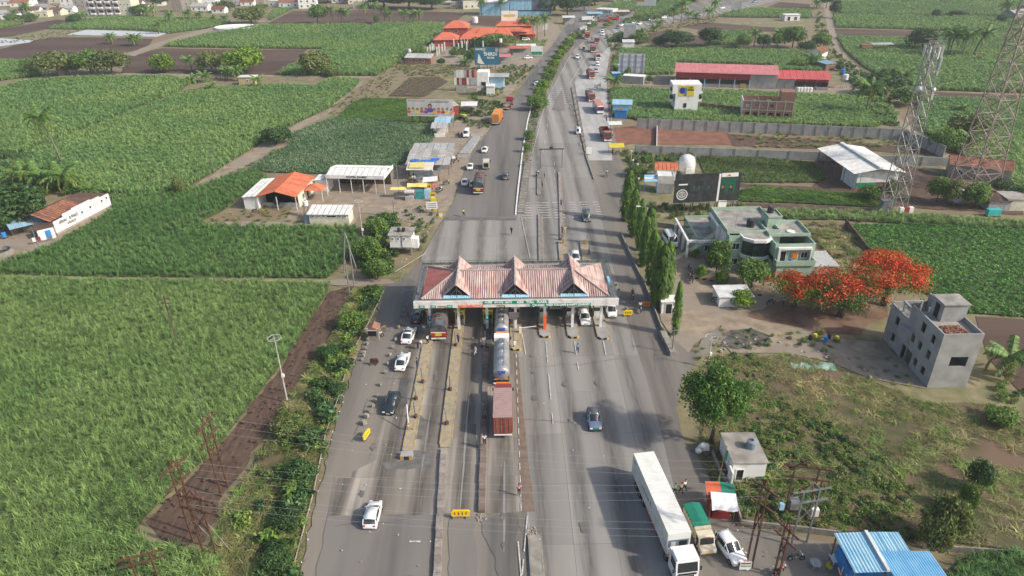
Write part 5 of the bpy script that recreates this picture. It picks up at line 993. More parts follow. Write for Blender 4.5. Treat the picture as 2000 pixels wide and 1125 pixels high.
def win(p,x,y,z,w_,h,side='f',door=False,fm=None,glass=None):
 """framed opening proud of the wall; side f/b (normal -y/+y), l/r (normal -x/+x)"""
 b=B();q=B();t=.06
 if side in 'fb':
  s=-1 if side=='f' else 1
  for a,c,d,e in((x-w_/2-.08,x-w_/2,z,z+h),(x+w_/2,x+w_/2+.08,z,z+h),(x-w_/2-.08,x+w_/2+.08,z+h,z+h+.1),(x-w_/2-.08,x+w_/2+.08,z-.1,z)):b.bx(a,c,y,y+s*t*1.6,d,e)if s>0 else b.bx(a,c,y+s*t*1.6,y,d,e)
  q.bx(x-w_/2,x+w_/2,min(y,y+s*.03),max(y,y+s*.03),z,z+h);
  if not door:b.bx(x-.03,x+.03,min(y,y+s*.07),max(y,y+s*.07),z,z+h)
 else:
  s=-1 if side=='l' else 1;x_,y_=y,x
  for a,c,d,e in((y_-w_/2-.08,y_-w_/2,z,z+h),(y_+w_/2,y_+w_/2+.08,z,z+h),(y_-w_/2-.08,y_+w_/2+.08,z+h,z+h+.1),(y_-w_/2-.08,y_+w_/2+.08,z-.1,z)):b.bx(min(x_,x_+s*t*1.6),max(x_,x_+s*t*1.6),a,c,d,e)
  q.bx(min(x_,x_+s*.03),max(x_,x_+s*.03),y_-w_/2,y_+w_/2,z,z+h)
  if not door:b.bx(min(x_,x_+s*.07),max(x_,x_+s*.07),y_-.03,y_+.03,z,z+h)
 o=b.obj('door' if door else 'window',fm or m_ww,p);q.obj('panel' if door else 'pane',glass or m_dark,o);return o
def panels(A,Bp,C_,name,mat,parent,n=None,w_=1.1,pitch=.25,amp=.03):
 """corrugated roof plane on parallelogram A,B (eave) and C above A"""
 A,Bp,C_=Vector(A),Vector(Bp),Vector(C_);corr(A,Bp,C_-A,lambda u:(C_-A).length,name,mat,parent,width=w_,pitch=pitch,amp=amp)
def gable(t,x0,x1,y0,y1,ze,zr,mat,along='x',ov=.4,sheet_w=1.4,name='roof_sheet'):
 if along=='x':
  ym=(y0+y1)/2;panels((x0-ov,y0-ov,ze),(x1+ov,y0-ov,ze),(x0-ov,ym,zr),name,mat,t,w_=sheet_w);panels((x1+ov,y1+ov,ze),(x0-ov,y1+ov,ze),(x1+ov,ym,zr),name,mat,t,w_=sheet_w)
  b=B();b.bar((x0-ov,ym,zr+.04),(x1+ov,ym,zr+.04),.2)
 else:
  xm=(x0+x1)/2;panels((x1+ov,y0-ov,ze),(x1+ov,y1+ov,ze),(xm,y0-ov,zr),name,mat,t,w_=sheet_w);panels((x0-ov,y1+ov,ze),(x0-ov,y0-ov,ze),(xm,y1+ov,zr),name,mat,t,w_=sheet_w)
  b=B();b.bar((xm,y0-ov,zr+.04),(xm,y1+ov,zr+.04),.2)
 b.obj('ridge_cap',mat,t)
def walls(t,x0,x1,y0,y1,z0,z1,mat,gab=None,name='wall'):
 """four walls, each its own piece; gab ('x'|'y', zr) adds gable ends"""
 T_=.18;o=[]
 for(a,b_,c,d)in((x0,x1,y0,y0+T_),(x0,x1,y1-T_,y1),(x0,x0+T_,y0+T_,y1-T_),(x1-T_,x1,y0+T_,y1-T_)):
  q=B();q.bx(a,b_,c,d,z0,z1)
  if gab and gab[0]=='x' and(b_-a)<.3:q.add([(a,c,z1),(a,d,z1),(a,(c+d)/2,gab[1]-.05),(b_,c,z1),(b_,d,z1),(b_,(c+d)/2,gab[1]-.05)],[(0,1,2),(3,5,4),(0,2,5,3),(1,4,5,2)])
  if gab and gab[0]=='y' and(d-c)<.3:q.add([(a,c,z1),(b_,c,z1),((a+b_)/2,c,gab[1]-.05),(a,d,z1),(b_,d,z1),((a+b_)/2,d,gab[1]-.05)],[(0,1,2),(3,5,4),(0,2,5,3),(1,4,5,2)])
  o.append(q.obj(name,mat,t))
 return o
def flatroof(t,x0,x1,y0,y1,z,mat,par=.6,pm=None,ov=0.0):
 b=B();b.bx(x0-ov,x1+ov,y0-ov,y1+ov,z-.02,z+.1);b.obj('roof_slab',mat,t)
 if par:
  b=B()
  for a,c,d,e in((x0,x1,y0,y0+.15),(x0,x1,y1-.15,y1),(x0,x0+.15,y0+.15,y1-.15),(x1-.15,x1,y0+.15,y1-.15)):b.bx(a,c,d,e,z+.1,z+.1+par)
  b.obj('parapet',pm or mat,t)
def watertank(x,y,z,r,h,mat,label,parent=None,stand=0):
 t=T('water_tank',label,'water tank',x,y,z);b=B();n=14;rr=[]
 for i in range(9):
  u=i/8;rr.append([(r*(1.0+.03*(i%2))*math.cos(6.28*k/n),r*(1.0+.03*(i%2))*math.sin(6.28*k/n),stand+h*u*.88)for k in range(n)])
 rr.append([(r*.45*math.cos(6.28*k/n),r*.45*math.sin(6.28*k/n),stand+h)for k in range(n)]);b.loft(rr);b.obj('tank',mat,t);b=B();b.cyl(0,0,stand+h-.02,stand+h+.08,r*.3,r*.28,10);b.obj('lid',m_tankb if mat is not m_tankb else m_steel,t)
 if stand:
  b=B()
  for a in(-1,1):
   for c in(-1,1):b.bar((a*r*.8,c*r*.8,0),(a*r*.8,c*r*.8,stand),.12)
  b.box(0,0,stand-.1,r*2,r*2,.1);b.obj('stand',m_steel,t)
 return t
t=T('bare_concrete_building','unfinished three storey bare concrete building with empty window openings','building',58.3,79.7,0)
Wd,Dp,Hh=5.5,13.2,8.9
def facade(t,L_,z1,holes,mk,name='wall',mat=m_conc_raw,th=.2,shade=.9):
 """wall plane made of rectangles round real openings; mk(u,v,depth)->xyz"""
 us=sorted({0,L_,*[h[0]for h in holes],*[h[1]for h in holes]});vs=sorted({0,z1,*[h[2]for h in holes],*[h[3]for h in holes]});b=B()
 for i in range(len(us)-1):
  for j in range(len(vs)-1):
   cu,cv=(us[i]+us[i+1])/2,(vs[j]+vs[j+1])/2
   if any(h[0]<cu<h[1]and h[2]<cv<h[3]for h in holes):continue
   p=[mk(u,v,d)for d in(0,th)for u,v in((us[i],vs[j]),(us[i+1],vs[j]),(us[i+1],vs[j+1]),(us[i],vs[j+1]))]
   b.add(p,[(0,1,2,3),(7,6,5,4),(0,4,5,1),(1,5,6,2),(2,6,7,3),(3,7,4,0)])
 return b.obj(name,mat,t)
hl=[(1.5,2.5,1.0,2.3),(3.6,4.5,1.0,2.3),(1.4,2.4,3.7,5.1),(3.7,4.6,3.8,5.1),(5.6,6.5,3.8,5.1),(1.4,2.3,6.3,7.6),(4.0,5.0,6.5,8.0),(5.2,8.0,.05,2.4),(10.2,11.2,1.0,2.4),(10.2,11.2,3.9,5.3)]
facade(t,8.2,Hh,[h for h in hl if h[1]<8.3],lambda u,v,d:(d,u,v));facade(t,Dp-8.2,6.4,[(h[0]-8.2,h[1]-8.2,h[2],h[3])for h in hl if h[0]>9],lambda u,v,d:(d,8.2+u,v))
facade(t,Wd-.4,Hh-.003,[(1.8,4.2,3.6,5.2)],lambda u,v,d:(u+.2,d+.002,v));facade(t,Dp,8.0,[],lambda u,v,d:(Wd-d,u,v));facade(t,Wd-.4,6.6,[],lambda u,v,d:(u+.2,Dp-d-.002,v));b=B();b.bx(Wd-.2,Wd,0,7.0,8.0,Hh);b.obj('parapet',m_conc_raw,t)
for z,y1 in((2.75,Dp),(5.55,Dp),(8.2,7.2)):b=B();b.bx(.2,Wd-.2,.2,y1-.2,z-.12,z);b.obj('floor_slab',m_roofconc if z!=2.75 else m_conc_raw,t)
b=B();b.bx(.2,Wd-.2,7.0,7.2,0,8.2);b.obj('inner_wall',m_conc_raw,t)
for x,y in((.2,8.3),(.2,10.3),(2.6,10.3),(2.6,8.3)):b=B();b.bx(x,x+.25,y,y+.25,5.55,8.2);b.obj('roof_column',m_conc_raw,t)
b=B();b.bx(0,.25,8.2,10.6,7.9,8.25);b.bx(.25,2.9,10.35,10.6,7.9,8.25);b.obj('roof_beam',m_conc_raw,t)
b=B();b.bx(-.8,0,6.0,8.6,5.4,5.55);b.obj('balcony_slab',m_conc_raw,t)
b=B();b.bx(2.0,Wd-.1,4.4,7.2,8.2,10.9);b.obj('stair_room',m_conc_raw,t);b=B();b.bx(1.8,Wd+.05,4.2,7.4,10.9,11.05);b.obj('stair_roof',m_roofconc,t);B().box(2.0-.02,5.8,8.3,.06,1.0,2.1).obj('stair_doorway',m_dark,t)
o=scatter('brick_pile',[(60.5+RS.uniform(-1,1.9),81.6+RS.uniform(-1.0,1.3),8.25)for _ in range(150)],PC['redstone'],.55,.4,'scattered red bricks on the roof of the bare concrete building','bricks')
t=T('green_office_building','pale green two storey office building with flat roofs and a curved dark glass bay','building',0,0,0)
walls(t,40.2,49.6,117.5,130,0,6.9,m_mint,name='main_wall');flatroof(t,40.0,49.8,118.5,130.2,6.9,m_roofconc,.55,m_mint)
walls(t,47.4,54.6,113.6,123,0,6.9,m_mint,name='right_wing_wall');flatroof(t,47.2,54.8,116.8,123.2,6.92,m_roofconc,.5,m_mint)
b=B();b.bx(47.5,54.3,112.0,116.6,3.3,3.45);b.obj('balcony_floor',m_roofconc,t);b=B();b.bx(47.4,54.4,111.9,112.05,3.3,4.3);b.bx(47.4,47.55,112.05,116.6,3.3,4.3);b.bx(54.3,54.45,112.05,116.6,3.3,4.3);b.obj('balcony_parapet',m_mint,t)
walls(t,47.7,54.2,112.2,113.6,0,3.3,m_mint,name='porch_wall')
b=B();b.bx(47.9,53.9,112.9,113.55,6.0,6.35);b.bx(47.9,48.15,112.9,113.55,3.45,6.0);b.bx(53.65,53.9,112.9,113.55,3.45,6.0);b.obj('balcony_frame',m_ww,t)
win(t,49.0,113.55,3.5,.95,2.0,'f',True);win(t,51.1,113.55,4.2,1.0,1.1);win(t,52.8,113.55,4.2,1.1,1.1)
B().box(51.1,113.4,4.1,.9,.06,1.3).obj('orange_cloth',POR,t)
walls(t,36.0,41.5,123.5,134.5,0,3.4,m_mint,name='left_wing_wall');flatroof(t,36.0,41.5,123.5,134.5,3.4,m_roofconc,.5,m_mint);win(t,38.3,123.5,1.1,1.2,1.2);win(t,40.4,123.5,1.1,1.2,1.2)
b=B();b.bx(33.9,36.0,122.6,123.0,3.3,3.75);b.bx(33.9,34.3,123.0,134.0,3.3,3.75);b.bx(36.0,41.5,122.4,123.0,3.3,3.7);b.obj('porch_beam',m_ww,t)
for y in(122.8,126.3,129.8,133.3):b=B();b.bx(33.9,34.3,y-.2,y+.2,0,3.3);b.obj('porch_column',m_ww,t);b=B();b.bx(34.3,36.0,y-.12,y+.12,3.35,3.6);b.obj('pergola_beam',m_tiledk,t)
b=B();b.bx(40.05,40.35,119.0,122.6,3.6,6.6);b.obj('side_fin',m_ww,t);b=B();b.bx(39.3,40.05,122.4,122.8,3.5,6.9);b.bx(39.3,39.7,122.8,129,6.5,6.9);b.obj('side_frame',m_ww,t)
win(t,41.6,117.5,4.2,1.3,1.2);win(t,41.6,117.5,1.1,1.3,1.2)
bay=[(42.6,119),(42.8,116.8),(44.2,115.6),(46.2,115.5),(47.4,116.2),(47.4,119)];c=[(42.3,119),(42.5,116.5),(44.0,115.2),(46.3,115.1),(47.6,115.8),(47.6,119)]
b=B();b.prism(bay,3.4,6.4);b.obj('glass_bay',M('green_black_glass',(.006,.03,.026),.1,spec=.9,var=0),t);b=B();b.prism(c,6.4,6.95);b.obj('bay_cornice',m_ww,t);b=B();b.prism(c,3.0,3.5);b.obj('bay_sill',m_ww,t);b=B();b.prism([(42.6,120),(42.8,116.9),(44.2,115.7),(46.2,115.6),(47.3,116.3),(47.3,120)],6.95,7.0);b.obj('bay_roof',m_roofconc,t)
for i in range(5):
 p=Vector(bay[i]).lerp(Vector(bay[i+1]),.5);b=B();b.bx(p.x-.04,p.x+.04,p.y-.06,p.y+.02,3.5,6.4);b.obj('bay_mullion',m_under,t)
for x in(43.2,44.8,46.4):b=B();b.bx(x-.2,x+.2,115.9,116.3,0,3.0);b.obj('entrance_column',m_ltblue,t)
B().box(44.8,117.4,0,2.6,.1,2.5).obj('entrance_opening',m_dark,t)
walls(t,48.2,50.7,121.0,124.6,6.9,8.9,m_mint,name='stair_room_wall');flatroof(t,48.1,50.8,120.9,124.7,8.9,m_roofconc,.25,m_mint)
b=B();b.cyl(51.8,118.6,7.02,7.22,.75,.7,18);b.obj('round_roof_hatch',m_ww,t)
b=B();b.bx(54.8,59.5,113,119.5,2.5,2.62);b.obj('tin_lean_to',m_tin,t)
for x,y in((55.3,113.3),(59.2,113.3),(59.2,119.2)):b=B();b.bar((x,y,0),(x,y,2.5),.12);b.obj('lean_to_post',m_steel,t)
watertank(45.2,121.5,7.0,.75,1.6,m_tankb,'large black water tank in the middle of the pale green building roof');watertank(49.3,123.4,9.02,.6,1.2,m_tankb,'small black water tank on the stair room of the pale green building')
t=T('blue_drum','blue plastic drum on the balcony of the pale green building','drum',50.3,112.9,3.45);b=B();b.cyl(0,0,0,.85,.28,.28,10);b.obj('drum',m_bluep,t)
t=T('whip_aerial','thin aerial mast on the pale green building roof','aerial',42.2,121,7.0);b=B();b.bar((0,0,0),(0,0,3.0),.06);b.bar((-.6,0,2.9),(.6,0,2.9),.04);b.obj('mast',m_steel,t)
t=T('white_hut','small white hut with stained flat roof beside the waste ground','hut',25.6,62.0,0);walls(t,0,3.9,0,5.2,0,2.9,m_ww);flatroof(t,-.15,4.05,-.15,5.35,2.9,m_roofconc,0);win(t,.9,0,0,.8,1.9,'f',True);win(t,3.2,0,.5,0,1.0,'l')
b=B();b.bx(-.5,-.3,-1.4,0,0,2.6);b.obj('screen_wall',m_ww,t)
for i in range(3):B().box(.9,-.3-.3*i,0,1.2,.3,.45-.15*i).obj('step',m_kerb,t)
for y in(1.4,2.6,3.8):win(t,y,0,1.7,.35,.4,'l')
watertank(28.4,64.6,3.0,.6,1.1,M('grey_blue_tank',(.2,.24,.27),.5,var=.1),'grey blue water tank on the small white hut roof')
t=T('blue_roof_shed','open shed with bright blue sheet roof and rusty ridge at the bottom right','shed',32.7,46.2,0);mb=m_blue
panels((-.2,-.3,3.6),(2.9,-.3,3.7),(-.2,4.6,3.6),'roof_sheet',mb,t,w_=1.0,pitch=.3);panels((3.1,-.3,3.7),(6.4,-.3,3.6),(3.1,4.6,3.7),'roof_sheet',mb,t,w_=1.0,pitch=.3);b=B();b.bar((3.0,-.3,3.82),(3.0,4.6,3.82),.35);b.obj('ridge_cap',m_wtin,t)
for x in(0,3,6.1):
 for y in(0,4.3):b=B();b.bar((x,y,0),(x,y,3.6),.15);b.obj('post',m_wood,t)
walls(t,.3,6.0,1.2,4.2,0,2.2,m_bluep)
t=T('blue_lean_to','lower blue sheet lean-to joined under the blue roofed shed, cut by the frame','shed',36.2,43.2,0);panels((0,0,3.5),(5.2,0,3.3),(-.5,5.0,3.95),'roof_sheet',M('pale_blue_sheet',(.2,.42,.6),.5,c2=(.12,.34,.55),scale=.8),t,w_=1.0);
for x in(0,3.6,7.2):b=B();b.bar((min(x,5.0),.3,0),(min(x,5.0),.3,3.3),.15);b.obj('post',m_wood,t)
t=T('bamboo_trestle','crossed bamboo poles leaning against the blue roofed shed','trestle',31.6,46.4,0)
for a,c in(((-.8,-1,0),(.2,.4,3.4)),((.8,-1,0),(-.3,.3,3.4)),((-.6,.8,0),(.3,-.3,3.1)),((.7,.8,0),(-.2,-.2,3.2))):b=B();b.bar(a,c,.11);b.obj('pole',m_wood,t)
x,y=G(1404,1000);t=T('roadside_stall','roadside stall with orange, green and white sheets for a roof','stall',x,y,0,-.15)
for a in(-1.3,1.3):
 for c in(-1.5,1.5):b=B();b.bar((a,c,0),(a,c,2.4),.1);b.obj('post',m_wood,t)
B().box(0,0,0,1.8,2.2,1.1).obj('counter',m_redsheet,t);B().box(-1.2,0,.3,.08,2.6,1.7).obj('painted_side_board',m_redsheet,t)
b=B();b.quad((-1.6,0,2.45),(0,0,2.6),(0,2.1,2.6),(-1.6,2.1,2.45));b.obj('orange_sheet',M('orange_sheet',(.65,.15,.07),.6,var=.1),t);b=B();b.quad((0,0,2.6),(1.6,0,2.4),(1.6,2.1,2.4),(0,2.1,2.6));b.obj('green_sheet',_M['green_tarp'],t)
b=B();b.loft([[(-1.2+.55*i,-2.0+.1*(i%2),2.1+.1*(i%3)),(-1.2+.55*i,-1.0,2.55+.06*(i%2)),(-1.2+.55*i,.3,2.68)]for i in range(6)],close=False,cap=False);b.obj('white_sheet',M('white_cloth_sheet',(.75,.75,.73),.7,var=.08),t)
t=T('green_flag','green flag on a bamboo pole above the roadside stall','flag',x+.1,y+2.3,0,0);b=B();b.bar((0,0,0),(.5,.2,7.5),.08);b.obj('pole',m_wood,t);b=B();b.loft([[(.45,.2,6.9-z),(.75,.1,6.8-z),(.85+.1*math.sin(z*5),.3,6.6-z)]for z in(0,.5,1.0,1.4)],close=False,cap=False);b.obj('cloth',_M['green_tarp'],t);b=B();b.quad((.1,.1,2.2),(.5,.4,2.1),(.3,.2,3.6));b.obj('pennant',_M['green_tarp'],t)
x,y=G(1372,885);t=T('white_sacks','pile of white sacks under the big tree by the small hut','sacks',x,y,0)
for i,(a,c,z)in enumerate(((-.5,0,0),(.4,.1,0),(-.1,.5,0),(0,.1,.6),(.5,.6,.1))):b=B();b.ell(a,c,z+.45,.5,.42,.48,8,5);b.obj('sack',m_ww if i!=1 else m_wtin,t,True)
b=B();b.ell(.3,-.6,.4,.5,.4,.4,8,5);b.obj('dark_sack',m_patch,t,True)
def billboard(label,a,b_,zb,zt,mat,frameback=True,posts=5,nm='billboard',cols=None,lean=0):
 x,y,rz,L_=frame(a,b_);t=T(nm,label,'billboard',x,y,0,rz);k=cols or 6
 for i in range(k):b=B();b.bx(L_*i/k+.01,L_*(i+1)/k-.01,-.05,.05,zb,zt);b.obj('panel',mat[i%len(mat)]if isinstance(mat,list)else mat,t)
 for i in range(posts):u=L_*(i+.5)/posts;b=B();b.bar((u,.25,-.1),(u,.25,zt),.2);b.bar((u,1.6,-.1),(u,.3,zt*.8),.12);b.obj('post',m_rust,t)
 b=B()
 for i in range(4):z=zb+(zt-zb)*(i+.5)/4;b.bar((0,.15,z),(L_,.15,z),.08)
 b.obj('frame',m_rust,t);return t,L_
def person_print(t,u,z,s,skin,cloth,y=-.08,hair=(.02,.015,.015)):
 ms=M('print_skin_%.2f'%skin[0],skin,.6,var=.1);mc=M('print_cloth_%.2f_%.2f'%(cloth[0],cloth[1]),cloth,.6,var=.2);n=12
 for nm,m,cx,cz,rx,rz,dy in(('printed_hair',M('print_hair',hair,.6,var=0),0,.62,.3,.36,0),('printed_face',ms,0,.55,.2,.27,-.012),('printed_shoulders',mc,0,0,.5,.36,-.006)):
  b=B();b.quad(*[(u+s*(cx+rx*math.cos(6.28*k/n)),y+dy,z+s*(cz+rz*math.sin(6.28*k/n)))for k in range(n)]);b.obj(nm,m,t)
m_poster=M('poster_paper',(.6,.56,.52),.6,c2=(.5,.45,.42),scale=.6);m_posterb=M('black_poster',(.02,.022,.024),.5,c2=(.04,.05,.05),scale=1,detail=6);m_teal=M('teal_poster',(.03,.13,.2),.5,c2=(.04,.17,.24),scale=.3)
t,L_=billboard('long white poster billboard showing a row of women, beside the maize field',(798,244),(887,246),3.0,8.3,m_poster,posts=6)
cl=[(.5,.1,.05),(.45,.45,.1),(.6,.5,.1),(.45,.08,.06),(.2,.03,.3),(.1,.06,.25),(.6,.3,.05),(.5,.1,.1),(.3,.05,.03),(.5,.45,.1),(.6,.2,.15)]
for i,c in enumerate(cl):person_print(t,.6+(L_-1.2)*i/10,4.3+(.5 if i in(5,)else 0)+.15*(i%2),1.35 if i!=5 else 2.1,(.5,.25,.13),tuple(min(1,q*1.3)for q in c))
b=B();b.bx(0,L_,-.09,-.05,3.0,3.35);b.obj('printed_border',m_ww,t);b=B();b.bx(.3,L_-.4,-.1,-.06,3.4,3.5);b.obj('printed_stripe',PMAR,t)
for a,w_,z in((.5,5.4,7.7),(7.6,6.2,7.75),(7.6,6.0,7.35)):b=B();b.bx(a,a+w_,-.08,-.055,z,z+.16);b.obj('printed_text_line',PMAR if a<1 else PBL,t)
t,L_=billboard('black hoarding with torn panels and two printed men, behind the green office building',(1312,418),(1438,412),2.6,9.2,m_posterb,cols=9,posts=8)
o=B();o.bx(0,L_,-.2,-.06,2.45,2.6);o.obj('lower_rail',m_steel,t)
for u,s,c in((L_*.735,1.3,(.03,.03,.03)),(L_*.86,1.2,(.02,.03,.02))):person_print(t,u,5.2,s,(.35,.17,.12),c)
b=B();b.bx(L_*.7,L_*.93,-.075,-.055,4.6,8.0);b.obj('green_panel',M('poster_green',(.01,.09,.05),.5,var=.1),t)
for u in(.30,.37,.52):
 person_print(t,L_*u,5.6,1.1,(.05,.1,.1),(.03,.06,.06))
b=B();n=20;b.loft([[(1.85+r*math.cos(6.28*k/n),-.09,4.5+r*math.sin(6.28*k/n))for k in range(n)]for r in(1.25,1.05)],cap=False);b.obj('logo_ring',m_ww,t);b=B();b.quad(*[(1.85+.85*math.cos(6.28*k/n),-.09,4.5+.85*math.sin(6.28*k/n))for k in range(n)]);b.obj('logo_disc',m_tin,t);textmesh('RTZ',.75,m_letblk,'lettering',t,(1.85,-.11,4.5),width=1.2)
b=B();b.bx(.9,2.9,-.085,-.06,6.7,7.0);b.obj('printed_text_line',m_ww,t);b=B();b.bx(L_*.66,L_*.69,-.1,-.06,2.6,9.0);b.bx(L_*.70,L_*.95,-.09,-.06,8.2,9.1);b.obj('torn_white_strip',m_ww,t)
b=B();b.quad((L_*.70,-.25,1.2),(L_*.82,-.25,1.1),(L_*.83,-.12,2.7),(L_*.70,-.12,2.8));b.obj('hanging_white_sheet',m_ww,t)
b=B();b.quad((L_*.77,-.1,8.3),(L_*.85,-.1,8.3),(L_*.81,-.1,8.9));b.obj('orange_triangle',POR,t)
t,L_=billboard('teal billboard reading SHIRDI in white, left of the roadside stalls',(928,137),(976,137),2.2,9.6,m_teal,posts=3,cols=5);textmesh('SHIRDI',2.0,m_let,'lettering',t,(L_*.64,-.09,6.6),width=L_*.5,bold=.03);textmesh('THAT SAVE',1.0,m_let,'lettering',t,(L_*.64,-.09,5.1),width=L_*.3,bold=.03);textmesh('CHOOSE',1.0,m_let,'lettering',t,(L_*.18,-.09,8.6),width=L_*.3,bold=.03)
b=B();b.loft([[(L_*.1,-.08,3),(L_*.16,-.08,7)],[(L_*.28,-.08,2.6),(L_*.24,-.08,5.2)],[(L_*.4,-.08,2.6),(L_*.34,-.08,3.2)]],close=False,cap=False);b.obj('white_printed_swoosh',m_ww,t);b=B();b.bx(L_*.36,L_*.44,-.085,-.055,6.8,9.2);b.obj('torn_grey_patch',m_tin,t);b=B();b.quad(*[(L_*.9+.8*math.cos(.63*k),-.09,8.3+.8*math.sin(.63*k))for k in range(10)]);b.obj('round_emblem',m_tin,t)
t,L_=billboard('blank white hoarding seen from behind with dark lattice posts, beside the service lane',(1207,152),(1257,153),2.0,9.5,M('grey_white_hoarding',(.5,.5,.55),.6,var=.08),posts=4,cols=4)
for u in(.14,.42,.66,.93):b=B();[b.bar((L_*u-.25,-.15,2+k*.95),(L_*u+.25,-.15,2.9+k*.95),.08)for k in range(8)];b.bar((L_*u-.25,-.15,2),(L_*u-.25,-.15,9.4),.1);b.bar((L_*u+.25,-.15,2),(L_*u+.25,-.15,9.4),.1);b.obj('lattice_post',m_steel,t)
b=B();[b.bar((0,-.2,z),(L_,-.2,z),.09)for z in(2.5,4.5,6.6,8.6)];b.obj('cross_rail',m_steel,t)
t,L_=billboard('blue and orange billboard at the very top edge above the green field',(1242,20),(1280,21),3,13,m_ww,cols=4,posts=3);b=B();b.bx(0,L_*.4,-.1,-.06,5.5,13);b.obj('orange_print',POR,t);b=B();b.bx(L_*.4,L_,-.1,-.06,7,13);b.obj('blue_print',PBL,t)
t,L_=billboard('tall grey hoarding back with blue top at the far bend',(1217,84),(1240,84),2.5,9.5,m_tin,cols=3,posts=2);b=B();b.bx(0,L_,-.12,-.06,8.8,9.6);b.obj('blue_top_strip',m_blue,t)
t,L_=billboard('small grey hoarding far away near the highway',(1426,24),(1447,24),2,7,m_tin,cols=3,posts=2)
t,L_=billboard('pale billboard on a post in the yard of the orange compound',(1060,66),(1069,66),2,5.5,m_ww,cols=1,posts=1)
t,L_=billboard('green and yellow advert board by the far stalls',(1037,112),(1060,112),1.0,5.0,m_ww,cols=2,posts=2);b=B();b.bx(.2,L_-.2,-.1,-.06,1.2,2.6);b.obj('green_print',m_green,t)
for px,l,c,txt in(((842,418),'white notice board on two legs at the rubbish strewn road bend',m_ww,1),((852,416),'green and yellow upright advert board at the road bend',m_byel,0)):
 x,y=G(*px);t=T('notice_board',l,'sign',x-1,y,0,.05);w_=2.6 if txt else 1.3;zt=2.9 if txt else 3.6
 b=B();b.bx(0,w_,-.04,.04,1.2 if txt else .4,zt);b.obj('board',c,t)
 for u in(0,w_):b=B();b.bar((u,0,0),(u,0,zt+.1),.09);b.obj('post',m_rust,t)
 for i in range(3):B().box(w_/2,-.055,1.5+.45*i,w_*.75,.01,.13).obj('printed_text_line',m_letblk if txt else m_green,t)
for px,l in(((861,427),'small yellow board leaning at the road bend'),((846,393),'yellow advert board standing left of the tarpaulin lorry'),((838,376),'yellow advert board between the stalls and the parked cars')):
 x,y=G(*px);t=T('advert_board',l,'sign',x,y,0,0);big=px[1]<400;b=B();b.box(0,0,.1,1.3 if big else .9,.08,2.2 if big else 1.3);b.obj('board',m_byel,t);B().box(0,-.06,.5,.9 if big else .6,.01,.7).obj('white_print',m_ww,t);
 if big:B().box(0,-.06,1.4,.9,.01,.35).obj('red_print',m_tail,t)
t=T('white_block_building','tall white building with balconies and a yellow advert painted on it','building',*G(1312,221),0,-.06);hh=9.4
B().box(4.5,3.5,0,7.6,7,hh-3).obj('lower_wall',m_ww,t);B().box(4.3,3.5,hh-3,9.4,7,3.0).obj('upper_wall',m_ww,t)
for s,x in((0,-.3),(1,9.0)):
 for z in(3.6,6.2):B().box(x,2.6,z,1.2,3.0,.9).obj('balcony',m_ww,t);B().box(x,1.9,z+.9,.9,2.0,1.0).obj('balcony_opening',m_dark,t)
b=B();b.bx(1.6,6.6,-.08,-.0,5.6,9.0);b.obj('yellow_advert',m_byel,t);b=B();b.quad(*[(2.8+1.1*math.cos(.52*k)*abs(math.cos(.26*k-.8))**.2,-.1,7.4+1.1*math.sin(.52*k))for k in range(12)]);b.obj('blue_heart_print',paint('deep_blue',(.02,.03,.3)),t);b=B();b.quad((3.4,-.12,5.7),(4.3,-.12,5.7),(4.2,-.12,8.5),(3.7,-.12,8.5));b.obj('figure_print',PBL,t);textmesh('LUX\nVENUS',.75,m_letblk,'lettering',t,(5.4,-.11,8.0),width=2.1,bold=.03)
B().box(4.1,-.06,1.9,.9,.12,1.4).obj('grille_window',m_dark,t)
x,y,rz,L_=frame((1318,168),(1515,175));t=T('long_red_shed','long shed with faded pink roof and deep red cladding','shed',x,y,0,rz);
panels((-.6,-.8,5.4),(L_+.5,-.8,5.4),(-.6,8.5,7.2),'roof_sheet',m_pinkroof,t,w_=2.6,pitch=.5);panels((L_+.5,17.5,5.4),(-.6,17.5,5.4),(L_+.5,8.5,7.2),'roof_sheet',m_pinkroof,t,w_=2.6,pitch=.5)
k=10
for i in range(k):u0,u1=L_*.74*i/k,L_*.74*(i+1)/k;b=B();b.bx(u0,u1-.02,0,.12,3.1,5.6);b.obj('red_cladding_sheet',m_redsheet,t)
for i in range(6):u=L_*.74*i/5;b=B();b.bx(u-.18,u+.18,-.12,.2,0,3.1);b.obj('column',m_ltblue,t)
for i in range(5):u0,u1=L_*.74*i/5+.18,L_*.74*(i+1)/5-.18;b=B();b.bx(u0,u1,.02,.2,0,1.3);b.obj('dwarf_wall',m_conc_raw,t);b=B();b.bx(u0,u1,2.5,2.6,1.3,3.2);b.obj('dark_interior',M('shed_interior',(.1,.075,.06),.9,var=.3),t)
for i in range(2):b=B();b.bx(L_*(.74+.13*i)+.02,L_*(.87+.13*i)-.02,-.05,.2,0,5.6);b.obj('concrete_wall',m_conc_raw,t)
b=B();b.bx(0,.2,.2,17,0,5.6);b.obj('end_wall',m_conc_raw,t);b=B();b.bx(L_-.2,L_,.2,17,0,5.6);b.obj('end_wall',m_conc_raw,t);b=B();b.bx(L_*.65,L_*.71,-.1,0,0,1.8);b.obj('yellow_door',m_yel,t)
x,y,rz,L_=frame((1516,174),(1616,177));t=T('short_red_shed','shorter bright red roofed shed joined to the right end of the long pink one','shed',x,y,0,rz)
mr2=M('bright_red_roof',(.5,.1,.09),.6,c2=(.42,.08,.08),scale=.5,rand=.05);panels((-.3,-.8,4.0),(L_+.6,-.8,4.0),(-.3,6.5,5.8),'roof_sheet',mr2,t,w_=2.4,pitch=.5);panels((L_+.6,14,4.0),(-.3,14,4.0),(L_+.6,6.5,5.8),'roof_sheet',mr2,t,w_=2.4,pitch=.5)
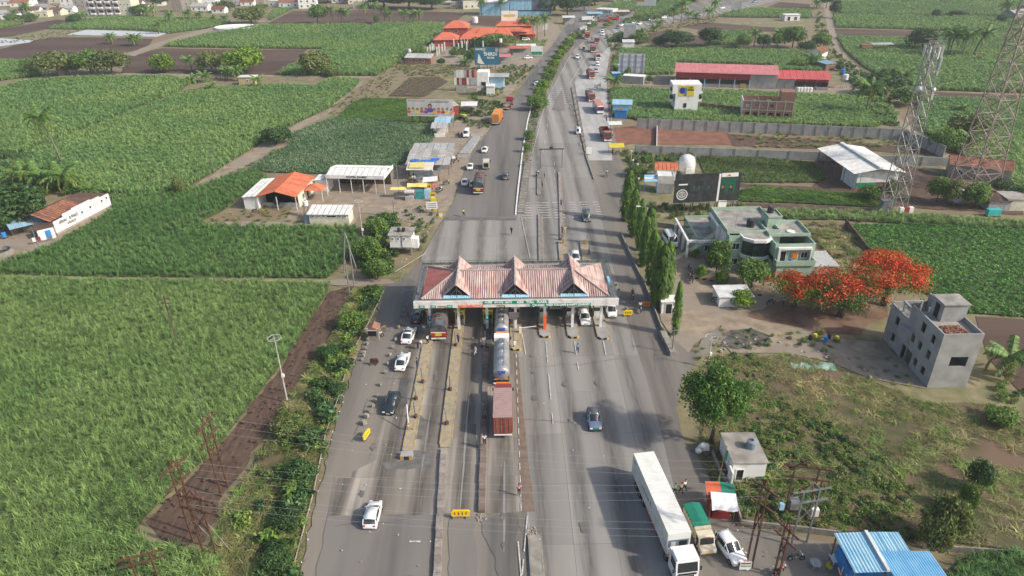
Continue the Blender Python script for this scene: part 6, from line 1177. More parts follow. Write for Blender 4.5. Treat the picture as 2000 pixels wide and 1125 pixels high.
for u0,u1 in((0,.15),(.16,.34)):b=B();b.bx(L_*u0,L_*u1,0,.2,0,4.1);b.obj('concrete_wall',m_conc_raw,t)
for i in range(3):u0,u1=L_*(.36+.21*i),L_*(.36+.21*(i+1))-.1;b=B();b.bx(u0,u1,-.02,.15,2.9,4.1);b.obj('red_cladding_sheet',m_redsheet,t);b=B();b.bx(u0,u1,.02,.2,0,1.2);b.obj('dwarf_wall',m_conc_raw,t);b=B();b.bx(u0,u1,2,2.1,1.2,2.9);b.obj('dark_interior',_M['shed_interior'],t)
b=B();b.bx(L_-.2,L_,.2,13.8,0,4.1);b.obj('end_wall',m_conc_raw,t)
for i in range(5):x,y=G(1556+6*i,178);t=watertank(x,y-1,0,.75,1.7,m_tankw,ORD[i]+' from the left of the white tanks before the red shed');t['group']='white tanks before the red shed'
x,y=G(1647,172);watertank(x,y,0,1.0,2.0,m_tankw,'white tank on a stand beside the dirt lane and red shed',stand=3.2);t=T('blue_drum','blue drum on the white pump house by the red shed','drum',x-.6,y+1.5,5.2);b=B();b.cyl(0,0,0,1.4,.7,.7,10);b.obj('drum',m_bluep,t)
x,y,rz,L_=frame((1447,232),(1545,236));t=T('half_built_brick_house','roofless half built brick house with concrete frame','building',x,y,0,rz);H1=5.8
facade(t,L_,H1-.004,[(1+2.4*i,2.3+2.4*i,1.0,2.3)for i in range(6)]+[(1+2.4*i,2.2+2.4*i,3.9,4.9)for i in range(4)],lambda u,v,d:(u,d-.003,v),mat=m_brick);facade(t,8,H1,[],lambda u,v,d:(d,u,v),mat=m_ww);facade(t,8,H1,[],lambda u,v,d:(L_-d,u,v),mat=m_brick);facade(t,L_,H1,[(3,5,3.4,4.8),(8,10,3.4,4.8)],lambda u,v,d:(u,8-d,v),mat=m_brick)
for i in range(7):u=L_*i/6;b=B();b.bx(u-.15,u+.15,-.08,.15,0,H1+(.5 if i%2 else .1));b.obj('column',m_conc_raw,t)
for z in(2.9,5.7):b=B();b.bx(0,L_,-.06,.12,z,z+.28);b.obj('beam',m_conc_raw,t)
b=B();b.bx(.2,L_-.2,.2,7.8,2.9,3.05);b.obj('floor_slab',m_roofconc,t);b=B();b.bx(L_-4.2,L_,.25,4.8,5.8,8.9);b.obj('stair_room',m_brick,t);
for u in(5,9.5):b=B();b.bx(u,u+.2,.2,7.8,3.05,5.6);b.obj('inner_wall',m_brick,t)
b=B();b.bar((5.5,-1,0),(6.8,-.15,4.5),.15);b.bar((10.2,-1,0),(9.6,-.15,5.6),.12);b.obj('scaffold_pole',m_wood,t)
def panelwall(pts,h,label,n=None,world=False,mat=m_conc_raw,pil=True,w_=.18,name='boundary_wall',plen=3.6):
 P_=pts if world else GP(pts);t=T(name,label,'wall',P_[0][0],P_[0][1],0);o=Vector(P_[0])
 for i in range(len(P_)-1):
  a,c=Vector(P_[i])-o,Vector(P_[i+1])-o;L_=(c-a).length;k=max(1,round(L_/plen));rz=math.atan2(c.y-a.y,c.x-a.x)
  q=B();q.bx(.02,L_/k-.02,-w_/2,w_/2,-.1,h);me=q.mesh('wall_panel',mat);q=B();q.bx(-.16,.16,-w_/2-.12,w_/2+.12,-.1,h+.08);mp=q.mesh('pilaster',m_kerb)
  for j in range(k):
   p=a+(c-a)*j/k;link('wall_panel',me,t,(p.x,p.y,random.uniform(-.03,.03)),(0,0,rz))
   if pil:link('pilaster',mp,t,(p.x,p.y,0),(0,0,rz))
 return t
panelwall([(1244,251),(1520,262),(1766,274),(1842,308)],3.2,'long grey panel wall behind the red earth plot')
panelwall([(1240,300),(1345,304),(1480,309),(1600,314),(1700,320),(1848,325)],2.4,'nearer grey concrete wall in front of the red earth plot',plen=7)
panelwall([(1283,246),(1282,298)],1.2,'short white dividing wall inside the red earth plot',mat=m_ww,pil=False)
panelwall([(1390,890),(1406,930),(1432,975),(1446,1026)],1.0,'low stained wall behind the roadside stall',mat=m_pinkp,pil=False,plen=2)
panelwall([(1446,1026),(1540,1036),(1640,1048)],.8,'low boundary wall between the lower right yard and the creepers',mat=m_kerb,pil=False,plen=3)
panelwall([(1800,1070),(1870,1078),(1990,1086),(2080,1092)],.8,'low boundary wall in the bottom right corner',mat=m_kerb,pil=False,plen=3)
panelwall([(1650,440),(1690,492),(1700,500)],1.5,'old stained wall at the corner of the dark green leafy field',mat=m_tiledk,pil=False,plen=2)
panelwall([(1366,214),(1447,224)],2.4,'old grey wall between the white building and the half built brick house',mat=m_tiledk,plen=3)
panelwall([(1212,458),(1240,520),(1262,565),(1290,640),(1316,694)],.7,'low stone kerb wall under the row of tall slender trees',mat=m_kerb,pil=False,plen=2.2)
panelwall([(1262,440),(1300,445),(1345,452)],1.1,'low wall between the slender trees and the green office',mat=m_kerb,pil=False,plen=2.5)
blockwall(G(1294,655),G(1314,697),.9,.9,'thick broken concrete kerb at the end of the slender tree row',m_kerb,1.6)
heap(*G(1312,690),.9,26,'broken stones at the end of the slender tree row')
panelwall([(1160,352),(1146,312),(1136,270),(1124,215),(1116,172)],.45,'low kerb divider between the highway and the service lane',mat=m_kerb,pil=False,plen=3)
t=T('white_roof_shed','large shed with white sheet roof and raised ridge, green band on its wall','shed',81.5,157.5,0,.04);gable(t,0,11.5,0,19.5,4.5,5.6,m_wtin,along='y',ov=.5,sheet_w=1.6);b=B();b.bx(5.3,6.2,-.5,20,5.6,5.95);b.obj('ridge_vent',m_wtin,t)
k=8
for i in range(k):
 b=B();b.bx(1.2+10*i/k,1.2+10*(i+1)/k-.03,.8,.9,1.8,4.5);b.obj('wall_sheet',m_wtin,t)
b=B();b.bx(1.2,6.0,.78,.92,.7,1.8);b.obj('green_band',m_green,t);b=B();b.bx(1.2,6.0,.78,.92,0,.7);b.obj('brick_base',m_brick,t);b=B();b.bx(8,11.2,.78,.92,.0,1.8);b.obj('brick_base',m_brick,t);b=B();b.bx(1.1,1.2,.9,8,0,4.4);b.obj('side_wall',m_wtin,t)
for y in(.2,5,10,15,19.3):
 for x in(.1,11.3):b=B();b.bar((x,y,0),(x,y,4.5),.18);b.obj('post',m_steel,t)
x,y=G(1850,345);t=T('tiled_farmhouse','old farmhouse with reddish tiled roof behind the right lattice tower','house',x,y,0,-.45);walls(t,0,13,0,6,0,3.2,m_pinkp,('x',4.8));gable(t,0,13,0,6,3.2,4.8,m_tile,ov=.4,sheet_w=1.2,name='tile_strip');win(t,2.5,0,1,1,1.1);win(t,6,0,0,1,2,'f',True)
x,y=G(1928,412);t=T('tin_hut','low hut with dark brown tin roof near the lower right tower base','hut',x,y,0,-.1);walls(t,0,4.5,0,4,0,2.2,m_tin);panels((-.3,-.3,2.3),(4.8,-.3,2.3),(-.3,4.3,2.8),'roof_sheet',m_tiledk,t,w_=1.2)
x,y=G(1962,412);t=T('concrete_hut','cream concrete hut with a stained flat roof at the right edge','hut',x,y,0,-.1);walls(t,0,6,0,5,0,2.7,m_cream);flatroof(t,-.2,6.2,-.2,5.2,2.7,m_roofconc,0)
x,y=G(1950,418);t=T('generator','turquoise generator box beside the concrete hut','generator',x-2,y-1,0);B().box(0,0,.2,2.8,1.2,1.4).obj('housing',M('turquoise',(.05,.38,.36),.5,var=.1),t);B().box(0,0,0,2.9,1.3,.2).obj('skid',m_under,t)
x,y=G(1750,416);t=T('white_cabinets','red and white equipment cabinets by the left lattice tower','cabinet',x+2,y,0)
for i,m in enumerate((m_ww,m_redsheet,m_ww)):B().box(i*1.1-1,.1*i,0,.9,.8,1.3).obj('cabinet',m,t)
x,y=G(1866,395);t=T('white_dome_tank','big white tank lying among trees by the right tower','tank',x,y,0);b=B();b.ell(0,0,1.6,2.2,1.8,1.7,14,8);b.obj('tank',m_tankw,t,True);B().box(0,0,0,2.5,2,.5).obj('cradle',m_kerb,t)
x,y=G(1341,342);t=T('dome_tent','white domed tank standing behind the black hoarding','tank',x,y+1,0);b=B();n=14;b.loft([[(2.2*r*math.cos(6.28*k/n),2.2*r*math.sin(6.28*k/n),z)for k in range(n)]for r,z in((1,0),(1,2.8),(.92,3.8),(.7,4.6),(.35,5.0))]);b.obj('shell',m_tankw,t,True);B().box(0,-2.2,0,1.2,.1,2.2).obj('door',m_wtin,t)
x,y,rz,L_=frame((1282,377),(1314,378));t=T('white_tin_hut','white tin clad hut with grey sheet walls beside the black hoarding','hut',x,y,0,rz);walls(t,0,L_,0,4,0,4.0,m_wtin);flatroof(t,0,L_,0,4,4.0,m_wtin,.2)
for i in range(6):B().box(L_*(i+.5)/6,-.06,.1,L_/6-.05,.06,2.4).obj('corrugated_panel',m_tin,t)
t=T('blue_awning','blue and white striped awning left of the white tin hut','awning',x-3.1,y,0,rz);b=B();b.quad((0,-.5,3.1),(3,-.5,3.2),(3,2.5,3.9),(0,2.5,3.8));b.obj('awning_sheet',m_blue,t);b=B();b.quad((0,.6,3.42),(3,.6,3.52),(3,1.2,3.66),(0,1.2,3.56));b.obj('white_stripe',m_ww,t)
for u in(0,3):b=B();b.bar((u,-.4,0),(u,-.4,3.1),.12);b.obj('post',m_bluep,t)
x,y=G(1280,352);t=T('orange_tiled_hut','small hut with orange tiled roof behind the white tin hut','hut',x,y,0,-.1);walls(t,0,5,0,4,0,2.8,m_ww,('x',4));gable(t,0,5,0,4,2.8,4.0,m_oro,sheet_w=1)
x,y,rz,L_=frame((1196,221),(1232,222));t=T('blue_kiosk','pale blue tin kiosk with flat sheet roof by the service lane','kiosk',x,y,0,rz);walls(t,0,L_,0,4.5,0,3.0,m_ltblue);panels((-.3,-.4,3.0),(L_+.3,-.4,3.0),(-.3,5,3.5),'roof_sheet',m_ltblue,t,w_=1.2)
x,y,rz,L_=frame((1200,231),(1223,232));t=T('bright_blue_kiosk','bright blue kiosk with firewood on its roof, nearest the road','kiosk',x,y,0,rz);walls(t,0,L_,0,2.8,0,2.6,m_bluep);flatroof(t,-.2,L_+.2,-.2,3,2.6,m_bluep,0)
for i in range(7):b=B();b.bar((.4+.3*i,.3,2.8),(1.2+.35*i,2.5,2.9),.16);b.obj('log',m_wood,t)
x,y,rz,L_=frame((1203,163),(1246,166));t=T('grey_low_building','low grey walled yard building below the white hoarding','building',x+2,y,0,rz);walls(t,0,L_,0,4,0,3,m_conc_raw);flatroof(t,-.2,L_+.2,-.2,4.2,3,m_ww,0)
x,y=G(1182,157);t=T('blue_stall','blue stall beside the service lane palm','stall',x+3,y,0);walls(t,0,3,0,3,0,2.6,m_bluep);flatroof(t,-.3,3.3,-.3,3.3,2.6,m_ltblue,0)
x,y=G(1195,140);t=T('striped_stall','small stall with white and blue sheet roof under the white hoarding','stall',x+3,y,0);walls(t,0,4,0,3,0,2.4,m_tin);flatroof(t,-.3,4.3,-.3,3.3,2.4,m_wtin,0)
x,y,rz,L_=frame((1216,98),(1238,98));t=T('tin_shed','pale tin shed with lean-to roof in the bushes by the far service lane','shed',x,y,0,rz);walls(t,0,L_,0,5,0,3.6,m_wtin);panels((-.3,-.4,3.7),(L_+.3,-.4,3.7),(-.3,5.4,4.2),'roof_sheet',m_wtin,t,w_=1.5)
for px,m,l in(((1203,300),m_byel,'yellow awning over bikes at the end of the service lane'),((1200,255),m_wtin,'white awning at the edge of the service lane')):
 x,y=G(*px);t=T('awning',l,'awning',x,y,0);b=B();b.quad((-2,-1.2,2.1),(2.2,-1.2,2.1),(2.2,1.4,2.6),(-2,1.4,2.5));b.obj('sheet',m,t)
 for a in(-1.9,2.1):
  for c in(-1.1,1.3):b=B();b.bar((a,c,0),(a,c,2.2),.08);b.obj('post',m_wood,t)
x,y=G(1150,303);t=T('white_panel_board','white board standing at the end of the spiky divider','sign',x,y,0);B().box(0,0,.4,1.5,.08,1.8).obj('board',m_ww,t);B().box(0,0,0,.15,.15,.4).obj('foot',m_steel,t)
t=T('orange_roof_restaurant','restaurant with bright orange sheet roof and white tin side room','restaurant',-58.2,151.5,0,-.07);gable(t,0,9.0,0,13.5,3.3,4.6,m_oro,along='y',ov=.3,sheet_w=1.3)
panels((-3.7,-.2,3.1),(-.2,-.2,3.4),(-3.7,12.5,3.1),'roof_sheet',m_wtin,t,w_=1.2);walls(t,-3.4,-.1,.2,12,0,3.0,m_wtin,name='tin_wall')
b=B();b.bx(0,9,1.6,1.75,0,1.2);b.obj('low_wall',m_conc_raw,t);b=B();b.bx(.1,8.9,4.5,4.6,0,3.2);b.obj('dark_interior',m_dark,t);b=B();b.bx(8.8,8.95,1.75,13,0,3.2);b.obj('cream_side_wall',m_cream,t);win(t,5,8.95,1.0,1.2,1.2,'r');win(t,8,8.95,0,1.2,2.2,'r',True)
for x in(0,4.5,9):b=B();b.bar((x,0,0),(x,0,3.3),.15);b.obj('post',m_ww,t)
t2=T('orange_porch','small orange hipped porch beside the orange roofed restaurant','porch',-49.3,156.5,0,-.1);b=B();b.add([(0,0,2.7),(5,0,2.7),(5,4,2.7),(0,4,2.7),(2.5,2,3.9)],[(0,1,4),(1,2,4),(2,3,4),(3,0,4)]);b.obj('roof',m_oro,t2)
for a in(.2,4.8):
 for c in(.2,3.8):b=B();b.bar((a,c,0),(a,c,2.7),.12);b.obj('post',m_ww,t2)
watertank(-54.3,152.6,0,.65,1.4,m_tankb,'black water tank on a stand before the orange roofed restaurant',stand=1.0);watertank(-46.0,147.2,0,.6,1.2,m_tankw,'white water tank on a stand between the restaurant and the toilet block',stand=2.6)
t=T('white_canopy_shed','white roofed workshop canopy with lettered fascia and parked motorbikes','workshop',-44.6,162.2,0,-.11);gable(t,0,14.2,.3,8.2,4.3,5.1,m_wtin,ov=.2,sheet_w=1.4)
for i in range(7):b=B();b.bx(14.4*i/7-.1,14.4*(i+1)/7-.13,-.1,.05,3.7,4.6);b.obj('fascia_panel',m_ww,t)
b=B();b.bx(14.25,14.4,.05,8.5,3.7,4.6);b.obj('side_fascia',m_ww,t);textmesh('HOTEL SWEET',.62,m_letblk,'lettering',t,(7.6,-.13,4.15),width=5.2,bold=.02)
for x in(-.1,3,6,9,12,14.2):b=B();b.bar((x,.1,0),(x,.1,3.7),.15);b.obj('post',m_ww,t)
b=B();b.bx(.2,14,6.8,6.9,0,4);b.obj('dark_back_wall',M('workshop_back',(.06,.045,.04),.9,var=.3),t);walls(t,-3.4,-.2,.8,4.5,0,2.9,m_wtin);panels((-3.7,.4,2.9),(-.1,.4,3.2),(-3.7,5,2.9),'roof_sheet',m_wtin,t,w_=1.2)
t=T('cream_toilet_block','long low cream building with white sheet roof and small square windows','building',-44.2,142.4,0,-.06);walls(t,0,8.8,0,3.6,0,2.5,m_cream);panels((-.4,-.4,2.5),(9.2,-.4,2.5),(-.4,4,3.1),'roof_sheet',m_wtin,t,w_=1.2)
for u,w_ in((.9,.4),(2.2,.4),(3.3,.4),(5.0,2.0),(6.9,.4),(8.0,.4)):win(t,u,0,1.75,w_,.38)
b=B();b.bx(-1.2,0,.3,1.6,0,1.8);b.obj('blue_tank_box',M('grey_blue_paint',(.2,.27,.32),.7,var=.15),t)
t=T('raised_white_cabin','white cabin on stilts over the shrubs with a grey sheet roof and two small tanks','cabin',-24.0,126.0,0,-.05);walls(t,0,4.4,0,3.2,1.8,4.4,m_ww);b=B();b.bx(-.1,4.5,-.1,3.3,1.6,1.8);b.obj('floor',m_roofconc,t);panels((-.3,-.3,4.4),(4.7,-.3,4.4),(-.3,3.6,4.6),'roof_sheet',m_roofconc,t,w_=1.2)
for u in(.6,1.7,2.9):win(t,u,0,3.3,.4,.5)
for a in(.3,4.1):
 for c in(.3,2.9):b=B();b.bar((a,c,0),(a,c,1.6),.3);b.obj('stilt',m_kerb,t)
b=B();b.bx(4.5,5.5,.4,2.0,1.4,3.4);b.obj('side_toilet',m_ww,t);b=B();b.bar((2.4,-.05,1.8),(2.4,-.05,4.5),.1);b.obj('drain_pipe',m_under,t)
for i in(0,1):watertank(-22.2+.9*i,127.4,4.55,.35,.8,m_tankb,('left' if i==0 else 'right')+' one of two small black tanks on the raised white cabin')
ax,ay=G(113,460);bx2,by2=G(219,404);hd=math.atan2(by2-ay,bx2-ax);LL=math.hypot(bx2-ax,by2-ay)
t=T('tiled_roof_farmhouse','farmhouse with old clay tile roof and a long white wall painted with black writing','house',ax,ay,0,hd)
k=6
for i in range(k):b=B();b.bx(LL*i/k,LL*(i+1)/k-.01,0,.25,.55,3.1+(.9*math.sin(math.pi*(i+.5)/k)if 0<i<k else 0));b.obj('wall',m_ww,t)
b=B();b.bx(0,LL,-.03,.25,0,.55);b.obj('plinth',m_pinkp,t);b=B();b.bx(0,.25,.25,8.5,0,2.8);b.obj('end_wall',m_pinkp,t);b=B();b.bx(LL-.25,LL,.25,8.5,0,2.8);b.obj('end_wall',m_ww,t);win(t,1.2,0,0,.9,1.9,'l',True,m_tile,PMAR)
textmesh('हिमालया - डेटिंगसाठी',1.0,m_letblk,'lettering',t,(4.0,-.05,2.3),width=5.5,bold=.01);textmesh('प्रॉडक्ट्स',.8,m_letblk,'lettering',t,(4.6,-.05,1.4),width=2.6,bold=.01)
for u,z in((8.0,2.1),(10.6,2.3),(14.3,2.4),(15.9,2.5)):b=B();b.quad((u-.35,-.05,z+.2),(u,-.05,z-.35),(u+.35,-.05,z+.2),(u,-.05,z+.35));b.obj('painted_emblem',m_letblk,t)
for u,z,w_ in((11.7,2.7,2.2),(11.6,2.35,2.4),(9.3,1.7,2.2),(14.6,2.9,1.2),(12.6,1.9,3.0),(15.0,1.9,1.6)):B().box(u+.5,-.03,z,w_,.02,.09).obj('painted_text_line',m_letblk,t)
panels((-.3,5.0,4.5),(9.8,5.0,4.5),(-.3,.6,3.2),'tile_strip',m_tile,t,w_=.8,pitch=.4,amp=.05);panels((-.3,9.2,2.9),(9.8,9.2,2.9),(-.3,5.0,4.5),'tile_strip',m_tile,t,w_=.8,pitch=.4,amp=.05);panels((9.9,.3,3.6),(LL+.3,.3,3.3),(9.9,8.6,3.2),'tile_strip',m_tiledk,t,w_=.8,pitch=.4,amp=.05)
x,y=G(62,463);t=T('tin_roof_shed','open shed with pale blue tin roof beside the tiled farmhouse','shed',x-3,y-1,0,.75);panels((-.3,-.3,2.3),(7,-.3,2.3),(-.3,4,2.9),'roof_sheet',m_ltblue,t,w_=1.2);b=B();b.bx(0,6.6,3.3,3.4,0,2.5);b.obj('back_wall',m_wood,t)
for a in(0,3.3,6.6):b=B();b.bar((a,0,0),(a,0,2.4),.1);b.obj('post',m_wood,t)
x,y=G(88,470);t=T('small_white_outbuilding','little whitewashed outbuilding with a bright blue door','hut',x-1,y,0,.7);walls(t,0,3,0,2.5,0,2.4,m_ww);flatroof(t,-.2,3.2,-.2,2.7,2.4,m_tiledk,0);win(t,1.8,0,0,.9,1.8,'f',True,m_bluep,m_bluep)
x,y=G(10,466);watertank(x,y,0,.5,1.0,m_bluep,'blue tank on a low stand at the far left farm yard',stand=.5)
x,y=G(0,497);t=T('stone_well','round concrete well ring at the left edge of the farm yard','well',x,y,0);b=B();n=24;b.loft([[(r*math.cos(6.28*k/n),r*math.sin(6.28*k/n),z)for k in range(n)]for r,z in((2.6,0),(2.6,1.0),(2.1,1.0),(2.1,.1))],cap=False);b.obj('ring',m_kerb,t);b=B();b.cyl(0,0,0,.15,2.1,2.1,20);b.obj('dark_water',m_glass,t)
x,y=G(70,478);t=T('washing_line','clothes drying on a line in the farm yard','washing',x,y,0,.5)
for i,m in enumerate((m_ww,PMAR,m_ww,PBL,m_ww)):B().box(.9*i,0,.7,.6,.04,.9).obj('cloth',m,t)
for u in(-.4,4.2):b=B();b.bar((u,0,0),(u,0,1.8),.08);b.obj('post',m_wood,t)
x,y=G(468,167);t=T('ochre_farm_hut','small ochre hut with pale flat roof among the palms','hut',x,y,0,0);walls(t,0,6.5,0,4,0,3.2,M('ochre_wall',(.45,.35,.2),.8,var=.2));flatroof(t,-.3,6.8,-.3,4.3,3.2,m_wtin,0);win(t,3.5,0,1.5,.8,.8)
x,y=G(131,148);t=T('thatched_hut','open thatched hut between the round trees','hut',x,y,0,0);b=B();b.quad((-1,-1,2.6),(5.5,-1,2.4),(5,4,3.4),(-.5,4,3.6));b.obj('thatch_roof',m_thatch,t)
for a in(-.5,2.2,5):b=B();b.bar((a,-.6,0),(a,-.6,2.5),.2);b.obj('post',m_thatch,t)
b=B();b.bx(-3.5,-1,0,4,0,3.0);b.obj('thatch_wall',m_thatch,t)
x,y=G(430,56);t=T('round_white_pond','round white lined pond beside the big olive tree','pond',x+10,y,0);b=B();n=24;b.loft([[(r*math.cos(6.28*k/n),.8*r*math.sin(6.28*k/n),z)for k in range(n)]for r,z in((13,0),(13,1.2),(12,1.2),(11,.2))],cap=False);b.obj('lining',m_ww,t);b=B();b.quad(*[(11*math.cos(6.28*k/n),8.8*math.sin(6.28*k/n),.25)for k in range(n)]);b.obj('water',m_wtin,t)
x,y=G(1902,112);t=T('round_well','round stone well with a small shelter near the four palms','well',x-4,y,0);b=B();b.loft([[(r*math.cos(6.28*k/n),.8*r*math.sin(6.28*k/n),z)for k in range(n)]for r,z in((4,0),(4,1),(3.5,1),(3.4,.1))],cap=False);b.obj('ring',m_kerb,t);B().box(5,0,0,2.5,2,2).obj('shelter',m_wood,t)
x,y=G(1728,100);t=T('long_tin_shelter','long low shelter with a pale sheet roof standing in the cane','shelter',x-6,y,0,-.03);panels((0,0,3.0),(10,0,3.0),(0,4,3.3),'roof_sheet',m_wtin,t,w_=2);b=B();b.bx(-5,0,0,3,0,3.0);b.obj('brick_wall',m_brick,t)
for a in(1,5,9):b=B();b.bar((a,.2,0),(a,.2,3),.2);b.obj('post',m_wood,t)
x,y=G(1604,118);t=T('tiled_lane_house','house with steep reddish tile roof beside the dirt lane','house',x,y,0,.9);walls(t,0,8,0,6,0,3,m_ww,('x',5));gable(t,0,8,0,6,3,5,m_tile,sheet_w=1.5,name='tile_strip')
x,y=G(1612,138);t=T('blue_sheet_hut','hut with pale blue sheet roof beside the dirt lane','hut',x,y,0,.4);walls(t,0,5,0,5,0,2.5,m_wood);panels((-.3,-.3,2.6),(5.3,-.3,2.6),(-.3,5.3,3.0),'roof_sheet',m_ltblue,t,w_=1.5)
x,y=G(1532,41);t=T('white_field_house','small white house standing in bare fields near the top','house',x,y,0);walls(t,0,9,0,5,0,3.4,m_ww);flatroof(t,-.3,9.3,-.3,5.3,3.4,m_ww,0);win(t,2.5,0,.3,1.5,2.2,'f',True);win(t,6.5,0,.5,1.6,1.8)
x,y,rz,L_=frame((888,178),(932,178));t=T('tin_fenced_house','white house front hidden by a patchwork fence of rusty and grey tin sheets','house',x,y,0,rz)
for i in range(9):
 for z0,z1 in((2.3,5.0),(5.05,7.8)):b=B();b.bx(L_*i/9,L_*(i+1)/9-.05,-.08+.06*(i%2),.02+.06*(i%2),z0,z1);b.obj('tin_sheet',random.choice([m_tin,m_tin,PMAR,m_wtin,_M['faded_pink_roof']if i%4==0 else m_tin]),t)
b=B();b.bx(.6,L_,0,.1,0,2.3);b.obj('lower_tin_wall',m_tin,t);b=B();b.bx(L_+.05,L_+4.4,.3,6,0,7.0);b.obj('white_gable_wall',m_ww,t);win(t,L_+2.5,.3,.2,1.8,3.2,'f',True);panels((L_+4.4,2,4.8),(L_+12,2,4.8),(L_+4.4,7,5.3),'roof_sheet',m_tin,t,w_=1.5);b=B();b.bx(L_+4.6,L_+10,3,6.6,0,4.7);b.obj('tin_annex',m_ltblue,t)
x,y=G(932,187);t=T('white_porch_shed','small white porch before the tin fenced house','shed',x,y,0,0);walls(t,3.5,6.5,0,3,0,3,m_ww);panels((3.3,-.4,3.5),(6.8,-.4,3.3),(3.3,3.2,3.8),'roof_sheet',m_wtin,t,w_=1);panels((-4,.2,2.6),(3,.2,2.6),(-4,3.6,2.9),'roof_sheet',m_thatch,t,w_=1.5)
for a in(-3.8,-1.5,.8,2.9):b=B();b.bar((a,.3,0),(a,.3,2.6),.12);b.obj('post',m_wood,t)
x,y=G(938,184);t=T('blue_shop_sign','blue shop sign by the porch of the tin fenced house','sign',x+2.5,y+1,0);B().box(0,0,.6,2.4,.1,1.9).obj('board',m_blue,t)
def stall(px,w_,d,h,roof,label,rz=0,wall=m_tin,front=True,name='market_stall',n=3):
 x,y=G(*px);t=T(name,label,'stall',x,y,0,rz);b=B();b.bx(.1,w_-.1,d-.15,d-.05,0,h-.1);b.obj('back_wall',wall,t);panels((-.3,-.5,h-.15),(w_+.3,-.5,h-.15),(-.3,d+.2,h+.3),'roof_sheet',roof,t,w_=w_/n)
 for a in(0,w_):b=B();b.bar((a,-.2,0),(a,-.2,h-.1),.12);b.obj('post',m_wood,t)
 if front:B().box(w_/2,.4,0,w_*.7,.8,1.0).obj('counter',wall,t)
 return t
stall((844,268),4.6,4.5,3.0,m_tin,'grey roofed stall with blue bench in front, below the poster billboard',wall=m_ww);stall((850,258),4.6,5,3.0,m_ltblue,'pale blue roofed stall behind the grey roofed one',wall=m_tin);stall((858,248),4.5,5,3.0,m_tin,'rear grey roofed stall nearest the poster billboard')
x,y=G(886,228);t=T('red_wall_shed','shed with cream roof and red side wall right of the poster billboard','shed',x-2,y,0,.35);walls(t,0,4,0,8,0,3.2,m_redsheet);panels((-.3,-.3,3.2),(4.3,-.3,3.4),(-.3,8.3,3.2),'roof_sheet',m_cream,t,w_=1.3)
stall((902,222),5,4,2.8,m_wtin,'white awning stall beside the red walled shed',front=False)
stall((807,312),11,5,2.9,m_tin,'long grey roofed market shed, farthest of the yard row',-.05,n=6);stall((799,327),11.5,6,2.9,M('patchwork_roof',(.42,.4,.36),.7,c2=(.25,.24,.23),scale=.8,detail=6,rand=.2),'long patchwork roofed market shed in the middle of the yard row',-.05,n=6)
t=stall((795,341),11,4.5,2.9,m_tin,'market shed with torn blue plastic on its roof',-.05,n=6);b=B();r=random.Random(5)
for(a0,a1,c0,c1)in((1.0,3.2,1,2.6),(3.6,7.6,.6,2.0),(6.2,8.4,2.0,3.4)):b.loft([[(a0+(a1-a0)*i/6,c0+r.uniform(-.25,.25),3.05+.1*r.random()+c0*.08),(a0+(a1-a0)*i/6,c1+r.uniform(-.25,.25),3.05+c1*.1+.1*r.random())]for i in range(7)],close=False,cap=False)
b.obj('blue_plastic',M('blue_plastic',(.03,.14,.5),.5,var=.3,scale=4),t)
t=stall((797,352),6.2,4.2,3.0,m_cream,'tea stall with white posts and yellow cloth on its roof',0,wall=m_ww,n=3);b=B();b.quad((.3,.3,3.2),(4.4,.2,3.2),(4.3,3.6,3.55),(.5,3.7,3.55));b.obj('yellow_cloth',M('yellow_cloth',(.6,.5,.2),.8,var=.15),t);b=B();b.bx(.4,.8,-.6,-.2,0,.9);b.obj('orange_crate',POR,t)
x,y=G(818,368);t=T('black_tarp_stall','stall covered with a rumpled black tarpaulin','stall',x-.5,y,0,.3);b=B();r=random.Random(3);b.loft([[(u,-.2,2.2),(u,.2,2.8+r.random()*.25),(u,2.0,3.0+r.random()*.3),(u,3.8,2.8+r.random()*.25),(u,4.2,2.1)]for u in(0,1,2,3,4,4.6)],close=False,cap=False);b.obj('black_tarpaulin',_M['dark_tarpaulin'],t)
for a in(0,4.5):
 for c in(0,4):b=B();b.bar((a,c,0),(a,c,2.4),.1);b.obj('post',m_wood,t)
x,y=G(812,388);t=T('yellow_awning_stall','food cart stall under bright yellow awnings in the middle of the yard','stall',x-2,y,0,0);my=M('yellow_awning',(.7,.58,.16),.7,var=.12);r=random.Random(8)
b=B();b.loft([[(u,.8,2.5+.2*r.random()),(u,2.2,2.9+.25*r.random()),(u,3.4,2.6+.2*r.random())]for u in(0,1.2,2.4,3.6,4.8)],close=False,cap=False);b.obj('yellow_awning',my,t);b=B();b.loft([[(u,.2,2.2),(u,1.7,2.4)]for u in(-4,-2,-.1)],close=False,cap=False);b.obj('yellow_side_awning',my,t)
B().box(.7,-.6,0,2.0,1.4,1.0).obj('cart',m_tin,t);B().box(.7,-.6,1.9,2.2,1.5,.35).obj('cart_roof',m_bwhite,t);B().box(3.0,.2,0,2.0,1.2,1.9).obj('turquoise_cart',M('turquoise_dark',(.04,.22,.25),.6,var=.2),t);B().box(4.8,.8,0,1.3,1.2,2.0).obj('blue_grey_cart',m_ltblue,t)
for a in(-3.9,-.2,4.7):b=B();b.bar((a,.9,0),(a,.9,2.4),.08);b.obj('post',m_wood,t)
x,y=G(850,372);t=T('white_awning_stall','fruit stall with a white awning where people crowd','stall',x-1,y+1,0,.2);b=B();b.quad((-2.2,-1.2,2.3),(1.5,-1.2,2.4),(1.8,1.2,2.8),(-1.8,1.2,2.8));b.obj('awning',m_wtin,t);B().box(-.2,.6,0,3,1.4,2.2).obj('booth',M('red_white_print',(.45,.2,.17),.7,var=.5,scale=3),t)
x,y=G(868,318);t=T('white_sack_pile','stack of white sacks and crates at the end of the market sheds','sacks',x,y,0);r=random.Random(2)
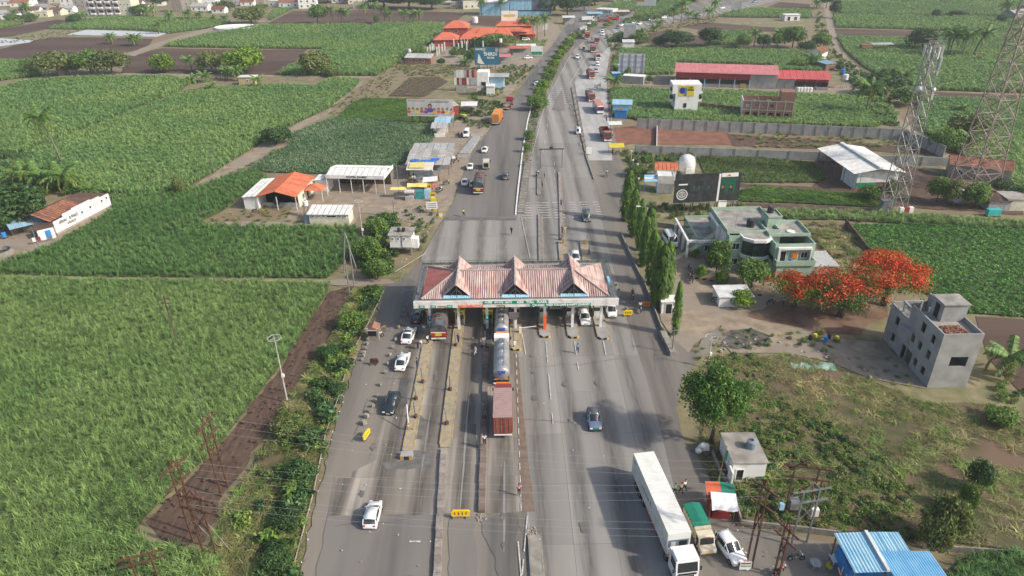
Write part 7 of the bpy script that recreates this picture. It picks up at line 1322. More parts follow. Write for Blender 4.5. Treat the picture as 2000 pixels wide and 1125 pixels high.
for i in range(14):b=B();b.box(r.uniform(-2.5,2.5),r.uniform(-1.2,1.2),.5*(i%3),.9,.6,.5,r.uniform(0,3),.85);b.obj('sack',m_ww,t)
x,y,rz,L_=frame((897,306),(917,306));P4=GP([(896,302),(917,302),(938,268),(924,268)]);t=T('weighbridge','raised weighbridge ramp beside the left carriageway','weighbridge',P4[0][0],P4[0][1],0);o=Vector(P4[0]);q=[tuple(Vector(p)-o)for p in P4];b=B();b.prism(q,0,.45);b.obj('deck',m_tin,t)
cx,cy=(Vector(P4[0])+Vector(P4[1]))/2-o;B().box(cx,cy-1.8,0,3.6,3.4,.25).obj('near_ramp',m_kerb,t);cx,cy=(Vector(P4[2])+Vector(P4[3]))/2-o;B().box(cx,cy+1.8,0,3.6,3.4,.25).obj('far_ramp',m_kerb,t)
x,y=G(732,662);t=T('guard_booth','pink and white guard booth with brown peaked roof at the left road edge','guard booth',x,y,0,-.05);walls(t,-.85,.85,-.7,.9,0,2.2,m_pinkp);b=B();b.add([(-1,-.85,2.2),(1,-.85,2.2),(1,1.05,2.2),(-1,1.05,2.2),(0,-.85,2.75),(0,1.05,2.75)],[(0,1,4),(1,2,5,4),(2,3,5),(3,0,4,5)]);b.obj('roof',M('brown_roof',(.26,.13,.09),.7,var=.15),t);B().box(-.1,-.72,1.0,1.3,.06,1.0).obj('open_window',m_dark,t);B().box(-.1,-.76,2.0,1.6,.1,.4).obj('valance',m_ww,t);B().box(.87,.1,.8,.04,.8,1.1).obj('green_sign',m_green,t)
x,y=G(1303,608);t=T('white_guard_shelter','small white shelter between the slender trees','shelter',x,y,0,0);walls(t,-1.2,1.2,-.8,1.2,0,2.3,m_ww);flatroof(t,-1.4,1.4,-1,1.4,2.3,m_ww,0);win(t,0,-.8,0,1,1.9,'f',True)
x,y=G(1438,597);t=T('flat_white_shed','small white flat roofed shed with blue trim half hidden by bushes','shed',x-3.2,y-.5,0,0);walls(t,0,5.6,0,4,0,2.0,m_ww);flatroof(t,-.2,5.8,-.2,4.2,2.0,m_wtin,0)
t=T('orange_roof_compound','large restaurant compound with bright orange sheet roofs and dark red walls','restaurant',-36,374,0,0);t.scale=(.77,.85,.8);mo=M('vivid_orange_roof',(.56,.15,.075),.65,c2=(.46,.12,.065),scale=.3,rand=.05);mw=M('dark_red_wall',(.3,.06,.05),.8,var=.15)
def hip(x0,x1,y0,y1,z,zr,wall=3.2):
 walls(t,x0+.8,x1-.8,y0+.8,y1-.8,0,z,mw);xm0,xm1,ym=x0+(y1-y0)*.35,x1-(y1-y0)*.35,(y0+y1)/2;b=B();b.add([(x0,y0,z),(x1,y0,z),(x1,y1,z),(x0,y1,z),(xm0,ym,zr),(xm1,ym,zr)],[(0,1,5,4),(1,2,5),(2,3,4,5),(3,0,4)]);b.obj('roof',mo,t)
hip(-3,14,-3,14,4,7.5);hip(2,20,18,38,8,11.5);hip(14,40,2,12,3.5,6.5);hip(18,60,14,30,5.5,7.5);hip(24,40,6,18,4.5,8.5);hip(36,50,4,18,4.5,8.5);hip(38,64,30,50,7,11);hip(54,66,14,24,4,7)
win(t,6,18.8,5,2,1.6);win(t,11,18.8,5,2,1.6)
for i in range(8):B().box(15.5+2*i*1.1,1.9,0,.4,.3,3.4).obj('wall_pillar',m_ww,t)
x,y=G(984,62);t=T('white_roof_sign','white sign board standing on the orange roofs','sign',1,405,7.5);B().box(0,0,0,9,.3,5.2).obj('board',m_ww,t);b=B();b.box(0,-.2,2.2,6,.05,1.2);b.obj('golden_script',m_byel,t)
for a in(-3.5,3.5):b=B();b.bar((a,.3,-2),(a,.3,5),.25);b.obj('post',m_steel,t)
watertank(-18,408,6.5,1.6,3.2,m_tankw,'white water tank rising above the orange roofs')
for i,(px,py)in enumerate([(836,108),(841,104),(845,103),(848,101),(854,109),(858,106),(864,101),(869,99),(887,95),(896,99),(903,97),(912,100),(928,97),(936,96),(944,99)]):
 x,y=G(px,py);t=T('concrete_post',ORD[i]+' from the left of the bare concrete posts near the orange compound','post',x,y,0,0,'bare concrete posts by the orange compound');b=B();b.box(0,0,0,.5,.5,3.6+(i%3)*.5);b.obj('shaft',m_ww,t)
x,y,rz,L_=frame((792,126),(842,127));t=T('brick_cottage','low brick cottage with patched grey and red roof','house',x,y,0,rz);walls(t,0,L_,0,5,0,3.0,m_brick);panels((-.4,-.5,3.0),(L_+.4,-.5,3.0),(-.4,5.4,4.0),'roof_sheet',m_tin,t,w_=1.5)
for u in(.2,.45,.7):win(t,L_*u,0,1.2,1.1,.9)
watertank(*G(801,118),3.6,.7,1.6,m_tankw,'white tank on the brick cottage roof');watertank(*G(978,97),3,.8,1.8,m_tankw,'white tank above the far roadside stalls',stand=.5)
for px,w_,l,rm in(((995,108),10,'red tin roofed tea stall by the far left roadside',m_oro),((1010,104),9,'white sheet roofed shop by the far left roadside',m_wtin),((975,125),5,'pink fronted stall at the corner of the teal billboard',m_pinkroof)):stall(px,w_,5,3.2,rm,l,wall=m_tin,n=3,name='roadside_shop')
x,y,rz,L_=frame((937,30),(995,30));t=T('blue_shed','long far shed clad in bright blue sheets, left half','shed',x,y,0,rz);k=8
for i in range(k):b=B();b.bx(L_*i/k,L_*(i+1)/k-.08,0,.2,0,8);b.obj('blue_sheet',m_blue,t)
panels((-.5,-.5,8.1),(L_+.3,-.5,8.1),(-.5,14,9.4),'roof_sheet',m_wtin,t,w_=5);walls(t,0,L_,.25,14,0,8,m_ltblue)
x,y,rz,L_=frame((996,30),(1074,30));t=T('blue_shed','long far shed clad in blue and dark sheets with a white roof, right half','shed',x,y,0,rz);k=11
for i in range(k):b=B();b.bx(L_*i/k,L_*(i+1)/k-.08,0,.2,3.2,9.5);b.obj('blue_sheet',m_blue if i<6 else M('dark_blue_grey_sheet',(.1,.14,.18),.6,var=.1),t);b=B();b.bx(L_*i/k,L_*(i+1)/k-.08,0,.2,0,2.4);b.obj('lower_blue_sheet',m_blue,t)
panels((-.5,-.5,9.8),(L_+.5,-.5,9.8),(-.5,14,11),'roof_sheet',m_wtin,t,w_=5);walls(t,0,L_,.25,14,0,9.4,m_under)
x,y,rz,L_=frame((1163,34),(1196,36));t=T('roadside_shops','row of far roadside shops with white lettered fascia','shop',x,y,0,rz);walls(t,0,L_,0,8,0,5,m_ww);flatroof(t,-.3,L_+.3,-.3,8.3,5,m_wtin,0);textmesh('DALTIN B',2.2,m_letblk,'lettering',t,(L_*.5,-.1,3.6),width=L_*.7)
for px,w_,l,rm in(((1148,40),9,'blue roofed far roadside stall',m_blue),((1198,36),10,'yellowish roofed far shed right of the shops',m_cream),((1216,34),8,'dark open far shed by the highway hedge',m_tiledk),((1100,48),7,'white tented stall at the far road fork',m_wtin)):stall(px,w_,6,4,rm,l,wall=m_tin,n=2,name='roadside_shop')
VIL=[]
r=random.Random(21)
def vhouse(px,py,w_,d,h,kind,label,wm=None):
 x,y=G(px,py);t=T('village_house',label,'house',x,y,0,r.uniform(-.25,.25),None);wm=wm or r.choice([m_ww,m_cream,m_ww,m_ww,m_pinkp,m_roofconc]);walls(t,0,w_,0,d,0,h,wm,('x',h+1.8)if kind=='tile' else None)
 if kind=='tile':b=B();e=.5;b.add([(-e,-e,h),(w_+e,-e,h),(w_+e,d/2,h+2),(-e,d/2,h+2),(w_+e,d+e,h),(-e,d+e,h)],[(0,1,2,3),(3,2,4,5)]);b.obj('roof',r.choice([m_tile,m_tiledk,m_tile,m_tin]),t)
 else:flatroof(t,-.1,w_+.1,-.1,d+.1,h,r.choice([m_roofconc,m_ww,m_wtin]),.7 if kind=='flat' else 0,wm)
 n=max(1,int(w_/4))
 for fl in range(max(1,int(h/3.2))):
  for i in range(n):win(t,w_*(i+.5)/n,0,1+3.2*fl,1.2,1.3)
 if kind=='flat' and h>6:B().box(w_*.7,d*.5,h,3,3,2.6).obj('stair_room',wm,t)
 return t
spec=[(-20,36,12,9,3,'tile','whitewashed tile roofed house at the left edge of the village'),(2,38,10,8,3,'flatn','low pale house at the far left village edge'),(38,30,13,9,3.2,'tile','red tiled house behind the field corner trees'),(72,34,8,7,3.2,'flat','white house with a porch at the edge of the dark field'),(66,24,12,9,3.4,'tile','long red tiled village house behind the porch house'),(98,30,9,7,3,'tile','small grey walled house right of the porch house'),(118,27,9,8,3.4,'tile','orange tiled house left of the three storey block'),(120,15,16,9,6.4,'flat','white two storey village house behind the orange tiled one'),(146,18,14,9,6.6,'flat','plain white house against the three storey block'),(20,14,14,9,3.2,'tile','reddish village house behind the yellow palm'),(38,10,10,8,6,'flat','cream village house beyond the yellow palm'),(-10,12,12,9,3.2,'tile','tiled house near the top left corner'),(70,7,12,9,3.2,'tile','brown tiled house in the top left village'),(100,6,10,8,6.5,'flat','white topped house at the top edge of the village'),(248,17,11,8,3.4,'tile','tiled house right of the three storey block'),(266,23,9,8,3,'tile','orange brown cottage among village palms'),(262,8,12,9,3.2,'flatn','bluish house behind the village palms'),(292,12,11,9,3.2,'tile','brown tiled house above the village palms'),(338,24,7,8,9.5,'flat','tall narrow white house among palms'),(360,12,12,9,9,'flat','pink and white three storey house at the village edge'),(374,22,12,8,3.2,'tile','low red tiled house right of the tall narrow one'),(400,20,9,9,10,'flat','white tower like house in the village'),(414,26,9,7,2.6,'tile','little white roofed hut before the village'),(384,10,9,8,3.4,'tile','brown roofed house between two white blocks'),(456,9,12,9,7,'flat','pinkish two storey house by the village trees'),(490,10,10,9,6.5,'flat','white house with a blue tank roof'),(470,12,10,7,3,'tile','brown tiled house behind the big olive tree'),(524,13,11,8,4,'flatn','small blue roofed house beyond the crop wedge'),(545,15,15,9,4,'tile','dark brown tiled house at the wedge field'),(584,17,13,8,6.8,'flat','brick and white two storey house at the edge of the dark field'),(562,8,14,9,5,'flatn','long white roofed house behind the tiled one'),(648,6,12,9,7,'flat','white block behind the leafy tree'),(690,17,11,7,3.2,'flat','small white shed at the edge of the dark ploughed field'),(680,8,18,8,3.5,'flatn','long grey roofed shed near the far palms'),(706,4,14,8,4,'flatn','white roofed far shed behind the palms'),(855,5,14,9,4,'tile','brownish far house behind dark trees'),(880,17,9,7,4,'flatn','white tented shed by the grey gable barn'),(905,18,13,10,6,'tile','grey gable walled barn left of the blue shed'),(965,6,24,10,7,'flat','long white building behind the blue shed'),(1000,4,14,9,7.5,'flat','pinkish building behind the blue shed'),(1030,6,12,8,5,'flatn','white roofed house behind the blue shed on the right'),(1240,2,14,8,5,'flatn','white roofed building at the top edge by the billboard'),(1200,4,12,8,4,'tile','brown building at the top edge left of the billboard'),(830,3,14,9,5,'tile','red roofed far house behind the dark trees'),(1980,40,12,9,3.5,'tile','old pinkish walled house behind the top of the right tower')]
for s in spec:vhouse(*s[:6],s[6])
x,y,rz,L_=frame((172,32),(222,34));t=T('three_storey_block','three storey grey and cream block with arched windows, largest in the village','building',x,y,0,-.05);Hh=12;b=B();b.bx(0,L_,0,12,0,Hh);b.obj('wall',M('lilac_grey_wall',(.42,.4,.42),.8,var=.12),t);b=B();b.bx(L_,L_+9,.5,12,0,Hh-.5);b.obj('cream_wall',m_cream,t);flatroof(t,-.2,L_+9.2,-.2,12.2,Hh,m_ww,.8)
for i in range(4):
 for z in(1.2,6.8):win(t,L_*(i+.5)/4-1,0,z,1.0,3.2)
 for z in(1.2,5.0,8.8):B().box(L_*(i+.5)/4+1.8,-.6,z,3.2,1.2,1.0).obj('balcony',m_ww,t);B().box(L_*(i+.5)/4+1.8,-.05,z+1,2.8,.1,1.7).obj('balcony_opening',m_dark,t)
for i in range(3):
 for z in(3,7):win(t,L_+2+2.5*i,.5,z,.8,1.0)
m_neem=leafmat('neem_leaf',(.06,.145,.025),(.11,.2,.035),.1,.4)
def bigtree(bx,by,W,h,label,mats,nl,n,size,flat=.7,seed=5,zc=.62,name='broadleaf_tree',mi=None,rl=.3,dx=0,blossom=0):
 x,y=G(bx,by);t=T(name,label,'tree',x,y,0);c,r=lobes(nl,W/2,h*flat*.5,h*zc,seed,rl);v,f,p,d=leaves(c,r,n,size,seed,core=.55,flat=.8)
 idx=None
 if blossom:rr=np.random.RandomState(seed);q=np.sin(p[:,0]*.9+1)*np.cos(p[:,1]*.8)*.5+rr.uniform(-.5,.5,n);idx=((d[:,2]+q*.9)>blossom).astype(int)
 link('crown',fastmesh('crown',v,f,mats,idx),t,(dx,0,0));b=B();b.tube([(0,0,-.2),(.2,0,h*.2),(.1,.1,h*.4)],[W*.035,W*.028,W*.022],8)
 for i,q in enumerate(c[::max(1,nl//9)]):b.tube([(.1,.1,h*.33),((q[0]+dx)*.4,q[1]*.4,h*.33+(q[2]-h*.33)*.55),(q[0]+dx,q[1],q[2])],[W*.016,W*.01,W*.004],5)
 b.obj('trunk',m_bark,t,True);return t
bigtree(1388,868,11.5,12.3,'big leafy green tree at the roadside above the small white hut',m_neem,60,14000,.34,seed=12,rl=.25,zc=.55,flat=1.05)
bigtree(1550,600,13,6.5,'orange and red flowering tree in front of the green office building',[m_treeb,m_flame],60,11000,.3,flat=.6,seed=3,rl=.22,zc=.6,name='flame_tree',dx=0,blossom=.35)
bigtree(1724,596,18.5,9,'largest orange flowering tree behind the bare concrete building',[m_treeb,m_flame],70,15000,.3,flat=.55,seed=9,rl=.2,zc=.68,name='flame_tree',dx=-.5,blossom=.1)
bigtree(1640,618,18,7.5,'red flowering tree with more green leaves between the other two',[m_tree,m_flame],52,10500,.34,flat=.7,seed=14,rl=.22,zc=.62,name='flame_tree',blossom=.5)
ASH=[]
def ashmesh(seed):
 r=np.random.RandomState(seed);n=1500;z=r.uniform(.04,1,n);R_=.105*(np.sin(np.pi*np.clip(z,0,1)**.8)**.6+.12);a=r.uniform(0,6.283,n);q=R_*r.uniform(.45,1.1,n);P0=np.stack([q*np.cos(a),q*np.sin(a),z],1)
 L_=r.uniform(.03,.07,n);o=np.stack([np.cos(a)*L_*.5,np.sin(a)*L_*.5,-L_*1.1],1);s=np.stack([-np.sin(a),np.cos(a),a*0],1)*.012
 v=np.stack([P0-s*.4,P0+o*.5-s,P0+o,P0+o*.5+s],1).reshape(-1,3);return fastmesh('crown',v,np.arange(n*4).reshape(-1,4),m_ashoka)
ASHM=[ashmesh(s)for s in(1,2,3)]
for i,(px,py,yt,l)in enumerate(((1221,432,332,'first slender weeping tree, farthest along the kerb wall'),(1236,462,368,'second slender weeping tree from the far end'),(1248,488,388,'third slender weeping tree from the far end'),(1266,512,405,'slender weeping tree beside the street light mast'),(1256,520,425,'thin weeping tree tucked behind the street light mast'),(1279,588,470,'slender weeping tree left of the dense pair'),(1286,602,480,'slender weeping tree, front of the dense clump'),(1300,590,472,'slender weeping tree at the right of the dense clump'),(1318,655,552,'lone slender weeping tree nearest the broken kerb'),(1272,555,450,'slender weeping tree in the middle of the row'))):
 x,y=G(px,py);h=hz(x,y,yt);t=T('ashoka_tree',l,'tree',x,y,0,i,'row of slender weeping trees by the road');o=link('crown',ASHM[i%3],t,(0,0,.3));w_=h*((.98 if i!=8 else .7)+.13*math.sin(i*2.3));o.scale=(w_,w_*.9,h);o.rotation_euler=(.03*math.sin(i*5),.04*math.sin(i*3+1),i);b=B();b.cyl(0,0,-.1,h*.8,.13,.05,6);b.obj('trunk',m_bark,t)
TR=[(1398,532,48,463,'green','round green tree before the left wing of the green office'),(1468,562,62,502,'green','leafy tree right of the office entrance'),(1368,545,24,516,'bright','clipped yellow green bush by the parked bikes'),(1408,556,30,526,'bright','rounded pale bush by the striped kerb'),(1445,598,46,566,'bright','low spreading bush against the flat white shed'),(1340,500,16,484,'green','small bush by the office porch'),(1358,503,16,484,'bright','small bright bush by the office porch'),(62,144,30,110,'green','lone small dark green tree at the left field corner'),(115,147,76,95,'olive','round tree left of the thatched hut'),(180,146,62,92,'green','round tree right of the thatched hut'),(222,145,66,91,'olive','large round pale tree, rightmost of the three by the dark field'),(322,142,50,101,'bright','bright yellow green round tree in the dark ploughed field'),(415,142,50,95,'olive','olive tree left of the big bright tree'),(478,145,78,86,'bright','big bright green tree above the ochre hut'),(616,147,58,94,'olive','drooping olive tree at the tip of the pale cane field'),(650,150,28,132,'olive','small bush right of the drooping olive tree'),(492,46,62,9,'olive','wide olive tree beside the round white pond'),(622,47,42,0,'tall','tall leafy tree at the left end of the far palms'),(736,47,12,25,'green','tiny round tree in the dark ploughed field'),(352,380,22,344,'olive','small grey green shrub at the corner of the diagonal track'),(540,282,62,246,'dark','dark spreading tree on the diagonal track'),(40,440,110,352,'dark','large dark tree behind the tin shed at the left edge'),(10,455,60,400,'dark','dark tree at the far left edge by the farm yard'),(975,92,62,64,'green','leafy tree in front of the orange roofs'),(940,95,40,70,'dark','darker tree left of the orange compound entrance'),(921,122,26,100,'dark','dark tree beside the teal billboard'),(888,112,20,95,'green','small tree in the fenced plot'),(822,118,40,92,'green','flat topped tree left of the concrete posts'),(862,128,16,112,'dark','small dark tree right of the brick cottage'),(1048,216,40,182,'green','big bush at the near end of the far median hedge'),(1033,274,22,252,'green','round bush in the median by the blue car'),(1028,298,14,276,'green','small bush at the start of the striped median'),(1085,20,60,-25,'talldark','tall dark tree left of the old road'),(1108,30,50,-20,'talldark','dark tree at the mouth of the old road'),(1062,28,50,-15,'talldark','dark tree behind the blue shed end'),(1140,22,40,-20,'talldark','dark tree right of the old road'),(1160,10,50,-18,'talldark','dark roadside tree behind the shops'),(1180,2,50,-30,'talldark','dark tree farther right of the old road'),(1040,8,50,-20,'talldark','dark tree above the blue shed'),(1120,0,40,-40,'talldark','tree closing the end of the old road'),(750,15,80,-22,'talldark','dense dark tree behind the ploughed field, left one'),(800,17,80,-20,'talldark','dense dark tree behind the ploughed field, middle one'),(845,18,60,-15,'talldark','dense dark tree behind the ploughed field, right one'),(900,8,46,-16,'dark','dark tree above the grey barn'),(690,6,40,-14,'dark','dark tree behind the far white shed'),(640,5,50,-20,'dark','dark tree behind the tall leafy tree'),(1322,93,76,52,'talldark','large dark tree in the furrowed plot'),(1288,92,30,68,'dark','dark shrub left of the large dark tree'),(1384,90,50,45,'talldark','dark tree with a pale trunk right of the furrowed plot'),(1224,80,46,60,'dark','dark bushes under the grey hoarding back'),(1246,84,40,62,'green','bush right of the grey hoarding back'),(1226,158,16,128,'green','small tree in front of the white hoarding'),(1268,163,14,145,'green','small tree in the yard left of the long red shed'),(1452,95,30,62,'green','leafy shrub, leftmost of the tree row above the red sheds'),(1490,96,36,62,'talldark','dark tree in the row above the red sheds'),(1515,96,24,58,'tall','narrow tree in the row above the red sheds'),(1548,93,46,46,'green','broad green tree at the right of the row above the red sheds'),(1575,100,34,78,'dark','dark bush by the lane palm'),(1602,95,34,60,'green','tree beside the dirt lane'),(1628,35,26,-8,'talldark','dark lane side tree near the top'),(1614,16,30,-25,'talldark','dark lane side tree at the top edge'),(1560,132,30,114,'bright','low bright bush before the lane palm'),(1590,132,20,118,'green','green bush by the tiled lane house'),(1637,138,14,124,'dark','dark bush beside the blue sheet hut'),(1800,98,56,50,'dark','spreading dark tree left of the four palms'),(1725,188,86,128,'talldark','very dark large tree among the lane palms'),(1770,205,60,165,'green','lighter tree at the foot of the left tower top'),(1880,285,76,218,'olive','olive tree crown left of the right lattice tower'),(1842,298,50,245,'green','green tree left of the olive one'),(1828,395,40,338,'green','tree between the two towers'),(1850,402,34,345,'olive','reddish olive tree between the two towers'),(1902,405,46,352,'green','green tree in front of the right tower base'),(1952,378,40,350,'dark','dark bush right of the right tower base'),(1700,390,44,360,'green','bush before the white roofed shed'),(1735,392,28,345,'olive','brown green shrub beside the left tower'),(1630,318,20,292,'dark','dark bush left of the white roofed shed'),(1990,395,36,360,'dark','bush at the right edge beside the lane'),(1755,345,14,325,'green','small banana like plant in the yard'),(1838,1058,70,960,'olive','grey green feathery shrub above the blue shed'),(1815,1085,60,1000,'olive','lower feathery shrub beside the boundary wall'),(1905,960,44,895,'dark','bush beside the green pond'),(1880,1000,36,940,'green','shrub at the near end of the green pond'),(1950,830,60,795,'green','green bush at the right edge of the dry grass'),(1240,345,30,318,'green','shrub beside the service lane end'),(1235,385,24,345,'dark','dark shrub left of the blue awning'),(1262,325,26,300,'green','shrub behind the blue awning'),(738,458,50,424,'green','leafy bush above the raised cabin'),(722,510,60,462,'green','big bush left of the raised cabin'),(738,545,46,500,'green','bush below the raised cabin'),(578,397,14,373,'green','climber beside the restaurant post'),(566,850,60,812,'olive','shrub on the verge beside the lamp mast'),(590,940,60,905,'dark','dark creeper mound on the verge'),(560,1030,60,1000,'dark','dark leafy mound low on the verge'),(640,700,44,676,'dark','dark shrub near the upper verge'),(690,640,50,605,'green','green shrub beside the guard booth'),(660,770,36,750,'dark','leafy mound by the verge pipe'),(540,1110,60,1080,'dark','leafy mound at the bottom of the verge'),(250,26,40,2,'dark','dark village tree right of the three storey block'),(60,42,34,24,'green','green tree before the porch house'),(28,42,30,26,'green','tree at the edge of the far left plot'),(146,46,24,26,'dark','dark tree left of the striped tanks'),(272,30,40,8,'dark','village tree behind the palms'),(440,22,36,0,'dark','village tree left of the olive tree'),(512,18,26,6,'green','small tree above the olive tree'),(310,10,40,-10,'dark','dark village tree at the top edge'),(430,4,40,-16,'dark','tree at the top edge by the white tower like house'),(90,3,40,-16,'dark','dark tree at the top left edge'),(600,2,40,-14,'dark','far tree above the brick house'),(10,3,30,-12,'dark','tree in the top left corner'),(1270,10,30,-12,'dark','far tree right of the blue orange billboard'),(1350,3,40,-16,'dark','far tree at the top edge behind palms'),(1826,35,16,16,'dark','lone tree in the pale far field'),(1870,32,30,18,'dark','low bushes on the far field edge'),(1955,45,20,26,'dark','dark shrub near the old pinkish house')]
for(a,b_,c,d,k,l)in TR:tree(a,b_,c,d,k,l,trunk=(b_-d)>14,name='broadleaf_tree' if(b_-d)>24 else 'bush',cat='tree' if(b_-d)>24 else 'bush')
r=random.Random(4);hedge=[(1049,205),(1054,190),(1061,175),(1068,160),(1074,146),(1081,132),(1087,120),(1093,111),(1099,101),(1106,92),(1112,84),(1118,76),(1126,70),(1134,64),(1143,60),(1152,56),(1160,52),(1184,54),(1192,50)]
for i,(px,py)in enumerate(hedge):
 w_=26-13*min(1,i/14);nm=['nearest','second','third','fourth','fifth','sixth','seventh','eighth','ninth','tenth','eleventh','twelfth','thirteenth','fourteenth','fifteenth','sixteenth','seventeenth','eighteenth','farthest'][i]
 t=tree(px,py,w_,py-w_*.85,'bright' if i%3 else 'green','%s bush counting away along the median hedge%s'%(nm,', dotted with pink flowers' if i in(10,11,12)else ''),'hedge_bush','bush','median hedge bushes',trunk=False)
 if i in(10,11,12,13):v,f,p,d=leaves([(0,0,1.1)],[1.0],130,.22,i);link('blossom',fastmesh('blossom',v,f,m_pink),t,scale=(2,2,1.6))
scatter('hedge_fill',points([(1040,225),(1050,195),(1085,118),(1120,72),(1142,58),(1150,62),(1125,80),(1096,118),(1062,195),(1046,235)],1.6,1.6),PC['weed'],1.0,.35,'low leafy growth filling the highway median','weeds')
scatter('hedge_fill',points([(1218,44),(1240,38),(1310,26),(1340,20),(1342,25),(1310,33),(1240,46),(1222,50)],2.0,2.0),PC['weed'],1.9,.3,'leafy hedge along the far highway bend','hedge')
scatter('median_grass',points([(1012,330),(1022,300),(1030,240),(1042,215),(1050,235),(1040,300),(1036,318)],1.0,1.0),PC['dry'],.6,.4,'dry grass on the bare median end','grass')
for(bx,by,yt,l,near,s,ln)in((122,322,205,'tall lone coconut palm rising from the left cane field',1,1.25,(-15,0)),(92,372,318,'coconut palm behind the tiled farmhouse, left of two',1,1.35,(-4,0)),(132,376,318,'coconut palm behind the tiled farmhouse, right of two',1,1.3,(0,0)),(52,365,318,'dark coconut palm by the large dark tree',1,1.0,(0,0)),(182,385,362,'short palm at the tiled farmhouse roof end',1,.8,(0,0)),(1952,735,668,'young palm beside the bare concrete building',1,1.0,(6,0)),(1886,298,250,'palm in front of the olive tree by the right tower',1,1.0,(0,0)),(1690,222,146,'front palm beside the dirt lane',1,1.5,(0,0)),(1766,180,128,'right palm beside the very dark tree',1,1.3,(-6,0)),(1200,178,142,'palm beside the service lane kiosks',1,1.1,(0,0)),(1878,222,200,'small palm by the tower',0,.8,(0,0)),(376,163,140,'palm at the left of the ochre hut',0,1.1,(0,0)),(402,160,134,'palm beside the left farm hut',0,1.1,(0,0)),(445,156,124,'palm behind the ochre hut',0,1.1,(0,0)),(465,158,124,'pale palm behind the ochre hut',0,1.1,(0,0)),(505,172,142,'palm at the right of the ochre hut',0,1.0,(0,0)),(376,139,104,'palm standing in the dark ploughed field',0,1.1,(-4,0)),(415,178,156,'palm among the left farm huts',0,.9,(0,0)),(218,86,60,'palm before the white plastic mulch, left of three',0,1.2,(0,0)),(260,90,62,'palm before the white plastic mulch, middle of three',0,1.2,(0,0)),(270,88,62,'palm before the white plastic mulch, right of three',0,1.1,(0,0)),(310,66,38,'palm at the bend of the dirt track',0,1.2,(0,0)),(334,46,18,'palm in the village field, left of three',0,1.3,(0,0)),(368,40,14,'palm in the village field, middle of three',0,1.3,(0,0)),(390,40,18,'palm in the village field, right of three',0,1.2,(0,0)),(418,42,26,'small palm near the village olive tree',0,1.0,(0,0)),(440,42,26,'small palm beside the village olive tree',0,1.0,(0,0)),(160,42,18,'palm in front of the three storey block',0,1.5,(0,0)),(54,30,0,'tall yellow palm in the top left village',0,1.6,(0,0)),(30,36,14,'palm at the far left of the village',0,1.2,(0,0)),(300,32,6,'village palm near the tall narrow house',0,1.3,(0,0)),(288,34,10,'village palm behind the crops',0,1.3,(0,0)),(652,47,6,'far palm right of the tall leafy tree, first',0,1.3,(-4,0)),(668,47,10,'far palm right of the tall leafy tree, second',0,1.2,(0,0)),(677,47,12,'far palm right of the tall leafy tree, third',0,1.2,(0,0)),(715,44,0,'far palm above the ploughed field, tall left one',0,1.3,(-4,0)),(733,40,0,'far palm above the tiny round tree',0,1.2,(0,0)),(752,46,8,'far palm in the ploughed field, fourth from right',0,1.2,(0,0)),(762,46,18,'short far palm in the ploughed field',0,1.1,(0,0)),(790,46,14,'far palm in the ploughed field, third from right',0,1.2,(0,0)),(807,46,18,'far palm in the ploughed field, second from right',0,1.2,(0,0)),(819,46,14,'far palm in the ploughed field, rightmost',0,1.2,(0,0)),(941,30,-10,'palm behind the left end of the blue shed',0,1.4,(0,0)),(979,30,-8,'palm in front of the blue shed',0,1.2,(0,0)),(1025,70,27,'royal palm by the orange compound, first of four',0,1.2,(0,0)),(1041,82,27,'royal palm by the orange compound, second of four',0,1.2,(0,0)),(1049,76,30,'royal palm by the orange compound, third of four',0,1.1,(0,0)),(1064,70,22,'royal palm by the orange compound, fourth of four',0,1.3,(0,0)),(908,130,110,'short palm left of the teal billboard',0,1.1,(0,0)),(1315,46,6,'tall palm at the far highway, left of the group',0,1.3,(0,0)),(1330,45,-8,'tall palm at the far highway, second of the group',0,1.5,(0,0)),(1345,40,16,'lower palm at the far highway group',0,1.2,(0,0)),(1358,36,20,'palm at the right of the far highway group',0,1.1,(0,0)),(1384,38,8,'palm beside the far highway bushes',0,1.5,(0,0)),(1278,62,44,'small palm beside the furrowed plot',0,1.1,(0,0)),(1288,52,34,'small palm at the roadside bend',0,1.1,(0,0)),(1252,72,52,'small palm by the grey hoarding',0,1.0,(0,0)),(1396,22,-6,'palm at the top edge above the highway',0,1.4,(0,0)),(1410,88,62,'palm at the left of the small crop plot',0,1.1,(0,0)),(1472,92,50,'palm above the shed tree row',0,1.3,(0,0)),(1518,92,48,'palm behind the narrow tree above the sheds',0,1.3,(0,0)),(1588,130,98,'palm beside the tiled lane house',0,1.4,(0,0)),(1594,18,-6,'palm at the top of the dirt lane',0,1.3,(0,0)),(1848,110,38,'first of four tall palms by the round well',0,1.7,(0,0)),(1853,112,48,'second of four tall palms by the round well',0,1.7,(0,0)),(1878,113,48,'third of four tall palms by the round well',0,1.7,(4,0)),(1900,110,44,'fourth of four tall palms by the round well',0,1.7,(14,0)),(1962,36,-6,'tall far palm at the top right',0,1.6,(0,0))):
 palm(bx,by,yt,l,bool(near),ln,s=s)
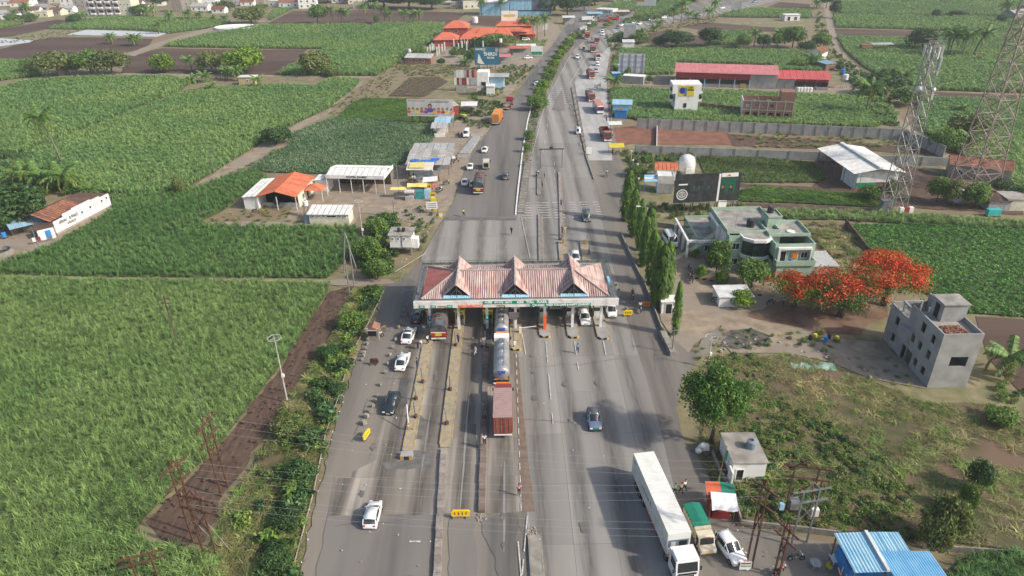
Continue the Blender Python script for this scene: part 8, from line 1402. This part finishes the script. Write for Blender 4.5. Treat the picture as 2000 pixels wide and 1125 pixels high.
def lattice(x,y,w0,w1,h,label,n,mat,dishes):
 t=T('lattice_tower',label,'lattice tower',x,y,0,.15)
 def c(i,z):k=(w0+(w1-w0)*z/h)/2;return((-1,-1),(1,-1),(1,1),(-1,1))[i][0]*k,((-1,-1),(1,-1),(1,1),(-1,1))[i][1]*k,z
 for i in range(4):b=B();b.tube([c(i,0),c(i,h)],.08+w0*.01,5);b.obj('leg',mat,t)
 zs=[h*(1-(1-k/n)**1.25)for k in range(n+1)]
 for k in range(n):
  b=B()
  for i in range(4):j=(i+1)%4;b.bar(c(i,zs[k]),c(j,zs[k+1]),w0*.018+.04);b.bar(c(j,zs[k]),c(i,zs[k+1]),w0*.018+.04);b.bar(c(i,zs[k+1]),c(j,zs[k+1]),w0*.018+.04)
  b.obj('brace_bay',mat,t)
 for z in(h*.985,h*.85,h*.72):
  b=B();k=w1*.9
  for a in range(4):p,q=c(a,z),c((a+1)%4,z);b.bar((p[0]*1.7,p[1]*1.7,z),(q[0]*1.7,q[1]*1.7,z),.1);b.bar((p[0]*1.7,p[1]*1.7,z+.9),(q[0]*1.7,q[1]*1.7,z+.9),.06)
  b.obj('platform',mat,t)
 for(z,a,kind)in dishes:
  rr=(w0+(w1-w0)*z/h)/2*1.45+.3;X,Y=rr*math.cos(a),rr*math.sin(a);b=B()
  if kind:b.tube([(X,Y,z),(X+.5*math.cos(a),Y+.5*math.sin(a),z)],[kind*.6,kind],14);b.obj('dish',m_tankw,t,True)
  else:b.box(X,Y,z,.35,.25,2.2,a);b.obj('antenna_panel',m_tankw,t)
 return t
m_galv=M('galvanised_steel',(.27,.265,.25),.5,metal=.3,var=.2)
tx,ty=G(1742,410);lattice(tx,ty,3.9,1.7,36,'left galvanised lattice mast with dishes and panel antennas',12,m_galv,[(33,a,0)for a in(-2.6,-1.6,-.5,.8,2.2)]+[(29.5,a,0)for a in(-2.2,-.4)]+[(27,-2.6,.7),(27,-1.3,.45),(31,-.8,0),(24.5,-.3,0)])
tx,ty=G(1900,366);lattice(tx,ty,7.4,2.0,47,'right and larger rusty lattice tower cut by the top edge',13,M('rusty_galvanised',(.34,.3,.27),.6,metal=.2,c2=(.26,.18,.14),scale=.6),[(38,a,0)for a in(-2.4,-.6,.9)]+[(30.5,-.6,.9),(37,-.2,1.2),(41,-2.8,0),(36,-1.9,.6),(42,-.4,0)])
t=T('cabinet_frame','dark fenced cabinet platform at the foot of the left lattice mast','enclosure',*G(1728,412),0);B().box(0,0,0,2.4,1.6,2.6).obj('enclosure',m_steel,t)
def wires(a,b_,n,spread,sag,label,h1=None,group='overhead wires'):
 for i in range(n):
  o=(i-(n-1)/2)*spread;p,q=Vector(a)+Vector((0,o,0)),Vector(b_)+Vector((0,o,0));pts=[tuple(p.lerp(q,k/14)-Vector((0,0,sag*4*(k/14)*(1-k/14))))for k in range(15)]
  b=B();b.tube(pts,.007,3);o_=b.obj('overhead_wire',M('wire_grey',(.35,.35,.35),.5,var=0));tag(o_,label%['first','second','third','fourth','fifth'][i],'wire',group)
m_mast=M('mast_grey_paint',(.42,.41,.38),.6,var=.2)
def lamp(px,py,yt,label,head='ring',lean=0):
 x,y=G(px,py);h=hz(x,y,yt);t=T('street_light_mast',label,'street light',x,y,0);b=B();b.tube([(0,0,0),(lean*.5,0,h*.5),(lean,0,h)],[.12,.09,.06],7);b.obj('pole',m_mast,t)
 if head=='ring':
  b=B();pts=[(lean+.95*math.cos(1.047*k),.95*math.sin(1.047*k),h)for k in range(7)];[b.bar(pts[k],pts[k+1],.07)for k in range(6)];[b.bar((lean,0,h),pts[k],.05)for k in range(0,6,2)];b.obj('ring_frame',m_mast,t)
 else:b=B();b.bar((lean,0,h),(lean-1.6,-.2,h+.3),.09);b.obj('arm',m_steel,t);b=B();b.box(lean-1.8,-.2,h+.25,.8,.35,.14);b.obj('lamp_head',m_wpaint,t)
 B().box(lean*.3+.15,-.1,h*.42,.35,.35,.45).obj('junction_box',m_wpaint,t);return t
lamp(562,787,660,'tall white mast with a hexagonal ring head beside the soil track');lamp(1382,718,658,'white mast with a hexagonal ring head behind the big roadside tree');lamp(712,490,393,'tall grey mast with a ring head left of the raised cabin');lamp(1258,410,388,'thin lamp mast beside the black hoarding');lamp(1257,500,405,'lamp mast among the slender trees','arm');lamp(1300,545,520,'street light arm above the slender trees','arm',-1.5)
for px,yt,l in(((1246,372),350,'white floodlight post left of the blue awning'),((1235,335),314,'white lamp post in the shrubs by the service lane, middle'),((1244,342),322,'white lamp post in the shrubs by the service lane, right'),((1232,320),296,'white lamp post in the shrubs by the service lane, far')):
 x,y=G(*px);t=pole_thing(x,y,hz(x,y,yt),.06,l,m_wpaint,'lamp_post','street light');h=hz(x,y,yt);B().box(0,0,h,.5,.3,.35).obj('lamp_head',m_wpaint,t)
def utility(px,py,yt,label,mat=None,arms=2,r_=.13,name='utility_pole'):
 x,y=G(px,py);h=hz(x,y,yt);t=T(name,label,'utility pole',x,y,0,.2);b=B();b.cyl(0,0,0,h,r_,r_*.7,6);b.obj('pole',mat or m_rust,t)
 for i in range(arms):b=B();b.bar((-.9+.3*i,0,h-.5-.8*i),(.9-.3*i,0,h-.5-.8*i),.12);b.obj('crossarm',mat or m_rust,t)
 return(x,y,h)
p1=utility(346,672,578,'rusty pole with a crossarm standing in the big cane field',arms=2)
for a in((203,148,128,'thin white pole at the edge of the left cane field'),(627,222,192,'thin grey pole beside the diagonal track'),(418,338,296,'thin pole at the edge of the long cane field'),(780,384,320,'pole beside the maize field path'),(770,420,392,'dark pole in the dirt yard'),(80,495,443,'leaning rusty pole in front of the tiled farmhouse'),(1672,388,340,'rusty pole behind the green fodder strip'),(735,108,92,'thin pole left of the brick cottage'),(1312,690,640,'thin stub pole by the broken kerb')):utility(*a,arms=1,r_=.1,mat=m_steel)
def hframe(px0,px1,yt,label,mat=m_rust,br=True,over=1.2,extra=0):
 a,c=G(*px0),G(*px1);t=T('power_pylon',label,'pylon',a[0],a[1],0);h=hz(*a,yt);d=(c[0]-a[0],c[1]-a[1]);L_=math.hypot(*d);u=(d[0]/L_,d[1]/L_)
 for q in((0,0),d):b=B();b.bar((*q,0),(*q,h),.19);b.obj('leg',mat,t)
 for z in(h,h*.8):b=B();b.bar((-u[0]*over,-u[1]*over,z),(d[0]+u[0]*over,d[1]+u[1]*over,z),.2);b.obj('crossarm',mat,t)
 if br:b=B();b.bar((0,0,h*.45),(*d,h*.75),.1);b.bar((*d,h*.45),(0,0,h*.75),.1);b.bar((0,0,h),(d[0]/2,d[1]/2,h+1.1),.12);b.bar((*d,h),(d[0]/2,d[1]/2,h+1.1),.12);b.obj('bracing',mat,t)
 for k in range(3):z=h+.12;f=-.25+.75*k;b=B();b.cyl(d[0]*f,d[1]*f,z,z+.35,.09,.05,6);b.obj('insulator',m_tile,t)
 return Vector((a[0]+d[0]/2,a[1]+d[1]/2,h)),t
A1,_=hframe((433,970),(445,952),835,'rusty twin leg pylon standing on the soil track, upper one');A2,_=hframe((377,1058),(390,1046),918,'rusty twin leg pylon at the end of the soil track');A3,t3=hframe((398,1082),(424,1088),970,'rusty twin pole structure with pale stay poles at the bottom left')
b=B();b.bar((1.2,0,5),(2.8,.3,0),.09);b.obj('stay_pole',m_galv,t3);b=B();b.bar((0,0,5),(1.5,.8,0),.09);b.obj('stay_pole',m_galv,t3)
hframe((276,1150),(313,1140),1090,'low rusty portal just inside the bottom edge, left',br=False);B1,_=hframe((1458,1100),(1468,1108),950,'rusty double pole between the white car and the shed, tallest');B2,_=hframe((1512,1122),(1520,1130),1030,'rusty double pole at the bottom edge right of the white car');B3,t4=hframe((1530,1012),(1575,1018),910,'rusty transformer portal in the creepers right of the white hut')
B().box(.8,0,1.6,1.0,.8,1.2).obj('transformer',m_steel,t4);B().box(-.5,0,1.4,.5,.4,.9).obj('switch_box',m_ltblue,t4);B().box(3.2,-.2,.6,.8,.5,1.0).obj('meter_box',m_wpaint,t4)
hframe((1545,1065),(1575,1060),960,'grey steel four legged switch frame behind the low boundary wall',m_steel);utility(1590,1000,935,'leaning dark pole in the creepers',arms=0)
for a in((693,565,470,'grey pole leaning left at the track junction'),(683,575,508,'grey pole at the corner of the cane field')):utility(*a,arms=0,r_=.14,mat=m_galv)
x,y=G(690,532);t=T('double_pole','pair of slanting grey poles joined at the top beside the verge','utility pole',x-1,y,0);[B().tube([(s,0,0),(.4,0,8.2)],.13,6).obj('pole',m_galv,t)for s in(-.8,1.8)]
wires(A1,B3+Vector((0,0,-.5)),3,1.2,1.6,'%s wire from the upper left pylon to the transformer portal');wires(A2,B1,3,1.0,1.8,'%s wire crossing the road from the soil track pylon');wires(A3,B2,3,.9,1.4,'%s wire crossing the road at the bottom');wires(A1,(p1[0],p1[1],p1[2]),2,.8,.8,'%s wire running to the pole in the cane field');wires((-18,99,6.3),(14,118,7.5),1,1,.8,'%s wire slung over the canopy to the trees')
wires((40.3,122,7.0),(27,108,6.5),4,.35,.6,'%s cable from the green office to the street light arm')
for a,c,l in(((750,572),(684,700),'pale pipe rail along the left road edge, far stretch'),((683,703),(637,850),'pale pipe rail along the left road edge, middle stretch'),((636,855),(572,1120),'pale pipe rail along the left road edge, near stretch'),((832,498),(772,535),'pale pipe rail by the raised cabin')):
 p,q=G(*a),G(*c);b=B();b.tube([(*p,.45),((p[0]+q[0])/2+.3,(p[1]+q[1])/2,.6),(*q,.45)],.075,6);tag(b.obj('pipe_rail',m_kerb),l,'railing')
st=[(794,600),(789,610),(786,620),(783,632),(779,643),(773,667),(768,682),(762,697),(758,714),(754,731),(744,755),(739,777),(733,786),(729,797),(725,808),(717,818),(713,831),(719,667),(717,675),(716,684),(712,693),(711,699),(708,706),(1203,560),(1208,570),(1213,583),(1218,595),(1224,607)]
sm=[]
for s in range(3):
 b=B();rr=random.Random(s);b.box(0,0,0,.5,.42,.4,.3,.8);b.v=[(p[0]+rr.uniform(-.06,.06),p[1]+rr.uniform(-.06,.06),p[2])for p in b.v];sm.append(b.mesh('marker_stone',m_kerb))
for i,(px,py)in enumerate(st):
 x,y=G(px,py);o=link('marker_stone',sm[i%3],None,(x,y,Z[0]),(0,0,i));s=1.3 if 13<i<17 else .9;o.scale=(s,s,s)
 tag(o,(ORD[i]+' rough stone from the canopy in the curved line left of the white cars' if i<13 else ORD[i-13]+' larger rough stone at the near end of the stone line' if i<17 else ORD[i-17]+' stone from the guard booth in the short line below it' if i<23 else ORD[i-23]+' rough stone from the far end of the line right of the canopy'),'marker stone',['stones in the long line','larger end stones','stones below the guard booth','stones right of the canopy'][0 if i<13 else 1 if i<17 else 2 if i<23 else 3])
def barrier(px,py,rz,label,mat=m_yel,w_=1.7):
 x,y=G(px,py);t=T('road_barrier',label,'barrier',x,y,Z[0],rz);b=B()
 b.ext([(-w_/2,.25),(-w_/2+.15,.1),(w_/2-.15,.1),(w_/2,.25),(w_/2,.8),(w_/2-.2,1.0),(-w_/2+.2,1.0),(-w_/2,.8)],-.08,.08,'y');b.obj('panel',mat,t)
 for s in(-1,1):B().box(s*w_*.35,0,0,.12,.6,.12).obj('foot',m_steel,t)
 for k in range(4):B().box(-w_*.3+k*w_*.2,-.09,.35,.1,.02,.4).obj('slot',m_blk,t)
ym=M('barrier_yellow',(.8,.5,.02),.5,var=.1)
barrier(717,858,1.25,'yellow plastic barrier turned edge on, left of the parked row of stones',ym);barrier(900,1013,0,'yellow plastic barrier across the lane near the bottom',ym,2.1);barrier(1226,619,.05,'yellow police barrier right of the canopy',ym,1.5);barrier(732,714,0,'rusty yellow slatted barrier below the guard booth',m_rust,1.3);barrier(749,650,.8,'wooden coloured barrier behind the guard booth',m_wood,1.2);barrier(1262,602,0,'small orange barrier beside the rider',POR,1.2)
x,y=G(797,618);t=T('traffic_cone','red traffic cone left of the black estate','traffic cone',x,y,Z[0]);b=B();b.cyl(0,0,.05,.7,.17,.04,10);b.obj('cone',m_tail,t);B().box(0,0,0,.4,.4,.05).obj('base',m_tail,t)
x0,y0=G(1018,418);x1,y1=G(1031,318);t=T('striped_median','raised median end with rows of concrete sleepers beside the left carriageway','median',x0,y0,0);q=[tuple(Vector(p)-Vector((x0,y0)))for p in GP([(1009,418),(1024,418),(1038,318),(1024,318)])];b=B();b.prism(q,0,.3);b.obj('bed',m_stain,t)
sb=B();sb.box(0,0,.3,1.0,.5,.12);sm_=sb.mesh('sleeper',m_kerb)
for i in range(34):
 f=(i+.5)/34;a,c=Vector(q[0]).lerp(Vector(q[3]),f),Vector(q[1]).lerp(Vector(q[2]),f);o=link('sleeper',sm_,t,((a.x+c.x)/2,(a.y+c.y)/2,random.uniform(-.02,.02)),(0,0,random.uniform(-.04,.04)),((c-a).length*.9,1.2,1))
pts=[(1007,421),(1012,370),(1020,300),(1030,240),(1040,200),(1056,158)]
for i in range(len(pts)-1):p,c=G(*pts[i]),G(*pts[i+1]);b=B();b.bar((*p,.2),(*c,.2),.35);tag(b.obj('median_kerb',m_ww),'white median kerb stretch number %s along the left carriageway'%['one nearest the canopy','two','three by the small bush','four','five at the hedge'][i],'kerb')
for i in range(13):
 f=i/12;px,py=1117+28*f,176+126*f;x,y=G(px,py);t=T('spiked_post',ORD[i]+' stick bundle post from the far end of the service lane divider','post',x,y,.4,i,'stick bundle posts on the divider');b=B();[b.bar((0,0,0),(.7*math.cos(a),.7*math.sin(a),.9),.07)for a in(0,1.6,3.3,4.6)];b.bar((0,0,-.1),(0,0,1.1),.1);b.obj('sticks',m_wood,t)
for i,(px,py)in enumerate([(1362+7*k,545+1.1*k)for k in range(5)]+[(1402+9*k,578)for k in range(10)]):x,y=G(px,py);b=B();b.box(0,0,0,.7,.2,.3);tag(b.obj('garden_kerb',m_yel if i%2 else m_blk,None,loc=(x,y,0)),'garden kerb stone, painted %s, before the green office'%('yellow' if i%2 else 'black'),'kerb','painted garden kerb stones')
x,y=G(1612,668)
for i,(a,c,m,l)in enumerate(((0,0,m_bluep,'blue plastic drum among the junk under the red flowers'),(-1.3,1.0,m_byel,'yellow plastic drum among the junk under the red flowers'),(.9,.9,m_blk,'black plastic drum among the junk under the red flowers'),(-2.2,.6,m_tankb,'dark drum left of the yellow one'),(1.8,.2,m_byel,'yellow black drum at the right of the junk'))):t=T('drum',l,'drum',x+a,y+c,0);b=B();b.cyl(0,0,0,.9,.3,.3,10);b.obj('drum',m,t)
x,y=G(1590,728);t=T('torn_green_sheet','torn green and white plastic sheeting lying on the waste ground','sheeting',x,y,0,-.1);r=random.Random(1);mg=M('torn_green',(.08,.28,.2),.6,c2=(.4,.45,.4),scale=1.3,detail=6)
for k in(0,1):b=B();b.loft([[(-3+k*3.2+3*i/6,.3+r.uniform(-.2,.2),.3+.2*r.random()),(-3+k*3.2+3*i/6,1.4+r.uniform(-.2,.2),.4+.2*r.random()),(-3+k*3.2+3*i/6,2.4+r.uniform(-.2,.2),.3)]for i in range(7)],close=False,cap=False);b.obj('sheet',mg,t)
for i,(a,c)in enumerate(((3.6,-.5),(4.2,-1.4),(3.0,-1.6),(5.2,-.9))):b=B();b.bar((a,c,.15),(a+1.8,c-1.2,.25),.12);b.obj('timber',m_wood,t)
x,y=G(1852,955);b=B();b.quad(*[(x+2.1*math.cos(.52*k)*(1 if k%2 else .85),y+2.4*math.sin(.52*k),.05)for k in range(12)]);o=b.obj('pond_water',M('algae_green_water',(.1,.15,.02),.2,var=.1));o['kind']='structure'
x,y=G(1430,985)
for i in range(3):b=B();b.tube([(x+.5*i,y+.4*i,.3),(x+.5*i+.9,y+.4*i-2.0,.3)],.28,10);tag(b.obj('concrete_pipe',m_kerb),['left','middle','right'][i]+' of three concrete pipes beside the roadside stall','pipe')
x,y=G(1610,1108)
for i,(a,c,m)in enumerate(((0,0,m_tin),(2.3,.5,m_wpaint))):t=T('plastic_table',['round grey table beside the blue roofed shed','square pale table beside the blue roofed shed'][i],'table',x+a-1,y+c,0);b=B();b.cyl(0,0,.7,.76,.6,.6,16)if i==0 else b.box(0,0,.7,1.1,1.1,.06);b.obj('top',m,t);[B().bx(u*.35-.03,u*.35+.03,v*.35-.03,v*.35+.03,0,.7).obj('leg',m,t)for u in(-1,1)for v in(-1,1)]
t=T('plastic_chair','yellow plastic chair between the two tables','chair',x+.3,y-.3,0,.4);B().box(0,0,.42,.5,.5,.05).obj('seat',m_byel,t);B().box(0,.24,.47,.5,.05,.45).obj('backrest',m_byel,t);[B().bx(u*.2-.02,u*.2+.02,v*.2-.02,v*.2+.02,0,.42).obj('leg',m_byel,t)for u in(-1,1)for v in(-1,1)]
x,y=G(1454,1116);t=T('price_board','small white and red price board at the foot of the rusty double pole','sign',x,y,0);B().box(0,0,.3,1.2,.06,1.1).obj('board',m_ww,t);B().box(0,-.04,1.1,1.0,.01,.2).obj('red_print',m_tail,t);B().box(0,-.04,.75,1.0,.01,.15).obj('green_print',m_green,t);[B().box(u,0,0,.05,.05,.3).obj('leg',m_steel,t)for u in(-.5,.5)]
t=T('red_white_sign','white and red sign board leaning below the raised cabin','sign',*G(806,492),0,.2);B().box(0,0,.8,1.7,.06,.8).obj('board',m_ww,t);B().box(0,-.04,1.3,1.5,.01,.2).obj('red_print',m_tail,t);[B().box(u,0,0,.07,.07,.8).obj('post',m_steel,t)for u in(-.7,.7)]
def bike_proto(c):
 t=T('motorbike','x','motorbike',0,0,0,0);wheel(t,.62,0,.3,.1);wheel(t,-.62,0,.3,.12);b=B();b.tube([(.62,0,.32),(.42,0,.95)],.04,5);b.tube([(-.62,0,.32),(-.1,0,.55),(.4,0,.75)],.05,5);b.box(0,0,.25,.4,.25,.3);b.obj('frame',m_steel,t);b=B();b.ell(.2,0,.82,.28,.15,.15,8,5);b.obj('tank',c,t,True);b=B();b.box(-.62,0,.58,.35,.14,.1);b.obj('mudguard',c,t);b=B();b.box(-.3,0,.76,.62,.24,.1);b.obj('seat',m_under,t);b=B();b.tube([(.38,-.34,1.02),(.42,0,.98),(.38,.34,1.02)],.025,5);b.obj('handlebar',m_chrome,t);b=B();b.ell(.55,0,.85,.1,.1,.1,6,4);b.obj('headlight',m_light,t);return t
BK=[bike_proto(PB_),bike_proto(PRED),bike_proto(PW)];used={}
for(px,py,a,k,l)in((1345,527,1.2,0,'motorbike at the far end of the row before the green office'),(1348,534,1.2,0,'second motorbike of the row before the green office'),(1351,541,1.3,0,'third motorbike of the row before the green office'),(1347,548,1.3,1,'motorbike near the end of the row before the green office'),(1353,553,1.2,0,'last motorbike of the row before the green office'),(1398,592,0,0,'lone motorbike left of the flat white shed'),(1505,597,.3,0,'motorbike under the flowering trees, left'),(1528,600,1.2,0,'motorbike under the flowering trees, middle'),(1555,598,1.0,0,'motorbike under the flowering trees, right'),(1398,998,-.3,0,'motorbike with a rider resting beside the roadside stall'),(1418,1003,1.2,2,'bike parked behind the roadside stall'),(1553,1098,0,0,'dark motorbike left of the plastic tables'),(1522,1124,.5,1,'motorbike cut by the bottom edge near the rusty pole'),(862,376,1.3,2,'white scooter beside the yellow advert board'),(838,374,.2,0,'motorbike among the crowd at the fruit stall'),(872,362,.2,0,'motorbike parked in the dirt yard near the cars'),(882,320,-.4,0,'motorbike beside the market shed corner'),(876,324,-.4,1,'second motorbike beside the market shed corner'),(891,318,-.2,0,'motorbike nearest the weighbridge'),(858,375,0,0,'motorbike under the yellow awning edge'),(806,356,0,2,'white scooter before the tea stall'),(680,359,1.0,0,'left motorbike under the white canopy shed'),(690,360,1.2,0,'middle motorbike under the white canopy shed'),(700,359,1.4,0,'right motorbike under the white canopy shed'),(500,418,0,0,'motorbike lying in weeds below the restaurant'),(1300,226,0,2,'white scooter by the white advert building'),(1262,217,.4,2,'scooter right of the pale blue kiosk'),(1168,171,.5,0,'motorbike beside the grey topped lorry'),(1207,303,0,0,'motorbike under the yellow awning'),(740,662,.3,2,'scooter leaning at the guard booth')):
 x,y=G(px,py);put(BK[k],used,l,x,y,Z[0],a)
def skinned(name,V,E_,R_,mat,parent,sub=1):
 me=bpy.data.meshes.new(name);me.from_pydata(V,E_,[]);me.materials.append(mat);o=link(name,me,parent);o.modifiers.new('skin','SKIN');
 for i,d in enumerate(me.skin_vertices[0].data):d.radius=(R_[i],R_[i]);d.use_root=(i==0)
 s=o.modifiers.new('sub','SUBSURF');s.levels=s.render_levels=sub;return o
if True:
 msk=M('skin',(.22,.12,.075),.6,var=.05);mhair=M('hair',(.01,.009,.008),.6,var=0)
def person_proto(walk,arm,sit=False):
 t=T('person','x','person',0,0);s=.24*walk;kz=.5
 hip=(0,0,.93);L=[(0,.1,.9),(s*.5+.02,.11,.5),(s,.11,.07),(s+.16,.12,.04)];R_=[(0,-.1,.9),(-s*.3+.04,-.11,.5),(-s,-.11,.09),(-s+.15,-.12,.05)]
 if sit:L=[(0,.1,.9),(.42,.2,.86),(.3,.2,.42),(.45,.2,.38)];R_=[(p[0],-p[1],p[2])for p in L]
 AL=[(0,.19,1.42),(-.05-arm*.1,.26,1.14),(.1+arm*.2,.26,.92+arm*.25)];AR=[(0,-.19,1.42),(.03,-.27,1.15),(.16,-.25,.95+arm*.1)]
 V=[hip,(0,0,1.15),(0,0,1.42),(0,0,1.5),(.015,0,1.6),(.02,0,1.7)];E_=[(0,1),(1,2),(2,3),(3,4),(4,5)];Q=[.13,.12,.13,.055,.09,.075]
 for ch,rr,p in((L,(.09,.065,.045,.035),0),(R_,(.09,.065,.045,.035),0),(AL,(.055,.045,.032),2),(AR,(.055,.045,.032),2)):
  for i,v in enumerate(ch):V.append(v);Q.append(rr[i]);E_.append((p,len(V)-1));p=len(V)-1
  if len(ch)==3:
   for k in range(5):V.append((v[0]+.09+(.0 if k else-.03),v[1]+(k-2)*.022*(1 if v[1]>0 else-1),v[2]-.03-.01*(k%2)));Q.append(.009);E_.append((p,len(V)-1))
 skinned('body',V,E_,Q,msk,t);hd=B();hd.ell(.055,0,1.63,.045,.05,.05,6,4);b=B();b.box(.105,0,1.62,.03,.025,.035);b.obj('nose',msk,t)
 skinned('shirt',[hip[:2]+(.88,),(0,0,1.15),(0,0,1.42),(0,.19,1.42),(AL[1][0],AL[1][1],AL[1][2]+.02),(0,-.19,1.42),(AR[1][0],AR[1][1],AR[1][2]+.02)],[(0,1),(1,2),(2,3),(3,4),(2,5),(5,6)],[.155,.145,.15,.08,.07,.08,.07],m_ww,t)
 skinned('trousers',[(0,0,.95)]+L[:3]+R_[:3],[(0,1),(1,2),(2,3),(0,4),(4,5),(5,6)],[.15,.11,.085,.065,.11,.085,.065],m_under,t);b=B();b.ell(-.01,0,1.7,.1,.095,.085,8,5);b.obj('hair',mhair,t,True);return t
PP=[person_proto(0,0),person_proto(1,.2),person_proto(.3,1),person_proto(0,.9,True)]
def cl(n,c):return M('cloth_'+n,c,.85,var=.12,scale=8)
C_=dict(w=cl('white',(.7,.7,.68)),b=cl('blue',(.2,.33,.5)),p=cl('pink',(.6,.3,.3)),o=cl('orange',(.65,.2,.04)),y=cl('yellow',(.65,.5,.05)),g=cl('green',(.05,.3,.22)),k=cl('black',(.02,.02,.022)),v=cl('violet',(.12,.09,.17)),t=cl('tan',(.42,.28,.12)),r=cl('red',(.45,.05,.04)),n=cl('navy',(.03,.05,.1)),e=cl('grey',(.25,.25,.25)))
used2={}
for(px,py,k,a,s,tr,l,z)in((1128,692,1,UP,'b','n','man in a light blue shirt walking on the open concrete lane',0),(1014,970,0,DN,'p','k','person in a pink shirt standing in the lane near the bottom',0),(947,878,0,UP,'w','k','person in white standing on the dark block wall by the red container',.5),(929,696,1,-2.8,'w','w','man in white crossing the lane below the canopy',0),(946,682,0,DN,'w','w','man in white on the oil stained island by the tanker',.35),(896,677,2,1,'v','n','man in a violet shirt on the second tiled island',.38),(836,676,2,2.5,'w','k','man holding an orange paddle on the leftmost tiled island',.1),(817,684,2,3,'n','k','traffic policeman in dark uniform and white cap, left of the pair',0),(824,684,0,2.5,'w','e','white shirted man beside the policeman',.1),(830,654,1,-1.2,'w','e','man in grey and white bending by the left column',0),(816,722,2,2.8,'n','n','worker with orange cap and yellow bag on the island edge',.1),(999,460,1,1,'k','k','dark dressed man walking beyond the canopy',0),(906,424,1,-.5,'y','k','man in a yellow shirt at the corner of the dirt yard',0),(1098,462,0,DN,'k','k','traffic policeman in black on the wide far island',.4),(1103,462,2,DN,'w','y','traffic policeman with yellow vest on the wide far island',.4),(1096,408,0,DN,'v','n','man standing on the narrow far island',.4),(1059,372,0,0,'k','k','man sitting dark on the far short island',.4),(1063,350,2,0,'g','k','person at the left leg of the height gauge',0),(1336,962,1,2.2,'w','n','man in a white shirt and red cap carrying a sack beside the long lorry',0),(1329,968,1,2.2,'t','k','man in a tan shirt beside the long lorry',0),(1317,970,1,2.2,'g','k','man in a green shirt with a basket beside the long lorry',0),(924,368,0,UP,'r','k','person in red beside the tarpaulin lorry cab',0),(840,362,0,0,'w','w','person in white at the fruit stall',0),(833,362,0,2,'g','k','person in green at the fruit stall',0),(846,360,0,1,'r','k','person in red under the white awning',0),(852,364,1,4,'w','k','person in white walking from the fruit stall',0),(858,357,0,4,'p','r','person in pink beside the fruit stall',0),(808,350,0,DN,'w','k','shopkeeper in white inside the tea stall',0),(874,316,0,2,'k','k','dark dressed man beside the parked bikes at the market sheds',0),(896,270,0,1,'n','k','man in navy left of the white microbus',0),(902,270,0,1,'k','k','man in black left of the white microbus',0),(1162,174,0,0,'k','n','man in black beside the grey topped lorry',0),(1166,176,0,0,'o','k','man in orange beside the grey topped lorry',0),(1186,230,0,1,'w','w','man in white behind the red roofed bus',0),(1184,240,1,1,'k','k','man walking near the service lane edge',0),(1172,172,0,2,'g','k','man in green by the service lane bikes',0),(1196,304,0,2,'k','k','man under the yellow awning',0),(1592,178,0,0,'w','k','person standing before the red shed',0),(1222,18,0,0,'w','k','person near the far shops',0),(1397,1000,3,-.3,'n','k','rider in blue resting on the motorbike by the stall',0)):
 x,y=G(px,py);t=put(PP[k],used2,l,x,y,Z[0]+z if z else(Z[0]if k!=3 else 0.0),a)
 for o in KIDS.get(t.name,[]):
  n=o.name.split('.')[0]
  if n in('shirt','trousers'):o.material_slots[0].link='OBJECT';o.material_slots[0].material=C_[s if n=='shirt' else tr]
for(px,py,a,c,s,l)in((1185,346,DN,0,'w','rider in white on a motorbike below the service lane end'),(1235,585,DN,1,'r','rider in red on a motorbike right of the canopy'),(1250,610,DN,0,'w','rider in white beside the small orange barrier'),(1051,345,1.2,2,'w','rider on a white scooter by the height gauge'),(1133,117,DN,0,'w','rider beside the white hatchback far away'),(1147,87,DN,0,'k','rider on the far highway by the hedge'),(1156,80,DN,0,'k','rider near the blue topped lorry far away'),(1073,104,UP,2,'b','rider on the far left carriageway')):
 x,y=G(px,py);put(BK[c],used,'motorbike of the '+l,x,y,Z[0],a);t=put(PP[3],used2,l,x-.25*math.cos(a),y-.25*math.sin(a),Z[0],a)
 for o in KIDS.get(t.name,[]):
  n=o.name.split('.')[0]
  if n in('shirt','trousers'):o.material_slots[0].link='OBJECT';o.material_slots[0].material=C_[s if n=='shirt' else 'n']
pass
hb=B();hb.bx(-900,900,-60,1500,-1.5,66);hz_=hb.obj('haze',[]);hz_['kind']='stuff';hz_['label']='thin pale haze over the whole plain';hz_['category']='haze'
hm=bpy.data.materials.new('haze');hm.use_nodes=True;hn=hm.node_tree;hn.nodes.remove(hn.nodes['Principled BSDF']);pv=hn.nodes.new('ShaderNodeVolumePrincipled');pv.inputs['Density'].default_value=.00018;pv.inputs['Color'].default_value=(.85,.9,.97,1);pv.inputs['Anisotropy'].default_value=.2
hn.links.new(pv.outputs[0],hn.nodes['Material Output'].inputs['Volume']);hz_.data.materials.append(hm)
